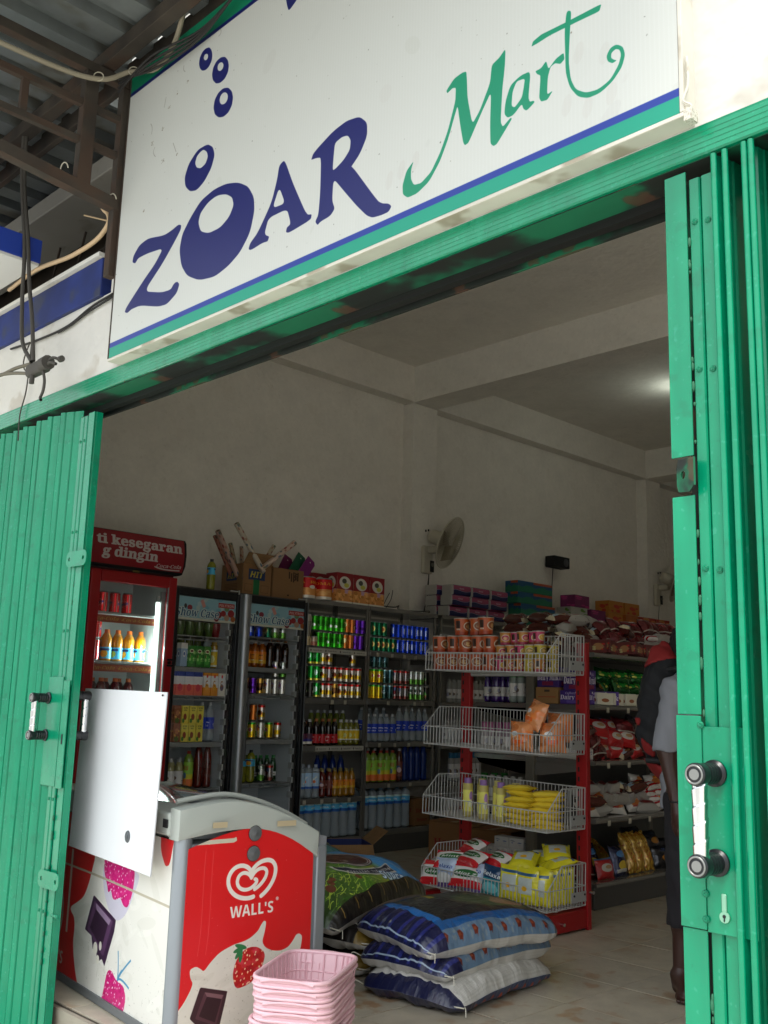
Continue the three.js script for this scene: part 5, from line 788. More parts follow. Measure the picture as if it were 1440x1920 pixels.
const decalTex = CT(512, 160, (c, w, h) => {
  c.fillStyle = '#8fb9c4'; c.fillRect(0, 0, w, h); for (let i = 0; i < 26; i++) { c.globalAlpha = 0.5; ell(c, rr(0, w), rr(0, h), rr(10, 40), rr(8, 24), ['#d4d2c0', '#5a9cb4', '#c9d4d0'][i % 3], rr(-1, 1)); } c.globalAlpha = 1;
  c.fillStyle = '#cfcdbb'; c.fillRect(0, h - 16, w, 16); c.save(); c.translate(215, 40); c.rotate(-0.5); c.fillStyle = '#cf8f84'; c.fillRect(-14, -30, 28, 58); c.restore(); ell(c, 100, 74, 22, 18, '#8c2f3c'); ell(c, 62, 66, 12, 16, '#3a3634');
  for (const [x, y, r, f] of [[360, 108, 26, '#8a2430'], [400, 96, 24, '#9a2a2c'], [430, 60, 22, '#6f8a5c'], [470, 92, 30, '#96262a'], [432, 124, 24, '#b08a72'], [340, 136, 22, '#7a1f2a'], [490, 130, 22, '#a85a2a']]) ell(c, x, y, r, r * 0.9, f);
  text(c, 'Show Case', 172, 108, 78, '#23577a', 'serif', { stroke: '#d6dcd4', lw: 9, skew: -0.2, sx: 0.92 });
  c.fillStyle = '#a52a28'; c.fillRect(352, 22, 148, 34); text(c, 'POLYTRON', 426, 40, 26, '#d9b7b0');
});
const LV1 = [1.635, 1.415, 1.215, 0.893, 0.572], LV2 = [1.662, 1.44, 1.238, 0.91, 0.593];
glassFridge(-1.905, 0.565, 'grey display fridge directly right of the red fridge', false, LV1);
glassFridge(-2.485, 0.64, 'grey display fridge with thick silver door handle on its left edge', true, LV2);
{ // contents of the two grey fridges
  const f1 = -1.905, f2 = -2.485, GA = 'goods in the grey display fridges', lz = 0.06 - 0.14;
  K.cup = (() => { const p = proto('drink_cup', 'cup'); M('cup', LA([[0.0001, 0.002], [0.026, 0], [0.036, 0.1], [0.037, 0.104]], 18), liquid(0x4a6a22, 0.3), p); M('lid', LA([[0.0001, 0.108], [0.034, 0.108], [0.038, 0.103]], 18), mat(0x8a9a6a, 0.4), p); return p; })();
  K.redCup = (() => { const p = K.cup.clone(); p.userData = { base: 'drink_cup', category: 'cup' }; p.children[0].material = mat(0x8a1c22, 0.3); p.children[1].material = mat(0xb0b0b0, 0.4); return p; })();
  const A = 'left grey fridge', Bf = 'right grey fridge';
  row('cup', 'green drink cup, # from left on the top shelf of the ' + A, f1, 1.637, 0.14, 0.082, 4, lz, GA); row('redCup', 'red drink cup on the top shelf of the ' + A, f1, 1.637, 0.45, 0, 1, lz, GA);
  K.greenCarton = boxKind('drink_carton', 'carton', 0.062, 0.15, 0.05, (c, w, h) => { c.fillStyle = '#2f6a2a'; c.fillRect(0, 0, w, h); ell(c, 60, 50, 40, 18, '#c9c4a0'); ell(c, 60, 50, 28, 10, '#5a2f1c'); ell(c, 60, 130, 46, 40, '#3f8a34'); scribble(c, w, h, ['#8ab06a', '#5a3a1c'], 4); });
  K.whiteBlueCarton = boxKind('drink_carton', 'carton', 0.06, 0.165, 0.05, (c, w, h) => { band(c, w, h, [[0.25, '#b9b8b2'], [0.75, '#7f93a8']]); ell(c, 64, 90, 28, 26, '#c9c9c9'); ell(c, 64, 90, 16, 14, '#3a5a8a'); });
  K.yellowTallBottle = bottleKind({ h: 0.19, r: 0.027, body: liquid(0xb89018), label: L.yellow, labY: [0.05, 0.7], cap: 0xc0982a, sh: 0.85, capR: 0.02 });
  put(K.whiteBlueCarton, 'white and blue carton at left on the second shelf of the left grey fridge', -6.115, 1.417, f1 - 0.13, PI / 2 + 0.1, GA);
  for (let i = 0; i < 3; i++) put(K.greenCarton, 'green chocolate drink carton, ' + ordinal(i) + ' from left, second shelf of the left grey fridge', -6.12 + i * 0.004, 1.417, f1 - 0.2 - i * 0.064, PI / 2 + 0.05, GA);
  row('sportBottle', 'blue label bottle, # from left on the second shelf of the ' + A, f1, 1.417, 0.38, 0.07, 1, lz, GA); row('yellowTallBottle', 'slim yellow bottle, # from left, second shelf of the ' + A, f1, 1.417, 0.45, 0.06, 1, lz, GA);
  const juice = (bg, fruit) => (c, w, h) => { band(c, w, h, [[0.14, bg], [0.5, '#cfcabd'], [0.36, bg]]); ell(c, 64, 30, 16, 14, '#b0302a'); ell(c, 64, 120, 34, 28, fruit); c.strokeStyle = '#8a5a1a'; c.lineWidth = 9; c.beginPath(); c.arc(64, 90, 20, 0.8, 5.4); c.stroke(); };
  K.pinkCarton = boxKind('juice_carton', 'carton', 0.072, 0.165, 0.055, (c, w, h) => { band(c, w, h, [[0.2, '#2a3a7a'], [0.35, '#cfc4bc'], [0.45, '#c0584a']]); ell(c, 64, 130, 34, 30, '#b03a44'); });
  K.orangeCarton = boxKind('juice_carton', 'carton', 0.06, 0.165, 0.05, juice('#c07a2a', '#c8862a')); K.greyCarton = boxKind('juice_carton', 'carton', 0.06, 0.165, 0.05, juice('#b8b4aa', '#5a4a5a'));
  const SH3 = 'third shelf of the left grey fridge';
  for (let i = 0; i < 4; i++) put(K.pinkCarton, 'pink and blue juice carton, ' + ordinal(i) + ' from left, ' + SH3, -6.12, 1.217, f1 - 0.04 - i * 0.076, PI / 2, GA);
  for (let i = 0; i < 2; i++) put(K.orangeCarton, 'white juice carton with orange letter, ' + ordinal(i) + ' from left, ' + SH3, -6.12, 1.217, f1 - 0.345 - i * 0.065, PI / 2, GA); put(K.greyCarton, 'white juice carton with dark letter, rightmost on the ' + SH3, -6.12, 1.217, f1 - 0.475, PI / 2, GA);
  K.mangoCarton = boxKind('juice_carton', 'carton', 0.058, 0.125, 0.05, (c, w, h) => { c.fillStyle = '#bfae4a'; c.fillRect(0, 0, w, h); text(c, 'ULTRA', 64, 26, 24, '#3a3a1a'); text(c, 'MILK', 64, 50, 22, '#3a3a1a'); ell(c, 60, 120, 30, 34, '#7a3a2a'); ell(c, 30, 160, 22, 24, '#3a6a2a'); });
  K.brownCarton = boxKind('juice_carton', 'carton', 0.058, 0.125, 0.05, (c, w, h) => { c.fillStyle = '#7a4a34'; c.fillRect(0, 0, w, h); ell(c, 64, 80, 34, 30, '#9a6a4a'); ell(c, 60, 160, 40, 30, '#4a5a2a'); scribble(c, w, h, ['#b8944a'], 3); });
  for (let k = 0; k < 2; k++) for (let i = 0; i < 5; i++) put(i < 2 ? K.brownCarton : K.mangoCarton, (i < 2 ? 'brown' : 'yellow') + ' milk carton, ' + ordinal(i) + ' from left, ' + (k ? 'upper' : 'lower') + ' layer, fourth shelf of the left fridge', -6.12 + rr(-0.005, 0.005), 0.895 + k * 0.1255, f1 - 0.05 - i * 0.064, PI / 2 + rr(-0.06, 0.06), GA);
  row('bigSportBottle', 'blue label bottle, # from left on the fourth shelf of the ' + A, f1, 0.895, 0.375, 0.075, 2, lz - 0.01, GA);
  row('limeJuice', 'pale juice bottle with white cap, # from left, lowest shelf of the ' + A, f1, 0.574, 0.07, 0.068, 3, lz, GA); row('teaBottle', 'green and orange tea bottle, # from left, lowest shelf of the ' + A, f1, 0.574, 0.29, 0.07, 1, lz, GA); row('redTallBottle', 'tall red bottle, # from left, lowest shelf of the ' + A, f1, 0.574, 0.37, 0.075, 2, lz, GA);
  row('blueCan', 'blue can, # from left on the top shelf of the ' + Bf, f2, 1.664, 0.19, 0.085, 2, lz, GA); row('deepGreenCan', 'green can, # from left on the top shelf of the ' + Bf, f2, 1.664, 0.36, 0.07, 1, lz, GA); row('silverCan', 'silver and green can, # from left, top shelf of the ' + Bf, f2, 1.664, 0.43, 0.075, 2, lz, GA);
  row('orangeBottle', 'orange drink bottle with white cap, # from left, second shelf of the ' + Bf, f2, 1.442, 0.17, 0.072, 3, lz, GA); row('brownBottle', 'dark brown bottle, # from left, second shelf of the ' + Bf, f2, 1.442, 0.39, 0.075, 3, lz, GA);
  ['goldCan', 'purpleCan', 'goldCan', 'whiteCan', 'whiteCan', 'whiteCan'].forEach((k, i) => row(k, 'slim can, # from left on the third shelf of the ' + Bf, f2, 1.24, 0.165 + i * 0.072, 0, 1, lz, GA, i)); ['whiteCan', 'silverCan'].forEach((k, i) => row(k, 'slim can stacked on top, # from left, third shelf of the ' + Bf, f2, 1.3695, 0.453 + i * 0.072, 0, 1, lz, GA, i));
  ['redYellowCan', 'orangeCan', 'redYellowCan'].forEach((k, i) => row(k, 'juice can in the upper layer, # from left, fourth shelf of the ' + Bf, f2, 1.0415, 0.17 + i * 0.085, 0, 1, lz, GA, i)); ['redYellowCan', 'yellowCan', 'whiteCan', 'yellowCan', 'redYellowCan'].forEach((k, i) => row(k, 'juice can in the lower layer, # from left, fourth shelf of the ' + Bf, f2, 0.912, 0.17 + i * 0.082, 0, 1, lz, GA, i));
  row('syrup', 'yellow label bottle, # from left, lowest shelf of the ' + Bf, f2, 0.595, 0.18, 0.078, 2, lz, GA); ['silverCan', 'redSilverCan'].forEach((k, i) => row(k, 'coconut drink can, # from left, lowest shelf of the ' + Bf, f2, 0.595, 0.35 + i * 0.085, 0, 1, lz + 0.01, GA, i)); row('greenGlass', 'small green glass bottle, # from left, lowest shelf of the ' + Bf, f2, 0.595, 0.35, 0.06, 4, lz - 0.07, GA);
  for (const [k, nm, y, o, st, n] of [['cup', 'green drink cup', 1.637, 0.10, 0.082, 5], ['greenYellowBottle', 'olive bottle', 1.417, 0.09, 0.075, 6], ['sportBottle', 'blue label bottle', 0.895, 0.09, 0.075, 6], ['limeJuice', 'pale juice bottle', 0.574, 0.09, 0.07, 6]]) row(k, nm + ' in the back row, # from left, shelf at ' + (y > 1.6 ? 'the top' : y > 1.3 ? 'second height' : y > 0.8 ? 'fourth height' : 'lowest height') + ', left fridge', f1, y, o, st, n, lz - 0.13, GA);
  for (const [k, nm, y, o, st, n] of [['whiteCan', 'pale can', 1.664, 0.14, 0.075, 6], ['orangeBottle', 'orange bottle', 1.442, 0.16, 0.075, 6], ['goldCan', 'gold can', 1.24, 0.15, 0.072, 6], ['silverCan', 'silver can', 0.912, 0.15, 0.072, 6], ['greenGlass', 'green glass bottle', 0.595, 0.13, 0.065, 4]]) row(k, nm + ' in the back row, # from left, shelf at ' + (y > 1.6 ? 'the top' : y > 1.4 ? 'second height' : y > 1.1 ? 'third height' : y > 0.8 ? 'fourth height' : 'lowest height') + ', right fridge', f2, y, o, st, n, lz - 0.13, GA);
  for (let i = 0; i < 5; i++) { const [x, z] = at(f2, 0.16 + i * 0.075, -0.16); put(K.bigWater, 'water bottle lying down, ' + ordinal(i) + ' from left in the bottom of the right grey fridge', x, 0.30, z, PI / 2 + 0.2, GA, PI / 2 - 0.1, 0); }
}
{ // red drink cooler
  const t = thing('drink_cooler', 'red glass-door drink fridge with white slogan on its header', 'fridge', -6.0, 0, -1.1, PI / 2), w = 0.785, D = 0.5;
  const redM = mat(0xa80f18, 0.35), dk = mat(0x4c0a0d, 0.5), liner = mat(0xc9d0d0, 0.5);
  M('cabinet', MG(RB(0.03, 2.02, D, 0.004, 0.015, 1.02, -D / 2 - 0.06), RB(0.03, 2.02, D, 0.004, w - 0.015, 1.02, -D / 2 - 0.06), B(w - 0.06, 1.9, 0.02, w / 2, 1.02, -D - 0.04), B(w, 0.05, D, w / 2, 2.035, -D / 2 - 0.06), B(w - 0.06, 0.3, D - 0.03, w / 2, 0.16, -D / 2 - 0.07)), dk, t);
  M('liner', MG(B(0.012, 1.68, D - 0.05, 0.038, 1.16, -D / 2 - 0.06), B(0.012, 1.68, D - 0.05, w - 0.038, 1.16, -D / 2 - 0.06), B(w - 0.08, 1.7, 0.01, w / 2, 1.15, -D - 0.02)), liner, t);
  const hd = CT(700, 250, (c, W, H) => { c.fillStyle = '#8e1420'; c.fillRect(0, 0, W, H); for (let i = 0; i < 20; i++) { c.globalAlpha = 0.12; ell(c, rr(0, W), rr(0, H), rr(20, 70), rr(10, 40), i % 2 ? '#5a0a14' : '#b02430'); } c.globalAlpha = 1; text(c, 'ti kesegaran', 392, 72, 92, '#c9bfba', 'serif', { stroke: '#c9bfba', lw: 5, sx: 1.02 }); text(c, 'g dingin', 330, 158, 92, '#c9bfba', 'serif', { stroke: '#c9bfba', lw: 5 }); text(c, 'Coca-Cola', 600, 214, 36, '#c9bfba', 'serif', { skew: -0.3, rot: -0.05 }); c.strokeStyle = '#c9bfba'; c.lineWidth = 9; c.beginPath(); c.moveTo(500, 226); c.quadraticCurveTo(540, 248, 680, 236); c.stroke(); });
  const hp = [[0, 0], [0.02, 0.004], [0.055, 0.06], [0.062, 0.14], [0.05, 0.22], [0.03, 0.245], [0, 0.25], [-0.3, 0.25], [-0.3, 0]]; const hg = EX(hp, 0.83); hg.rotateY(-PI / 2); hg.translate(0.81, 2.04, -0.01); M('header_box', toCreasedNormals(hg, 0.4), blackMatte, t);
  const pg = new THREE.PlaneGeometry(0.79, 0.226, 1, 10); { const p = pg.attributes.position; for (let i = 0; i < p.count; i++) { const y = p.getY(i) + 0.113; p.setXYZ(i, p.getX(i) + 0.395, 2.053 + y, 0.0275 + 0.028 * Math.sin(PI * Math.min(1, (y + 0.03) / 0.28))); } pg.computeVertexNormals(); } M('header_print', pg, mat(0xffffff, 0.35, 0, { map: hd }), t);
  const d = new THREE.Group(); d.name = 'door'; t.add(d);
  M('stile', RB(0.075, 1.78, 0.045, 0.008, 0.16, 1.13, -0.0235), redM, d); M('stile', RB(0.062, 1.78, 0.045, 0.008, w - 0.031, 1.13, -0.0235), redM, d); M('rail', RB(w - 0.26, 0.075, 0.045, 0.006, 0.462, 1.981, -0.0235), redM, d); M('rail', RB(w - 0.26, 0.16, 0.045, 0.006, 0.462, 0.32, -0.0235), redM, d);
  M('jamb', RB(0.10, 1.8, 0.05, 0.006, 0.062, 1.12, -0.04), redM, t);
  M('trim', MG(B(0.008, 1.56, 0.008, w - 0.067, 1.17, -0.006)), mat(0xa9adb0, 0.35, 0.6), d); M('pane', B(w - 0.26, 1.545, 0.004, 0.462, 1.172, -0.03), glass, d);
  M('lock', MG(RB(0.05, 0.014, 0.02, 0.004, w - 0.02, 1.452, 0.008), RB(0.05, 0.014, 0.02, 0.004, w - 0.02, 1.412, 0.008), CY(0.012, 0.012, 0.01, 10, w - 0.03, 1.432, 0.008, 'z')), mat(0x2a2524, 0.35, 0.6), d); M('badge', B(0.05, 0.012, 0.003, 0.45, 2.03, 0.0015), mat(0x8a7a48, 0.4, 0.5), t);
  const st = CT(512, 64, (c, W, H) => { c.fillStyle = '#8c3a1c'; c.fillRect(0, 0, W, H); for (const x of [120, 350]) text(c, 'Coca-Cola', x, 30, 42, '#b08a3a', 'serif', { skew: -0.3 }); ell(c, 250, 34, 12, 5, '#b08a3a', -0.5); ell(c, 470, 34, 12, 5, '#b08a3a', -0.5); });
  for (const y of [1.75, 1.425, 1.10]) { M('shelf', RB(0.6, 0.016, 0.36, 0.003, 0.46, y - 0.008, -0.27), mat(0xa4a8a8, 0.4, 0.3), t); M('shelf_strip', B(0.55, 0.048, 0.004, 0.435, y - 0.046, -0.088), mat(0xffffff, 0.45, 0, { map: st }), t); M('bracket', MG(B(0.04, 0.014, 0.02, 0.73, y - 0.02, -0.1), B(0.04, 0.014, 0.02, 0.73, y - 0.05, -0.1)), mat(0xb9c0bc, 0.5), t); }
  const tube = CY(0.0135, 0.0135, 1.35, 14, 0.685, 1.17, -0.075); M('tube_lamp', tube, mat(0xffffff, 0.5, 0, { emissive: 0xe6fff4, emissiveIntensity: 1.5 }), t); M('lamp_socket', MG(CY(0.014, 0.014, 0.04, 12, 0.685, 1.865, -0.075), CY(0.014, 0.014, 0.04, 12, 0.685, 0.475, -0.075)), mat(0x9aa6a2, 0.5), t);
  M('lamp_channel', B(0.045, 1.5, 0.02, 0.725, 1.17, -0.07), mat(0x98a09e, 0.5, 0.3), t);
  for (const y of [0.85, 1.5]) { const pl = new THREE.PointLight(0xe6fff4, 0.12, 3, 2); pl.position.set(0.655, y, -0.1); pl.castShadow = true; pl.shadow.radius = 2; pl.name = 'tube_light'; t.add(pl); }
  const zl = -1.1, lz = 0.1 - 0.235, GC = 'drinks in the red fridge';
  row('redCan', 'red soda can, # from left on the top shelf of the red fridge', zl, 1.752, 0.25, 0.095, 4, lz, GC);
  for (let k = 0; k < 2; k++) row('redCan', 'red soda can, # from left, ' + (k ? 'upper' : 'lower') + ' layer, second shelf of the red fridge', zl, 1.427 + k * 0.1485, 0.235, 0.082, 2, lz, GC);
  row('fantaBottle', 'orange soda bottle, # from left in front row, second shelf of the red fridge', zl, 1.427, 0.40, 0.088, 4, lz, GC); row('fantaBottle', 'orange soda bottle, # from left in back row, second shelf of the red fridge', zl, 1.427, 0.37, 0.088, 4, lz - 0.09, GC);
  row('limeBottle', 'green soda bottle, leftmost on the third shelf of the red fridge', zl, 1.102, 0.2, 0, 1, lz, GC); row('strawBottle', 'dark red soda bottle, # from left in front row, third shelf of the red fridge', zl, 1.102, 0.29, 0.1, 4, lz, GC); row('strawBottle', 'dark red soda bottle, # from left in back row, third shelf of the red fridge', zl, 1.102, 0.27, 0.1, 4, lz - 0.09, GC);
}
// ---------------------------------------------------------------- things on top of fridges and shelves
{
  const top = 1.985;
  const [bx, bz] = [-6.2, -2.30]; const sb = K.syrup; { const o = sb.clone(); delete o.userData.base; o.name = numbered('drink_bottle'); tag(o, 'yellow-green bottle with black cap standing on top of the left grey fridge', 'bottle'); o.position.set(bx, top, bz); scene.add(o); }
  const boxTex = (draw) => CT(256, 256, (c, w, h) => { c.fillStyle = '#8f6a44'; c.fillRect(0, 0, w, h); for (let i = 0; i < 300; i++) { c.globalAlpha = 0.08; c.fillStyle = i % 2 ? '#b08a60' : '#5f452c'; c.fillRect(rr(0, w), rr(0, h), rr(10, 80), 1); } c.globalAlpha = 1; draw(c, w, h); });
  const openBox = (name, label, w, h, d, x, y, z, front, side) => {
    const t = thing(name, label, 'box', x, y, z, PI / 2), fm = mat(0xffffff, 0.9, 0, { map: front }), sm = mat(0xffffff, 0.9, 0, { map: side });
    M('front_panel', B(w, h, 0.004, 0, h / 2, d / 2), fm, t); M('back_panel', B(w, h, 0.004, 0, h / 2, -d / 2), card, t); M('side_panel', B(0.004, h, d - 0.006, -w / 2, h / 2, 0), sm, t); M('side_panel', B(0.004, h, d - 0.006, w / 2, h / 2, 0), card, t); M('bottom', B(w - 0.006, 0.004, d - 0.006, 0, 0.004, 0), card, t);
    const fl = B(w, 0.004, 0.10, 0, 0, 0.05); fl.rotateX(-0.9); fl.translate(0, h, d / 2); const f2 = B(0.10, 0.004, d, -0.05, 0, 0); f2.rotateZ(-0.8); f2.translate(-w / 2, h, 0); return [t, fl, f2];
  };
  const hit = (c, w, h) => { c.fillStyle = '#2a3c62'; c.fillRect(50, 40, 150, 90); text(c, 'HIT', 124, 86, 72, '#c8b43a', 'sans-serif', { skew: -0.25 }); c.fillStyle = '#1f6a3c'; c.fillRect(96, 128, 56, 128); c.strokeStyle = '#6b4c2e'; c.lineWidth = 3; c.strokeRect(20, 170, 66, 60); c.strokeRect(168, 170, 66, 60); };
  const hitSide = (c, w, h) => { c.fillStyle = '#2a3c62'; c.fillRect(60, 60, 130, 80); text(c, 'HIT', 124, 102, 60, '#c8b43a', 'sans-serif', { skew: -0.25 }); c.strokeStyle = '#5b4028'; for (let i = 0; i < 6; i++) { c.lineWidth = 4; c.beginPath(); c.moveTo(40, 170 + i * 12); c.lineTo(200, 168 + i * 12); c.stroke(); } };
  const [h1, fa, fb] = openBox('cardboard_box', 'open brown carton printed with a blue sign and yellow letters on the fridge', 0.27, 0.235, 0.27, -6.30, top + 0.002, -2.70, boxTex(hit), boxTex(hitSide)); M('flap', fa, card, h1);
  const [h2, , fd] = openBox('cardboard_box', 'plain open brown carton right of the blue-printed one on the fridge', 0.31, 0.235, 0.27, -6.30, top + 0.002, -3.01, boxTex((c) => { text(c, 'ABC', 190, 60, 40, '#3f2d1c', 'sans-serif', { rot: 1.57 }); for (let i = 0; i < 5; i++) { c.fillStyle = '#3f2d1c'; c.fillRect(130 + i * 18, 20 + (i % 2) * 10, 10, 60 + (i % 3) * 14); } ell(c, 130, 225, 8, 8, '#3f2d1c'); }), boxTex(() => {})); M('flap', fd, card, h2);
  // rolled wrapping papers and folders sticking out of the cartons
  const G = 'paper rolls in the open carton', cols = [[0xd8b8ac, 'pink and white'], [0xb87a68, 'rusty red'], [0xdcc2b4, 'pale rose'], [0xe4ded0, 'cream'], [0xb4a88c, 'beige'], [0xcab29c, 'tan'], [0xe8d4c8, 'flowered pink'], [0xd8d0b8, 'ivory']];
  const rolls = [[[-6.25, 2.10, -2.60], [-6.15, 2.43, -2.30], 0.02], [[-6.33, 2.10, -2.60], [-6.3, 2.42, -2.38], 0.016], [[-6.36, 2.10, -2.62], [-6.38, 2.40, -2.48], 0.018], [[-6.14, 2.17, -2.74], [-6.1, 2.50, -2.43], 0.021], [[-6.36, 2.1, -2.68], [-6.40, 2.40, -2.6], 0.016], [[-6.35, 2.12, -2.70], [-6.36, 2.38, -2.68], 0.015], [[-6.13, 2.18, -2.70], [-6.09, 2.43, -3.0], 0.021], [[-6.26, 2.10, -2.72], [-6.2, 2.40, -2.88], 0.017]];
  const rp = CT(128, 128, (c, w, h) => { c.fillStyle = '#e6ddd4'; c.fillRect(0, 0, w, h); for (let i = 0; i < 40; i++) ell(c, rr(0, w), rr(0, h), rr(3, 9), rr(3, 8), ['#b0625a', '#7f8f6a', '#6f86a0', '#c49a8a'][i % 4]); });
  const where = ['leaning farthest left', 'second from left', 'third from left', 'longest and crossing forward at left', 'fifth from left', 'upright in the middle', 'crossing forward to the right', 'behind the right-leaning one'];
  rolls.forEach(([a, b, r], i) => { const o = thing('paper_roll', cols[i][1] + ' paper roll in the printed carton, ' + where[i], 'paper roll'); M('roll', ROD(a, b, r, 12), mat(cols[i][0], 0.7, 0, { map: rp }), o); M('core', ROD(b.map((v, k) => v + (a[k] - b[k]) * 0.002), b.map((v, k) => v - (a[k] - b[k]) * 0.006), r * 0.55, 10), mat(0x6f604c, 0.9), o); });
  for (const [nm, col, lb, x, z, tilt, hh] of [['folder', 0x1d5a3e, 'dark green plastic folder leaning out of the plain carton', -6.27, -3.02, 0.55, 0.40], ['folder', 0x7c1f6e, 'purple plastic folder leaning right out of the plain carton', -6.22, -3.07, 0.62, 0.38], ['folder', 0x6a1a4a, 'maroon plastic folder half hidden behind the green one', -6.34, -2.99, 0.45, 0.36], ['folder', 0x16382a, 'small dark green folder at the left of the plain carton', -6.30, -2.92, -0.5, 0.34]]) { const o = thing(nm, lb, 'folder', x, top + 0.04, z); const g = EX([[-0.05, 0], [0.05, 0], [0.05, hh - 0.02], [0.03, hh], [-0.05, hh]], 0.006, 0, [circle(0.0, hh - 0.03, 0.008, 10)]); g.rotateY(PI / 2); M('cover', g, mat(col, 0.45), o); const g2 = EX([[-0.048, 0], [0.048, 0], [0.048, hh - 0.03], [-0.048, hh - 0.03]], 0.004); g2.rotateY(PI / 2); g2.translate(-0.006, 0, 0); M('pages', g2, mat(col, 0.6), o); o.rotation.x = -tilt; }
  // biscuit boxes and tins on the shelf top
  const bis = boxKind('biscuit_box', 'box', 0.178, 0.25, 0.14, (c, w, h) => { c.fillStyle = '#6e161c'; c.fillRect(0, 0, w, h); c.fillStyle = '#a8703a'; c.fillRect(0, h * 0.55, w, h * 0.45); ell(c, 66, 62, 46, 40, '#a9a59a', 0.2); ell(c, 60, 52, 18, 16, '#3c3c34'); ell(c, 78, 78, 20, 14, '#9a9440'); c.fillStyle = '#9a7a8c'; c.fillRect(66, 104, 54, 26); for (let i = 0; i < 22; i++) ell(c, rr(0, w), rr(h * 0.62, h * 0.92), rr(8, 15), rr(8, 14), ['#b07a42', '#96622f', '#be8c54'][i % 3]); c.fillStyle = '#aaa49a'; c.fillRect(0, h - 12, w, 12); });
  for (let i = 0; i < 3; i++) put(bis, 'red and tan biscuit box on the shelf top, ' + ['left', 'middle', 'right'][i] + ' one of the three in front', -6.2, 2.004, -3.585 - i * 0.187, PI / 2 + rr(-0.03, 0.03), 'biscuit boxes on the shelf top');
  for (let i = 0; i < 2; i++) put(bis, 'red biscuit box in the back row of the shelf top, ' + ['left', 'right'][i] + ' one', -6.40, 2.004, -3.30 - i * 0.19, PI / 2, 'biscuit boxes on the shelf top');
  const tin = canKind((c, w, h) => { band(c, w, h, [[0.5, '#a01c1c'], [0.35, '#b07a44'], [0.15, '#b0aaa0']]); for (const x of [32, 96]) { text(c, 'ROMA', x, 22, 16, '#c8862a', 'serif'); ell(c, x - 18, 44, 8, 8, '#b8b4aa'); } for (let i = 0; i < 16; i++) ell(c, rr(0, w), rr(52, 74), 6, 5, '#be8c54'); }, 0.075, 0.185, 0.3, 'biscuit_tin'); tin.userData.category = 'tin';
  put(tin, 'round red biscuit tin standing left of the three biscuit boxes', -6.19, 2.004, -3.40, PI / 2 + 0.5, 'biscuit tins on the shelf top'); put(tin, 'round red biscuit tin against the plain carton', -6.21, 2.004, -3.24, PI / 2 - 0.6, 'biscuit tins on the shelf top');
  const cb = thing('loose_cable', 'thin cable curling over the shelf top and down the pillar', 'cable'); M('cord', TU([[-6.2, 2.03, -4.06], [-6.15, 2.025, -4.2], [-6.2, 2.05, -4.3], [-6.3, 2.03, -4.4], [-6.2, 2.02, -4.55], [-6.25, 2.04, -4.75], [-6.46, 2.03, -4.9], [-6.47, 2.25, -4.96], [-6.47, 2.44, -4.97]], 0.005), cable, cb); M('twig', TU([[-6.2, 2.02, -4.1], [-6.2, 2.09, -4.14], [-6.2, 2.15, -4.18]], 0.003), cable, cb); M('twig', TU([[-6.22, 2.02, -4.16], [-6.22, 2.1, -4.22], [-6.21, 2.18, -4.23]], 0.003), cable, cb);
  // tissue packs and other goods on the tops of the far wall shelves
  const tissue = (() => { const p = proto('tissue_pack', 'tissue pack'), m = mat(0xffffff, 0.35, 0, { map: CT(256, 96, (c, w, h) => { c.fillStyle = '#a84a6c'; c.fillRect(0, 0, w, h); c.fillStyle = '#1c2258'; c.beginPath(); c.moveTo(0, 96); c.lineTo(0, 50); c.bezierCurveTo(70, 20, 120, 80, 256, 40); c.lineTo(256, 96); c.fill(); c.strokeStyle = '#c8b8c8'; c.lineWidth = 3; c.beginPath(); c.moveTo(0, 52); c.bezierCurveTo(70, 24, 120, 84, 256, 44); c.stroke(); c.fillStyle = '#b9b4b0'; c.fillRect(0, 0, 8, 96); text(c, 'tissue', 120, 30, 22, '#d0b8c4', 'serif'); }) }); M('wrapper', RB(0.27, 0.098, 0.135, 0.02, 0, 0.05, 0), m, p); M('end_face', RB(0.006, 0.094, 0.13, 0.02, -0.136, 0.05, 0), mat(0xb5b2aa, 0.5), p); return p; })();
  for (let k = 0; k < 3; k++) for (let i = 0; i < 3; i++) put(tissue, 'pink and navy tissue pack, ' + ['bottom', 'middle', 'top'][k] + ' layer, ' + ['nearest', 'middle', 'farthest'][i] + ' in its row on the wall shelf', -6.20 + (k === 1 ? 0.03 : 0), 2.004 + k * 0.1, -5.02 - i * 0.277 - (k === 2 ? 0.05 : 0), PI / 2, 'tissue packs on the wall shelf');
  for (let k = 0; k < 3; k++) put(tissue, 'tissue pack showing its white end beside the pillar, ' + ['bottom', 'middle', 'top'][k] + ' of three', -6.345, 2.004 + k * 0.1, -5.0, PI / 2, 'tissue packs on the wall shelf');
  const gb = (nm, w, h, d, f) => boxKind(nm, 'carton', w, h, d, f);
  const teal = gb('goods_carton', 0.58, 0.112, 0.16, (c, w, h) => { c.fillStyle = '#16405e'; c.fillRect(0, 0, w, h); c.fillStyle = '#1c5a44'; c.beginPath(); c.moveTo(0, h * 0.4); for (let x = 0; x <= w; x += 16) c.lineTo(x, h * (0.45 + 0.12 * Math.sin(x * 0.12))); c.lineTo(w, h); c.lineTo(0, h); c.fill(); c.fillStyle = '#8a3f26'; c.fillRect(w * 0.45, 0, w * 0.55, h * 0.22); });
  ['lowest', 'second', 'third', 'topmost'].forEach((n, k) => put(teal, 'teal and orange goods carton, ' + n + ' of the stack on the wall shelf', -6.28, 2.004 + k * 0.114, -6.28 - (k < 2 ? 0.05 : 0), PI / 2, 'teal cartons on the wall shelf'));
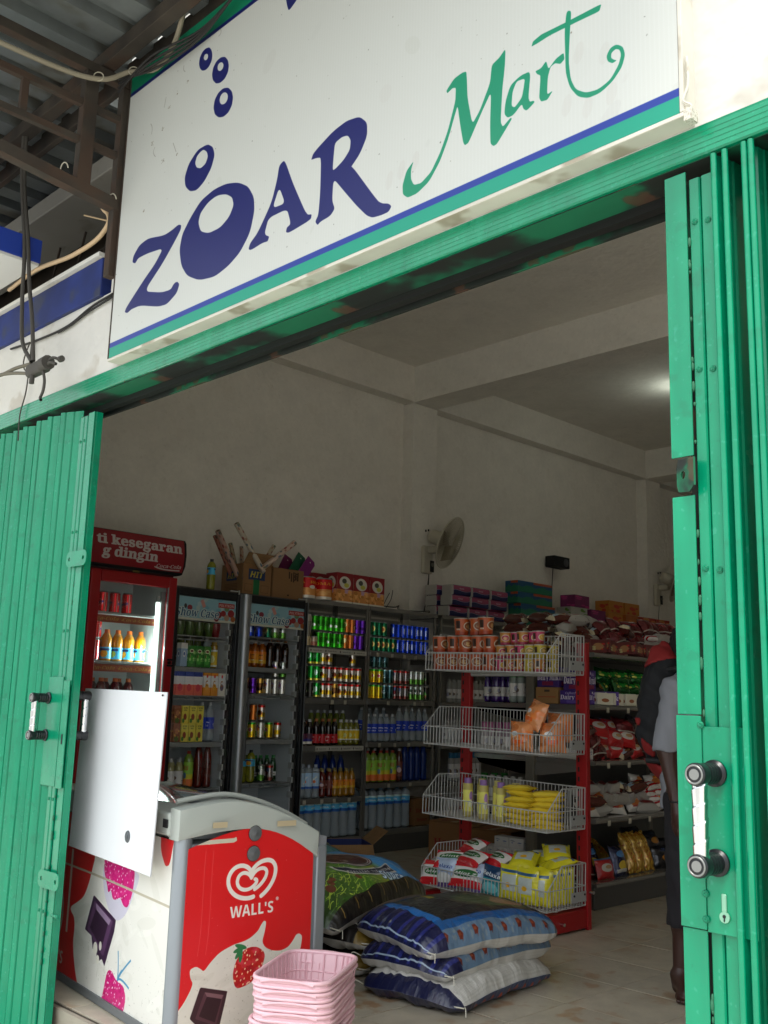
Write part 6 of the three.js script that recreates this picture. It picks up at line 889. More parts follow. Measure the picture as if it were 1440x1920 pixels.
  const defs = [['#8a8880', '#4a6a2a'], ['#5a1a44', '#8a2a5c'], ['#8a8678', '#5c1f5a'], ['#8c5a20', '#8a2a1a'], ['#8a4a1c', '#a86a22'], ['#7a2418', '#8f5a2a']].map(([a, b], i) => gb('goods_carton', 0.3, 0.13, 0.18, (c, w, h) => { c.fillStyle = a; c.fillRect(0, 0, w, h); for (let k = 0; k < 5; k++) ell(c, rr(10, w - 10), rr(20, h - 20), rr(10, 26), rr(10, 30), b); }));
  const nmc = ['white and green', 'plum', 'white and purple', 'orange', 'amber', 'dark red'];
  [[0, -7.0, 0], [0, -7.0, 1], [1, -7.05, 2], [2, -7.35, 0], [1, -7.36, 1], [0, -7.68, 0], [3, -7.7, 1], [3, -7.72, 2], [4, -8.02, 0], [4, -8.04, 1], [3, -8.05, 2], [5, -8.36, 0], [5, -8.38, 1], [4, -8.7, 0], [5, -8.72, 1]].forEach(([k, z, l], i) => put(defs[k], nmc[k] + ' carton, ' + ordinal(i) + ' of the heap on the far wall shelf', -6.25, 2.004 + l * 0.132, z, PI / 2 + rr(-0.08, 0.08), 'cartons heaped on the far wall shelf'));
}
// ---------------------------------------------------------------- wall fans, loudspeaker, ceiling lamp
{
  const axis = V(0.88, -0.36, -0.30).normalize();
  const f = proto('wall_fan', 'fan');
  M('bracket', MG(RB(0.05, 0.27, 0.13, 0.02, 0.027, 0, 0), RB(0.14, 0.07, 0.07, 0.02, 0.11, 0.09, -0.02)), creamPlastic, f);
  const sw = M('switch_panel', MG(RB(0.008, 0.11, 0.055, 0.004, 0.054, -0.06, -0.045)), blackMatte, f); M('dial', CY(0.018, 0.018, 0.012, 16, 0.061, -0.045, -0.045, 'x'), mat(0x6c6a62, 0.4), sw);
  const head = new THREE.Group(); head.name = 'head'; f.add(head); head.position.set(0.24, 0.165, -0.02); head.quaternion.setFromUnitVectors(V(0, 0, 1), axis);
  const mt = LA([[0.0001, -0.17], [0.05, -0.165], [0.066, -0.14], [0.07, -0.08], [0.075, -0.02], [0.06, 0.0], [0.0001, 0.0]], 20); mt.rotateX(PI / 2); M('motor', mt, creamPlastic, head);
  const cage = []; const R = 0.25; for (let i = 0; i < 72; i++) { const a = i / 72 * 2 * PI; for (const s of [1, -1]) { const pts = []; for (let k = 0; k <= 5; k++) { const r = 0.045 + (R - 0.045) * k / 5; pts.push([r * Math.cos(a), r * Math.sin(a), 0.055 + s * 0.052 * Math.cos(k / 5 * PI / 2)]); } cage.push(new THREE.TubeGeometry(new THREE.CatmullRomCurve3(pts.map((p) => V(...p))), 5, 0.0017, 4)); } }
  M('cage', MG(cage), mat(0xa8a088, 0.5), head); const rim = new THREE.TorusGeometry(R, 0.007, 8, 48); rim.translate(0, 0, 0.055); M('rim', rim, creamPlastic, head);
  M('hub', CY(0.045, 0.045, 0.012, 20, 0, 0, 0.107, 'z'), mat(0xa89f88, 0.4), head);
  for (let k = 0; k < 3; k++) { const g = new THREE.PlaneGeometry(0.15, 0.14, 6, 6), p = g.attributes.position; for (let i = 0; i < p.count; i++) { const x = p.getX(i) + 0.075 + 0.03, y = p.getY(i); p.setXYZ(i, x, y * (0.5 + x * 4) * 0.9, 0.05 + y * 0.35); } g.computeVertexNormals(); g.rotateZ(k * 2 * PI / 3 + 0.4); M('blade', g, phys({ color: 0x8a7c66, roughness: 0.3, transmission: 0.35, thickness: 0 }), head); }
  M('neck', MG(ROD([0.17, 0.10, -0.02], [0.22, 0.17, -0.0], 0.022, 10)), creamPlastic, f); M('cord', TU([[0.03, -0.13, -0.03], [0.022, -0.3, -0.02], [0.015, -0.45, -0.035]], 0.0035), cableDark, f);
  M('knobs', MG(CY(0.008, 0.008, 0.02, 8, 0.1, 0.26, 0.1), CY(0.008, 0.008, 0.02, 8, 0.12, 0.265, 0.085)), blackMatte, f);
  put(f, 'beige wall fan on the near pillar above the tissue packs', -6.5, 2.555, -4.94);
  put(f, 'dim beige wall fan on the far pillar, half hidden by the right gate', -6.5, 2.62, -9.15);
  const sp = thing('loudspeaker', 'small black loudspeaker on the wall above the teal cartons', 'speaker', -6.62, 2.80, -7.17, PI / 2); M('cabinet', RB(0.29, 0.125, 0.13, 0.01, 0, 0, 0.06), blackMatte, sp); M('driver', LA([[0.0001, 0.004], [0.02, 0.006], [0.036, 0], [0.044, 0.004], [0.046, 0]], 24).rotateX(PI / 2).translate(0.07, 0, 0.126), mat(0x4a4c50, 0.35, 0.3), sp); M('cable', TU([[-0.03, -0.06, 0.02], [-0.035, -0.3, 0.008], [-0.03, -0.8, 0.008]], 0.004), cableDark, sp);
  const lp = thing('ceiling_lamp', 'round lamp glowing on the dark ceiling behind the right gate', 'lamp', -4.86, 4.40, -6.86); M('holder', LA([[0.0001, 0.035], [0.04, 0.035], [0.045, 0.01], [0.03, -0.03], [0.0001, -0.03]], 18), whitePlastic, lp); M('bulb', LA([[0.016, -0.03], [0.02, -0.05], [0.034, -0.085], [0.03, -0.115], [0.0001, -0.13]], 18), mat(0xffffff, 0.5, 0, { emissive: 0xf2fff4, emissiveIntensity: 1.5 }), lp);
  const pl = new THREE.PointLight(0xf2fff4, 0.09, 0, 2); pl.position.set(0, -0.2, 0); pl.castShadow = true; pl.shadow.radius = 2; pl.name = 'bulb_light'; lp.add(pl);
}
// ---------------------------------------------------------------- cartons on the floor by the wall shelves
{
  const t = thing('cardboard_box', 'open cardboard box with raised flap standing on the floor behind the freezer', 'box', -5.42, 0, -2.95, 1.05); const cardM = card, blue = mat(0x1c2a66, 0.6);
  M('body', MG(B(0.44, 0.24, 0.004, 0, 0.12, 0.16), B(0.44, 0.24, 0.004, 0, 0.12, -0.16), B(0.004, 0.24, 0.316, -0.22, 0.12, 0), B(0.004, 0.24, 0.316, 0.22, 0.12, 0), B(0.43, 0.004, 0.31, 0, 0.005, 0)), blue, t);
  for (const [s, a] of [[1, 0.9], [-1, -0.35]]) { const g = B(0.44, 0.005, 0.17, 0, 0, s * 0.085); g.rotateX(a); g.translate(0, 0.24, s * 0.16); M('flap', g, cardM, t); } const g = B(0.14, 0.005, 0.31, 0.07, 0, 0); g.rotateZ(0.7); g.translate(0.22, 0.24, 0); M('flap', g, cardM, t);
  const bt = CT(256, 256, (c, w, h) => { c.fillStyle = '#8a6138'; c.fillRect(0, 0, w, h); text(c, 'Hemart', 128, 110, 52, '#8f2f22', 'serif', { rot: -0.05 }); text(c, 'Hemart', 128, 200, 44, '#8f2f22', 'serif'); c.fillStyle = '#7a5430'; c.fillRect(0, 0, w, 8); });
  const bx = (label, w, h, d, x, y, z, ry) => { const o = thing('cardboard_box', label, 'box', x, y, z, ry); M('body', RB(w, h, d, 0.004, 0, h / 2, 0), mat(0xffffff, 0.9, 0, { map: bt }), o); M('packing_tape', B(0.05, 0.002, d * 0.98, 0, h + 0.0012, 0), mat(0x9a7f54, 0.35), o); };
  bx('brown carton with red print on the floor left of the red rack post', 0.44, 0.34, 0.3, -5.2, 0, -4.05, 0.15); bx('brown carton with red print seen through the rack right of its left post', 0.36, 0.33, 0.3, -4.80, 0, -4.0, 0.1); bx('brown carton with red base band at the end of the bottom wall shelf', 0.2, 0.22, 0.3, -6.28, 0.182, -4.58, PI / 2);
}
// ---------------------------------------------------------------- double-sided gondola behind the rack
const GX = -4.13;
{
  const t = thing('gondola_shelf', 'long grey double-sided store shelf full of snacks behind the red rack', 'shelf', 0, 0, 0);
  for (const z of [-3.475, -4.9, -6.3]) M('upright', RB(0.065, 1.56, 0.045, 0.004, GX, 0.78, z), mat(0x85837c, 0.5, 0.2, { map: plasterMap }), t);
  M('back_panel', B(0.012, 1.40, 2.85, GX, 0.84, -4.9), mat(0x5a5853, 0.6), t);
  M('plinth', RB(0.96, 0.14, 2.9, 0.006, GX, 0.07, -4.92), shelfDark, t);
  for (const y of [1.56, 1.23, 0.885, 0.535, 0.155]) for (const s of [1, -1]) {
    const prof = rrect(0, -0.03, 0.46, 0, 0.014, 3); const g = EX(prof, 2.88); if (s < 0) g.scale(-1, 1, 1); g.translate(GX + s * 0.034, y, -6.36); M('shelf_board', toCreasedNormals(g, 0.6), shelfGrey, t);
    if (y < 1.5) { const b = EX([[0, -0.03], [0.43, -0.03], [0.40, -0.06], [0.05, -0.11], [0, -0.11]], 0.004); if (s < 0) b.scale(-1, 1, 1); b.translate(GX + s * 0.034, y - 0.001, -3.472); M('bracket', b, shelfGrey, t); }
  }
  for (const [y, n] of [[1.23, 4], [0.885, 4], [0.535, 5]]) for (let i = 0; i < n; i++) { const o = M('price_tag', tagGeo, tagM, t, -3.634, y - 0.03, -3.62 - i * 0.24); o.rotation.y = PI / 2; }
}
// rows of goods on the gondola
{
  const GT = 'toiletries on the near end of the gondola', ln = (k, label, x, y, z, dx, dz, n, g, from = 0) => { for (let i = 0; i < n; i++) put(K[k], label.replace('#', ordinal(from + i)), x + dx * i + rr(-0.003, 0.003), y, z + dz * i, rr(-0.5, 0.8), g); };
  ln('purpleBottle', 'purple bottle, # from left on the second shelf at the gondola end', -4.54, 1.232, -3.52, 0.022, -0.042, 7, GT); ln('purpleBottle', 'purple bottle behind, # from left on the second shelf at the gondola end', -4.45, 1.232, -3.50, 0.022, -0.042, 6, GT); ln('greenCapBottle', 'clear bottle with green cap, # from left on the gondola\'s second shelf end', -4.30, 1.232, -3.50, 0.06, -0.01, 2, GT); ln('whiteBottle', 'white bottle far back, # from left on the gondola\'s second shelf', -4.56, 1.232, -3.98, 0.0, -0.07, 6, GT);
  ln('pinkBottle', 'clear bottle with pink cap, # from left at the gondola end', -4.55, 0.887, -3.50, 0.056, -0.012, 6, GT); ln('pinkBottle', 'clear bottle with pink cap, # in the back row at the gondola end', -4.53, 0.887, -3.60, 0.056, -0.012, 6, GT);
  ln('greenCapBottle', 'white bottle with green cap, # from left on the gondola\'s lower shelf end', -4.56, 0.537, -3.52, 0.03, -0.07, 3, GT); ln('whiteBottle', 'white lotion bottle, # from left on the gondola\'s lower shelf end', -4.48, 0.537, -3.50, 0.06, 0, 5, GT);
  K.whiteCarton = boxKind('soap_carton', 'carton', 0.12, 0.065, 0.09, (c, w, h) => { c.fillStyle = '#a9a8a4'; c.fillRect(0, 0, w, h); scribble(c, w, h, ['#7f8086', '#5c6a8a'], 3); });
  for (let k = 0; k < 3; k++) for (let i = 0; i < 3; i++) if (k < 2 || i) put(K.whiteCarton, 'white carton, ' + ['bottom', 'middle', 'top'][k] + ' layer, ' + ordinal(i) + ' from left, stacked at the foot of the gondola', -4.50 + i * 0.124, 0.158 + k * 0.066, -3.52, 0, 'white cartons at the gondola foot');
  for (let i = 0; i < 3; i++) put(K.whiteCarton, 'white carton, ' + ordinal(i) + ' from left beside the grey upright on the third shelf', -4.02 + i * 0.124, 0.888, -3.52, 0, 'white cartons at the gondola foot');
  const choc = (big) => (c, w, h) => { c.fillStyle = big ? '#33205e' : '#3a2468'; c.fillRect(0, 0, w, h); text(c, 'Dairy Milk', 128, 50, 46, '#bdb6c4', 'serif', { skew: -0.1 }); text(c, 'Cadbury', 96, 20, 22, '#9a8fae', 'serif', { skew: -0.3 }); c.fillStyle = big ? '#6a1a3a' : '#4c3a80'; c.fillRect(60, 72, 130, 20); ell(c, 150, 14, 10, 8, '#c9c4cc'); };
  K.bigChoc = boxKind('chocolate_box', 'box', 0.17, 0.13, 0.12, choc(true), 256, 100); K.lowChoc = boxKind('chocolate_box', 'box', 0.21, 0.085, 0.12, choc(false), 256, 100);
  K.brownBox = boxKind('cardboard_box', 'box', 0.18, 0.105, 0.14, (c, w, h) => { c.fillStyle = '#80603c'; c.fillRect(0, 0, w, h); c.fillStyle = '#3c2c22'; c.fillRect(50, 30, 30, 26); c.fillStyle = '#8a3a26'; c.fillRect(14, 110, 100, 10); });
  put(K.brownBox, 'small brown carton under a purple chocolate box beside the grey upright', -3.995, 1.232, -3.53); put(K.bigChoc, 'purple chocolate box resting on the small brown carton', -3.995, 1.338, -3.53, 0.03); put(K.lowChoc, 'low purple chocolate box right of the small brown carton', -3.785, 1.232, -3.52, 0.05); put(K.bigChoc, 'purple chocolate box standing behind, upper middle of the group', -3.80, 1.318, -3.55, 0.1); put(K.lowChoc, 'purple chocolate box farthest right beside the red post', -3.73, 1.232, -3.68, 0.9);
}
K.red = bagKind('snack_bag', 'snack bag', 0.17, 0.13, 0.07, (c, w, h) => { c.fillStyle = '#8e1418'; c.fillRect(0, 0, w, h); ell(c, 60, 90, 40, 40, '#9a9690', 0.3); ell(c, 70, 84, 22, 18, '#8a6a48'); c.fillStyle = '#4a6a8a'; c.fillRect(0, 0, w, 16); }, { seed: 3 });
K.brownPack = bagKind('biscuit_pack', 'biscuit pack', 0.2, 0.085, 0.075, (c, w, h) => { c.fillStyle = '#3f1a14'; c.fillRect(0, 0, w, h); ell(c, 90, 60, 22, 18, '#8a2018'); ell(c, 30, 120, 26, 40, '#7f93a0'); ell(c, 60, 130, 24, 24, '#7a5a3a'); c.fillStyle = '#a39a80'; c.fillRect(0, 0, 14, h); }, { seed: 5, rough: 0.25, lie: 1, fu: 0.26, p: 4, crimp: 0.06 });
K.maroon = bagKind('snack_bag', 'snack bag', 0.18, 0.13, 0.09, (c, w, h) => { c.fillStyle = '#4a1016'; c.fillRect(0, 0, w, h); ell(c, 70, 80, 34, 22, '#6e1a22'); c.fillStyle = '#8a867e'; c.fillRect(0, 150, w, 12); }, { seed: 7, foil: 0.4, rough: 0.25 });
K.greenBag = bagKind('snack_bag', 'snack bag', 0.15, 0.11, 0.06, (c, w, h) => { c.fillStyle = '#0f4a1e'; c.fillRect(0, 0, w, h); ell(c, 60, 90, 30, 30, '#1f7a2e'); scribble(c, w, h, ['#3f9a3a', '#a8a24a'], 3); }, { seed: 9, foil: 0.5, rough: 0.22 });
K.bread = bagKind('bread_pack', 'bread pack', 0.15, 0.12, 0.07, (c, w, h) => { c.fillStyle = '#a29e98'; c.fillRect(0, 0, w, h); ell(c, 64, 110, 44, 40, '#8a5026'); ell(c, 70, 60, 26, 20, '#a8642a'); c.fillStyle = '#7c2a22'; c.fillRect(30, 130, 40, 20); }, { seed: 11 });
K.stripe = bagKind('snack_bag', 'snack bag', 0.16, 0.10, 0.05, (c, w, h) => { for (let i = 0; i < 6; i++) { c.fillStyle = i % 2 ? '#a8a4a0' : '#8e1a20'; c.fillRect(0, i * h / 6, w, h / 6); } }, { seed: 13, rough: 0.25, lie: 1, fu: 0.34, p: 3.4, wr: 0.14 });
K.gold = bagKind('snack_bag', 'snack bag', 0.10, 0.27, 0.075, (c, w, h) => { c.fillStyle = '#8a6a24'; c.fillRect(0, 0, w, h); for (let i = 0; i < 90; i++) ell(c, rr(0, w), rr(0, h), rr(3, 8), rr(3, 7), ['#a88a34', '#6e3a16', '#b89a4a', '#8a4a1c'][i % 4]); }, { seed: 17, foil: 0.25, rough: 0.2, wr: 0.16 });
K.dark = bagKind('snack_bag', 'snack bag', 0.2, 0.15, 0.08, (c, w, h) => { c.fillStyle = '#15151a'; c.fillRect(0, 0, w, h); ell(c, 70, 110, 36, 30, '#8a5a1c'); ell(c, 64, 40, 30, 16, '#2a3550'); }, { seed: 19, foil: 0.3, rough: 0.2 });
K.blueYel = bagKind('snack_bag', 'snack bag', 0.15, 0.2, 0.08, (c, w, h) => { c.fillStyle = '#1a1f3a'; c.fillRect(0, 0, w, h); ell(c, 64, 60, 40, 22, '#3a6a9a'); ell(c, 64, 130, 40, 30, '#a8902e'); c.fillStyle = '#9a9a98'; c.fillRect(10, 150, 100, 20); }, { seed: 23, foil: 0.3, rough: 0.2 });
K.whiteRed = bagKind('snack_bag', 'snack bag', 0.2, 0.09, 0.08, (c, w, h) => { c.fillStyle = '#7f7c76'; c.fillRect(0, 0, w, h); c.fillStyle = '#5a1a1c'; c.fillRect(30, 40, 80, 90); }, { seed: 27, lie: 1, fu: 0.28, p: 4, crimp: 0.06 });
K.smallBox = boxKind('snack_carton', 'carton', 0.15, 0.085, 0.06, (c, w, h) => { c.fillStyle = '#4a2020'; c.fillRect(0, 0, w, h); ell(c, 64, 100, 40, 50, '#7a5a3a'); scribble(c, w, h, ['#8a1c1c', '#8a8a60', '#2a4a4a'], 5); });
K.whiteTray = boxKind('display_tray', 'tray', 0.13, 0.075, 0.05, (c, w, h) => { c.fillStyle = '#aaa698'; c.fillRect(0, 0, w, h); ell(c, 64, 120, 30, 30, '#7a4a2a'); });
{
  const face = (k, label, y, z0, dz, n, g, { x = -3.70, layers = 1, dy = 0.09, tilt = 0.0, from = 0 } = {}) => { for (let l = 0; l < layers; l++) for (let i = 0; i < n; i++) put(K[k], label.replace('#', ordinal(from + i)).replace('@', ['lower', 'upper', 'third', 'fourth', 'topmost'][l]), x + rr(-0.012, 0.012), y + l * dy, z0 + dz * i + rr(-0.015, 0.015), PI / 2 + rr(-0.3, 0.3), g, tilt + rr(-0.15, 0.08), rr(-0.14, 0.14)); };
  const GS = 'snacks on the gondola';
  face('smallBox', 'small dark carton, # from front along the gondola\'s top front edge', 1.562, -3.56, -0.16, 9, GS, { x: -3.68 });
  for (let l = 0; l < 4; l++) for (let i = 0; i < 2; i++) put(K.brownPack, 'brown biscuit pack facing the street, ' + ['left', 'right'][i] + ' column, ' + ['lowest', 'second', 'third', 'top'][l] + ' on the gondola top', -4.34 + i * 0.21, 1.60 + l * 0.068, -3.58, rr(-0.08, 0.08), GS);
  const NM = { red: 'red snack bag', maroon: 'shiny maroon snack bag', brownPack: 'brown biscuit pack', whiteRed: 'pale red-printed pack', greenBag: 'green foil bag', dark: 'black snack bag', bread: 'white and orange bread pack', stripe: 'red striped pack', gold: 'golden snack bag', blueYel: 'navy and yellow bag' };
  const mix = (list, where, y, z0, dz, n, layers, dy, x, tilt) => { for (let l = 0; l < layers; l++) for (let i = 0; i < n; i++) { const k = list[Math.floor(rnd() * list.length)], flat = ['brownPack', 'whiteRed', 'stripe'].includes(k); put(K[k], NM[k] + ', ' + ordinal(i) + ' from front, ' + ['lowest', 'second', 'third', 'fourth'][l] + ' layer, ' + where, x - l * 0.012 + rr(-0.025, 0.025), y + l * dy + (flat ? 0.03 : 0), z0 + dz * i + rr(-0.02, 0.02), PI / 2 + rr(-0.45, 0.45), GS, flat ? rr(0.1, 0.5) : tilt + rr(-0.25, 0.15), rr(-0.25, 0.25)); } };
  mix(['brownPack', 'brownPack', 'whiteRed'], 'gondola top, near end', 1.575, -3.6, -0.12, 4, 4, 0.062, -3.93, -0.3);
  mix(['maroon', 'maroon', 'brownPack'], 'gondola top, after the brown packs', 1.565, -4.02, -0.105, 5, 3, 0.075, -3.84, -0.6);
  mix(['whiteRed', 'stripe', 'maroon'], 'gondola top, middle', 1.575, -4.5, -0.11, 4, 4, 0.055, -3.82, -0.5);
  mix(['greenBag', 'greenBag', 'dark'], 'gondola top, far part', 1.565, -4.9, -0.11, 6, 3, 0.07, -3.82, -0.5);
  mix(['red', 'maroon', 'bread'], 'gondola top, far end', 1.565, -5.55, -0.13, 6, 2, 0.08, -3.82, -0.4);
  face('whiteTray', 'white display tray, # from front on the gondola\'s second shelf edge', 1.232, -3.60, -0.15, 5, GS, { x: -3.665 });
  mix(['dark', 'dark', 'whiteRed'], 'gondola second shelf, near end', 1.235, -3.6, -0.11, 3, 2, 0.05, -3.80, -0.7);
  mix(['greenBag'], 'gondola second shelf, middle', 1.235, -3.88, -0.09, 5, 3, 0.07, -3.79, -0.4);
  mix(['stripe', 'brownPack', 'red'], 'gondola second shelf, far part', 1.24, -4.38, -0.12, 5, 3, 0.05, -3.77, -0.4);
  mix(['red', 'red', 'brownPack', 'maroon', 'dark'], 'gondola third shelf', 0.89, -3.55, -0.115, 10, 3, 0.07, -3.74, -0.45);
  mix(['bread', 'bread', 'brownPack', 'whiteRed'], 'gondola fourth shelf', 0.54, -3.55, -0.105, 7, 3, 0.065, -3.73, -0.55);
  mix(['stripe', 'stripe', 'bread'], 'gondola fourth shelf, far part', 0.545, -4.3, -0.12, 6, 4, 0.042, -3.73, -0.5);
  for (const [k, l, x, z, h, ry, rx] of [['maroon', 'shiny red foil snack bag at the front of the gondola\'s bottom shelf', -3.78, -3.55, 0.155, 1.2, -0.3], ['maroon', 'dark red foil bag left of the upright foot on the bottom shelf', -3.95, -3.53, 0.155, 0.2, -0.3], ['red', 'bright red snack bag leaning on the bottom shelf edge', -3.70, -3.68, 0.155, 1.5, -0.25], ['blueYel', 'navy and yellow snack bag on the bottom shelf', -3.70, -3.86, 0.155, 1.6, -0.3], ['blueYel', 'navy snack bag behind the bright red one on the bottom shelf', -3.84, -3.75, 0.16, 1.4, -0.4], ['gold', 'golden transparent snack bag, nearest of the golden ones', -3.71, -4.02, 0.156, 1.5, -0.35], ['gold', 'golden transparent snack bag, second of the golden ones', -3.72, -4.13, 0.156, 1.6, -0.35], ['gold', 'golden transparent snack bag, third of the golden ones', -3.72, -4.24, 0.156, 1.5, -0.4], ['gold', 'golden snack bag lying behind the others', -3.88, -4.0, 0.2, 1.4, -1.0], ['dark', 'black and orange snack bag above the golden ones, nearest', -3.80, -4.22, 0.3, 1.5, -0.6], ['dark', 'black and orange snack bag above the golden ones, middle', -3.78, -4.40, 0.26, 1.6, -0.5], ['dark', 'black and orange snack bag above the golden ones, farthest', -3.76, -4.58, 0.2, 1.5, -0.4], ['dark', 'black snack bag at the far end of the bottom shelf', -3.72, -4.42, 0.156, 1.5, -0.3]]) put(K[k], l, x, h, z, ry, 'bags on the gondola\'s bottom shelf', rx);
}
// ---------------------------------------------------------------- red rack with four wire baskets
{
  const t = thing('wire_rack', 'red steel rack with four white wire baskets in the middle of the shop', 'rack', -3.84, 0, -2.81), redP = mat(0xa01418, 0.42, 0.1), white = mat(0xc9c9c5, 0.4);
  const W = 0.92, hw = W / 2, slotG = B(0.010, 0.026, 0.003);
  for (const s of [-1, 1]) {
    M('post', RB(0.075, 1.58, 0.035, 0.004, s * (hw + 0.0) - s * 0.02, 0.79, -0.185), redP, t);
    for (let i = 0; i < 26; i++) M('slot', slotG, blackMatte, t, s * (hw - 0.02) - 0.018, 0.16 + i * 0.054, -0.1665);
    M('foot', RB(0.06, 0.10, 0.42, 0.005, s * (hw - 0.02), 0.062, 0.0), redP, t); M('foot_pad', MG(CY(0.016, 0.018, 0.014, 10, s * (hw - 0.02), 0.007, 0.17), CY(0.016, 0.018, 0.014, 10, s * (hw - 0.02), 0.007, -0.17)), blackPlastic, t);
    M('bolt', MG(CY(0.01, 0.01, 0.03, 8, s * (hw + 0.02), 0.06, 0.08, 'x'), CY(0.01, 0.01, 0.03, 8, s * (hw + 0.03), 0.2, -0.185, 'x')), chrome, t);
  }
  M('base_panel', RB(W - 0.1, 0.06, 0.02, 0.004, 0, 0.05, -0.185), redP, t); for (const [y, z] of [[0.105, 0.06], [0.93, -0.185], [1.40, -0.185], [0.53, -0.185]]) M('cross_tube', CY(0.0125, 0.0125, W - 0.06, 12, 0, y, z, 'x'), white, t);
  const bg = []; const r = 0.0024, D = 0.36, z0 = 0.19, zb = -0.165, fh = 0.105, bh = 0.225, zm = 0.06, n = 36;
  const q = (a, b, rad = r) => bg.push(ROD(a, b, rad, 5));
  for (const [y, z] of [[0, z0], [fh, z0], [0, zb], [bh, zb], [fh, zb]]) q([-hw, y, z], [hw, y, z], 0.0034);
  for (const s of [-1, 1]) { const x = s * hw; q([x, 0, z0], [x, 0, zb], 0.0034); q([x, fh, z0], [x, bh, zm], 0.0034); q([x, bh, zm], [x, bh, zb], 0.0034); q([x, 0, z0], [x, fh, z0], 0.0034); q([x, 0, zb], [x, bh, zb], 0.0034); q([x, fh, z0], [x, fh, zb], 0.0026); for (let i = 1; i < 13; i++) { const z = z0 + (zb - z0) * i / 13; q([x, 0, z], [x, z > zm ? fh + (bh - fh) * (z0 - z) / (z0 - zm) : bh, z]); } }
  for (let i = 1; i < n; i++) { const x = -hw + W * i / n; q([x, 0, z0], [x, fh, z0]); q([x, 0, zb], [x, bh, zb]); q([x, 0, z0], [x, 0, zb]); }
  for (let i = 1; i < 6; i++) { const z = z0 + (zb - z0) * i / 6; q([-hw, -0.003, z], [hw, -0.003, z]); }
  const wire = MG(bg), pm = mat(0xa9aaa8, 0.45), sm = mat(0x2a2c30, 0.4, 0.5), plate = RB(0.003, 0.055, 0.15, 0.001), screw = CY(0.006, 0.006, 0.006, 8, 0, 0, 0, 'x');
  for (const y of [1.405, 0.958, 0.548, 0.14]) { const b = M('wire_basket', wire, white, t, 0, y, 0); b.rotation.z = -0.022; for (const s of [-1, 1]) { M('side_plate', plate, pm, b, s * (hw + 0.004), 0.05, -0.105); for (const z of [-0.05, -0.15]) M('screw', screw, sm, b, s * (hw + 0.007), 0.06, z); } }
}
{ // rack goods
  const cupKind = (rt, rb, h, draw) => { const p = proto('noodle_cup', 'cup'), tx = CT(192, 96, draw); const g = new THREE.CylinderGeometry(rt, rb, h - 0.006, 20, 1, true); g.translate(0, h / 2 - 0.003, 0); M('cup', g, mat(0xffffff, 0.4, 0, { map: tx }), p); const rim = new THREE.TorusGeometry(rt, 0.0026, 6, 20); rim.rotateX(PI / 2); rim.translate(0, h - 0.006, 0); M('lid', MG(rim, CY(rt, rt, 0.002, 20, 0, h - 0.004, 0)), mat(0xb9b2a6, 0.4), p); return p; };
  const noodle = (a, b, bowl) => (c, w, h) => { c.fillStyle = a; c.fillRect(0, 0, w, h); c.fillStyle = b; c.fillRect(0, h * 0.8, w, h * 0.2); for (const x of [40, 136]) { ell(c, x, 44, 26, 26, '#cfc4b0'); ell(c, x, 44, 21, 21, bowl); for (let k = 0; k < 12; k++) { c.strokeStyle = '#d8b074'; c.lineWidth = 2; c.beginPath(); c.arc(x + rr(-8, 8), 44 + rr(-8, 8), rr(4, 10), 0, 4); c.stroke(); } } for (const x of [88, 184]) { c.fillStyle = '#3a2418'; c.fillRect(x - 12, 14, 22, 44); c.fillStyle = '#c9bcae'; c.fillRect(x - 10, 60, 18, 8); } };
  const orange = cupKind(0.049, 0.041, 0.106, noodle('#bb5420', '#a83c14', '#8a4a24')), pink = cupKind(0.036, 0.03, 0.078, noodle('#b8325c', '#8a3a1c', '#c8a02c')), multi = cupKind(0.036, 0.03, 0.078, noodle('#b87a2a', '#a02a4a', '#b02a54')), yellow = cupKind(0.036, 0.03, 0.078, noodle('#b8a424', '#a8921c', '#8a7a2a'));
  const y0 = 1.413, G = 'cup noodles in the top wire basket', px = (i) => -4.235 + i * 0.0985;
  for (let r = 0; r < 2; r++) for (let i = 0; i < 5; i++) put(orange, 'orange noodle cup, ' + ordinal(i) + ' from left in the bottom layer, ' + (r ? 'back' : 'front') + ' row of the top basket', px(i), y0 - i * 0.002, -2.685 - r * 0.105, rr(-0.8, 0.8), G);
  for (let i = 0; i < 5; i++) put(orange, 'orange noodle cup, ' + ordinal(i) + ' from left in the middle layer of the top basket', px(i) + (i === 0 ? -0.01 : 0), y0 + 0.107 - i * 0.002, -2.69 - (i % 2) * 0.012, rr(-0.8, 0.8), G);
  for (let i = 0; i < 3; i++) put(orange, 'orange noodle cup on the top layer, ' + ordinal(i) + ' from left', px(1.6 + i * 0.97), y0 + 0.212, -2.70 - (i === 1 ? 0.03 : 0), rr(-0.8, 0.8), G);
  for (let i = 0; i < 4; i++) put(orange, 'orange noodle cup in the hidden back row, ' + ordinal(i) + ' from left, middle layer', px(i), y0 + 0.107, -2.80, rr(-0.8, 0.8), G);
  const kinds = [pink, multi, multi, yellow, multi, yellow, yellow], kn = ['pink', 'striped', 'striped', 'yellow', 'striped', 'yellow', 'yellow'], qx = (i) => -3.745 + i * 0.0735 - 0.0;
  const small = (i) => Math.max(-3.76, -3.75) + i * 0.07;
  for (let i = 0; i < 5; i++) put(kinds[i], 'small ' + kn[i] + ' noodle cup, ' + ordinal(i) + ' from left in the bottom layer', small(i), y0 - 0.012, -2.67, rr(-0.8, 0.8), G);
  const k2 = [multi, multi, pink, yellow, yellow], n2 = ['striped', 'striped', 'pink', 'yellow', 'yellow']; for (let i = 0; i < 5; i++) put(k2[i], 'small ' + n2[i] + ' noodle cup, ' + ordinal(i) + ' from left in the middle layer', small(i), y0 + 0.067, -2.68, rr(-0.8, 0.8), G);
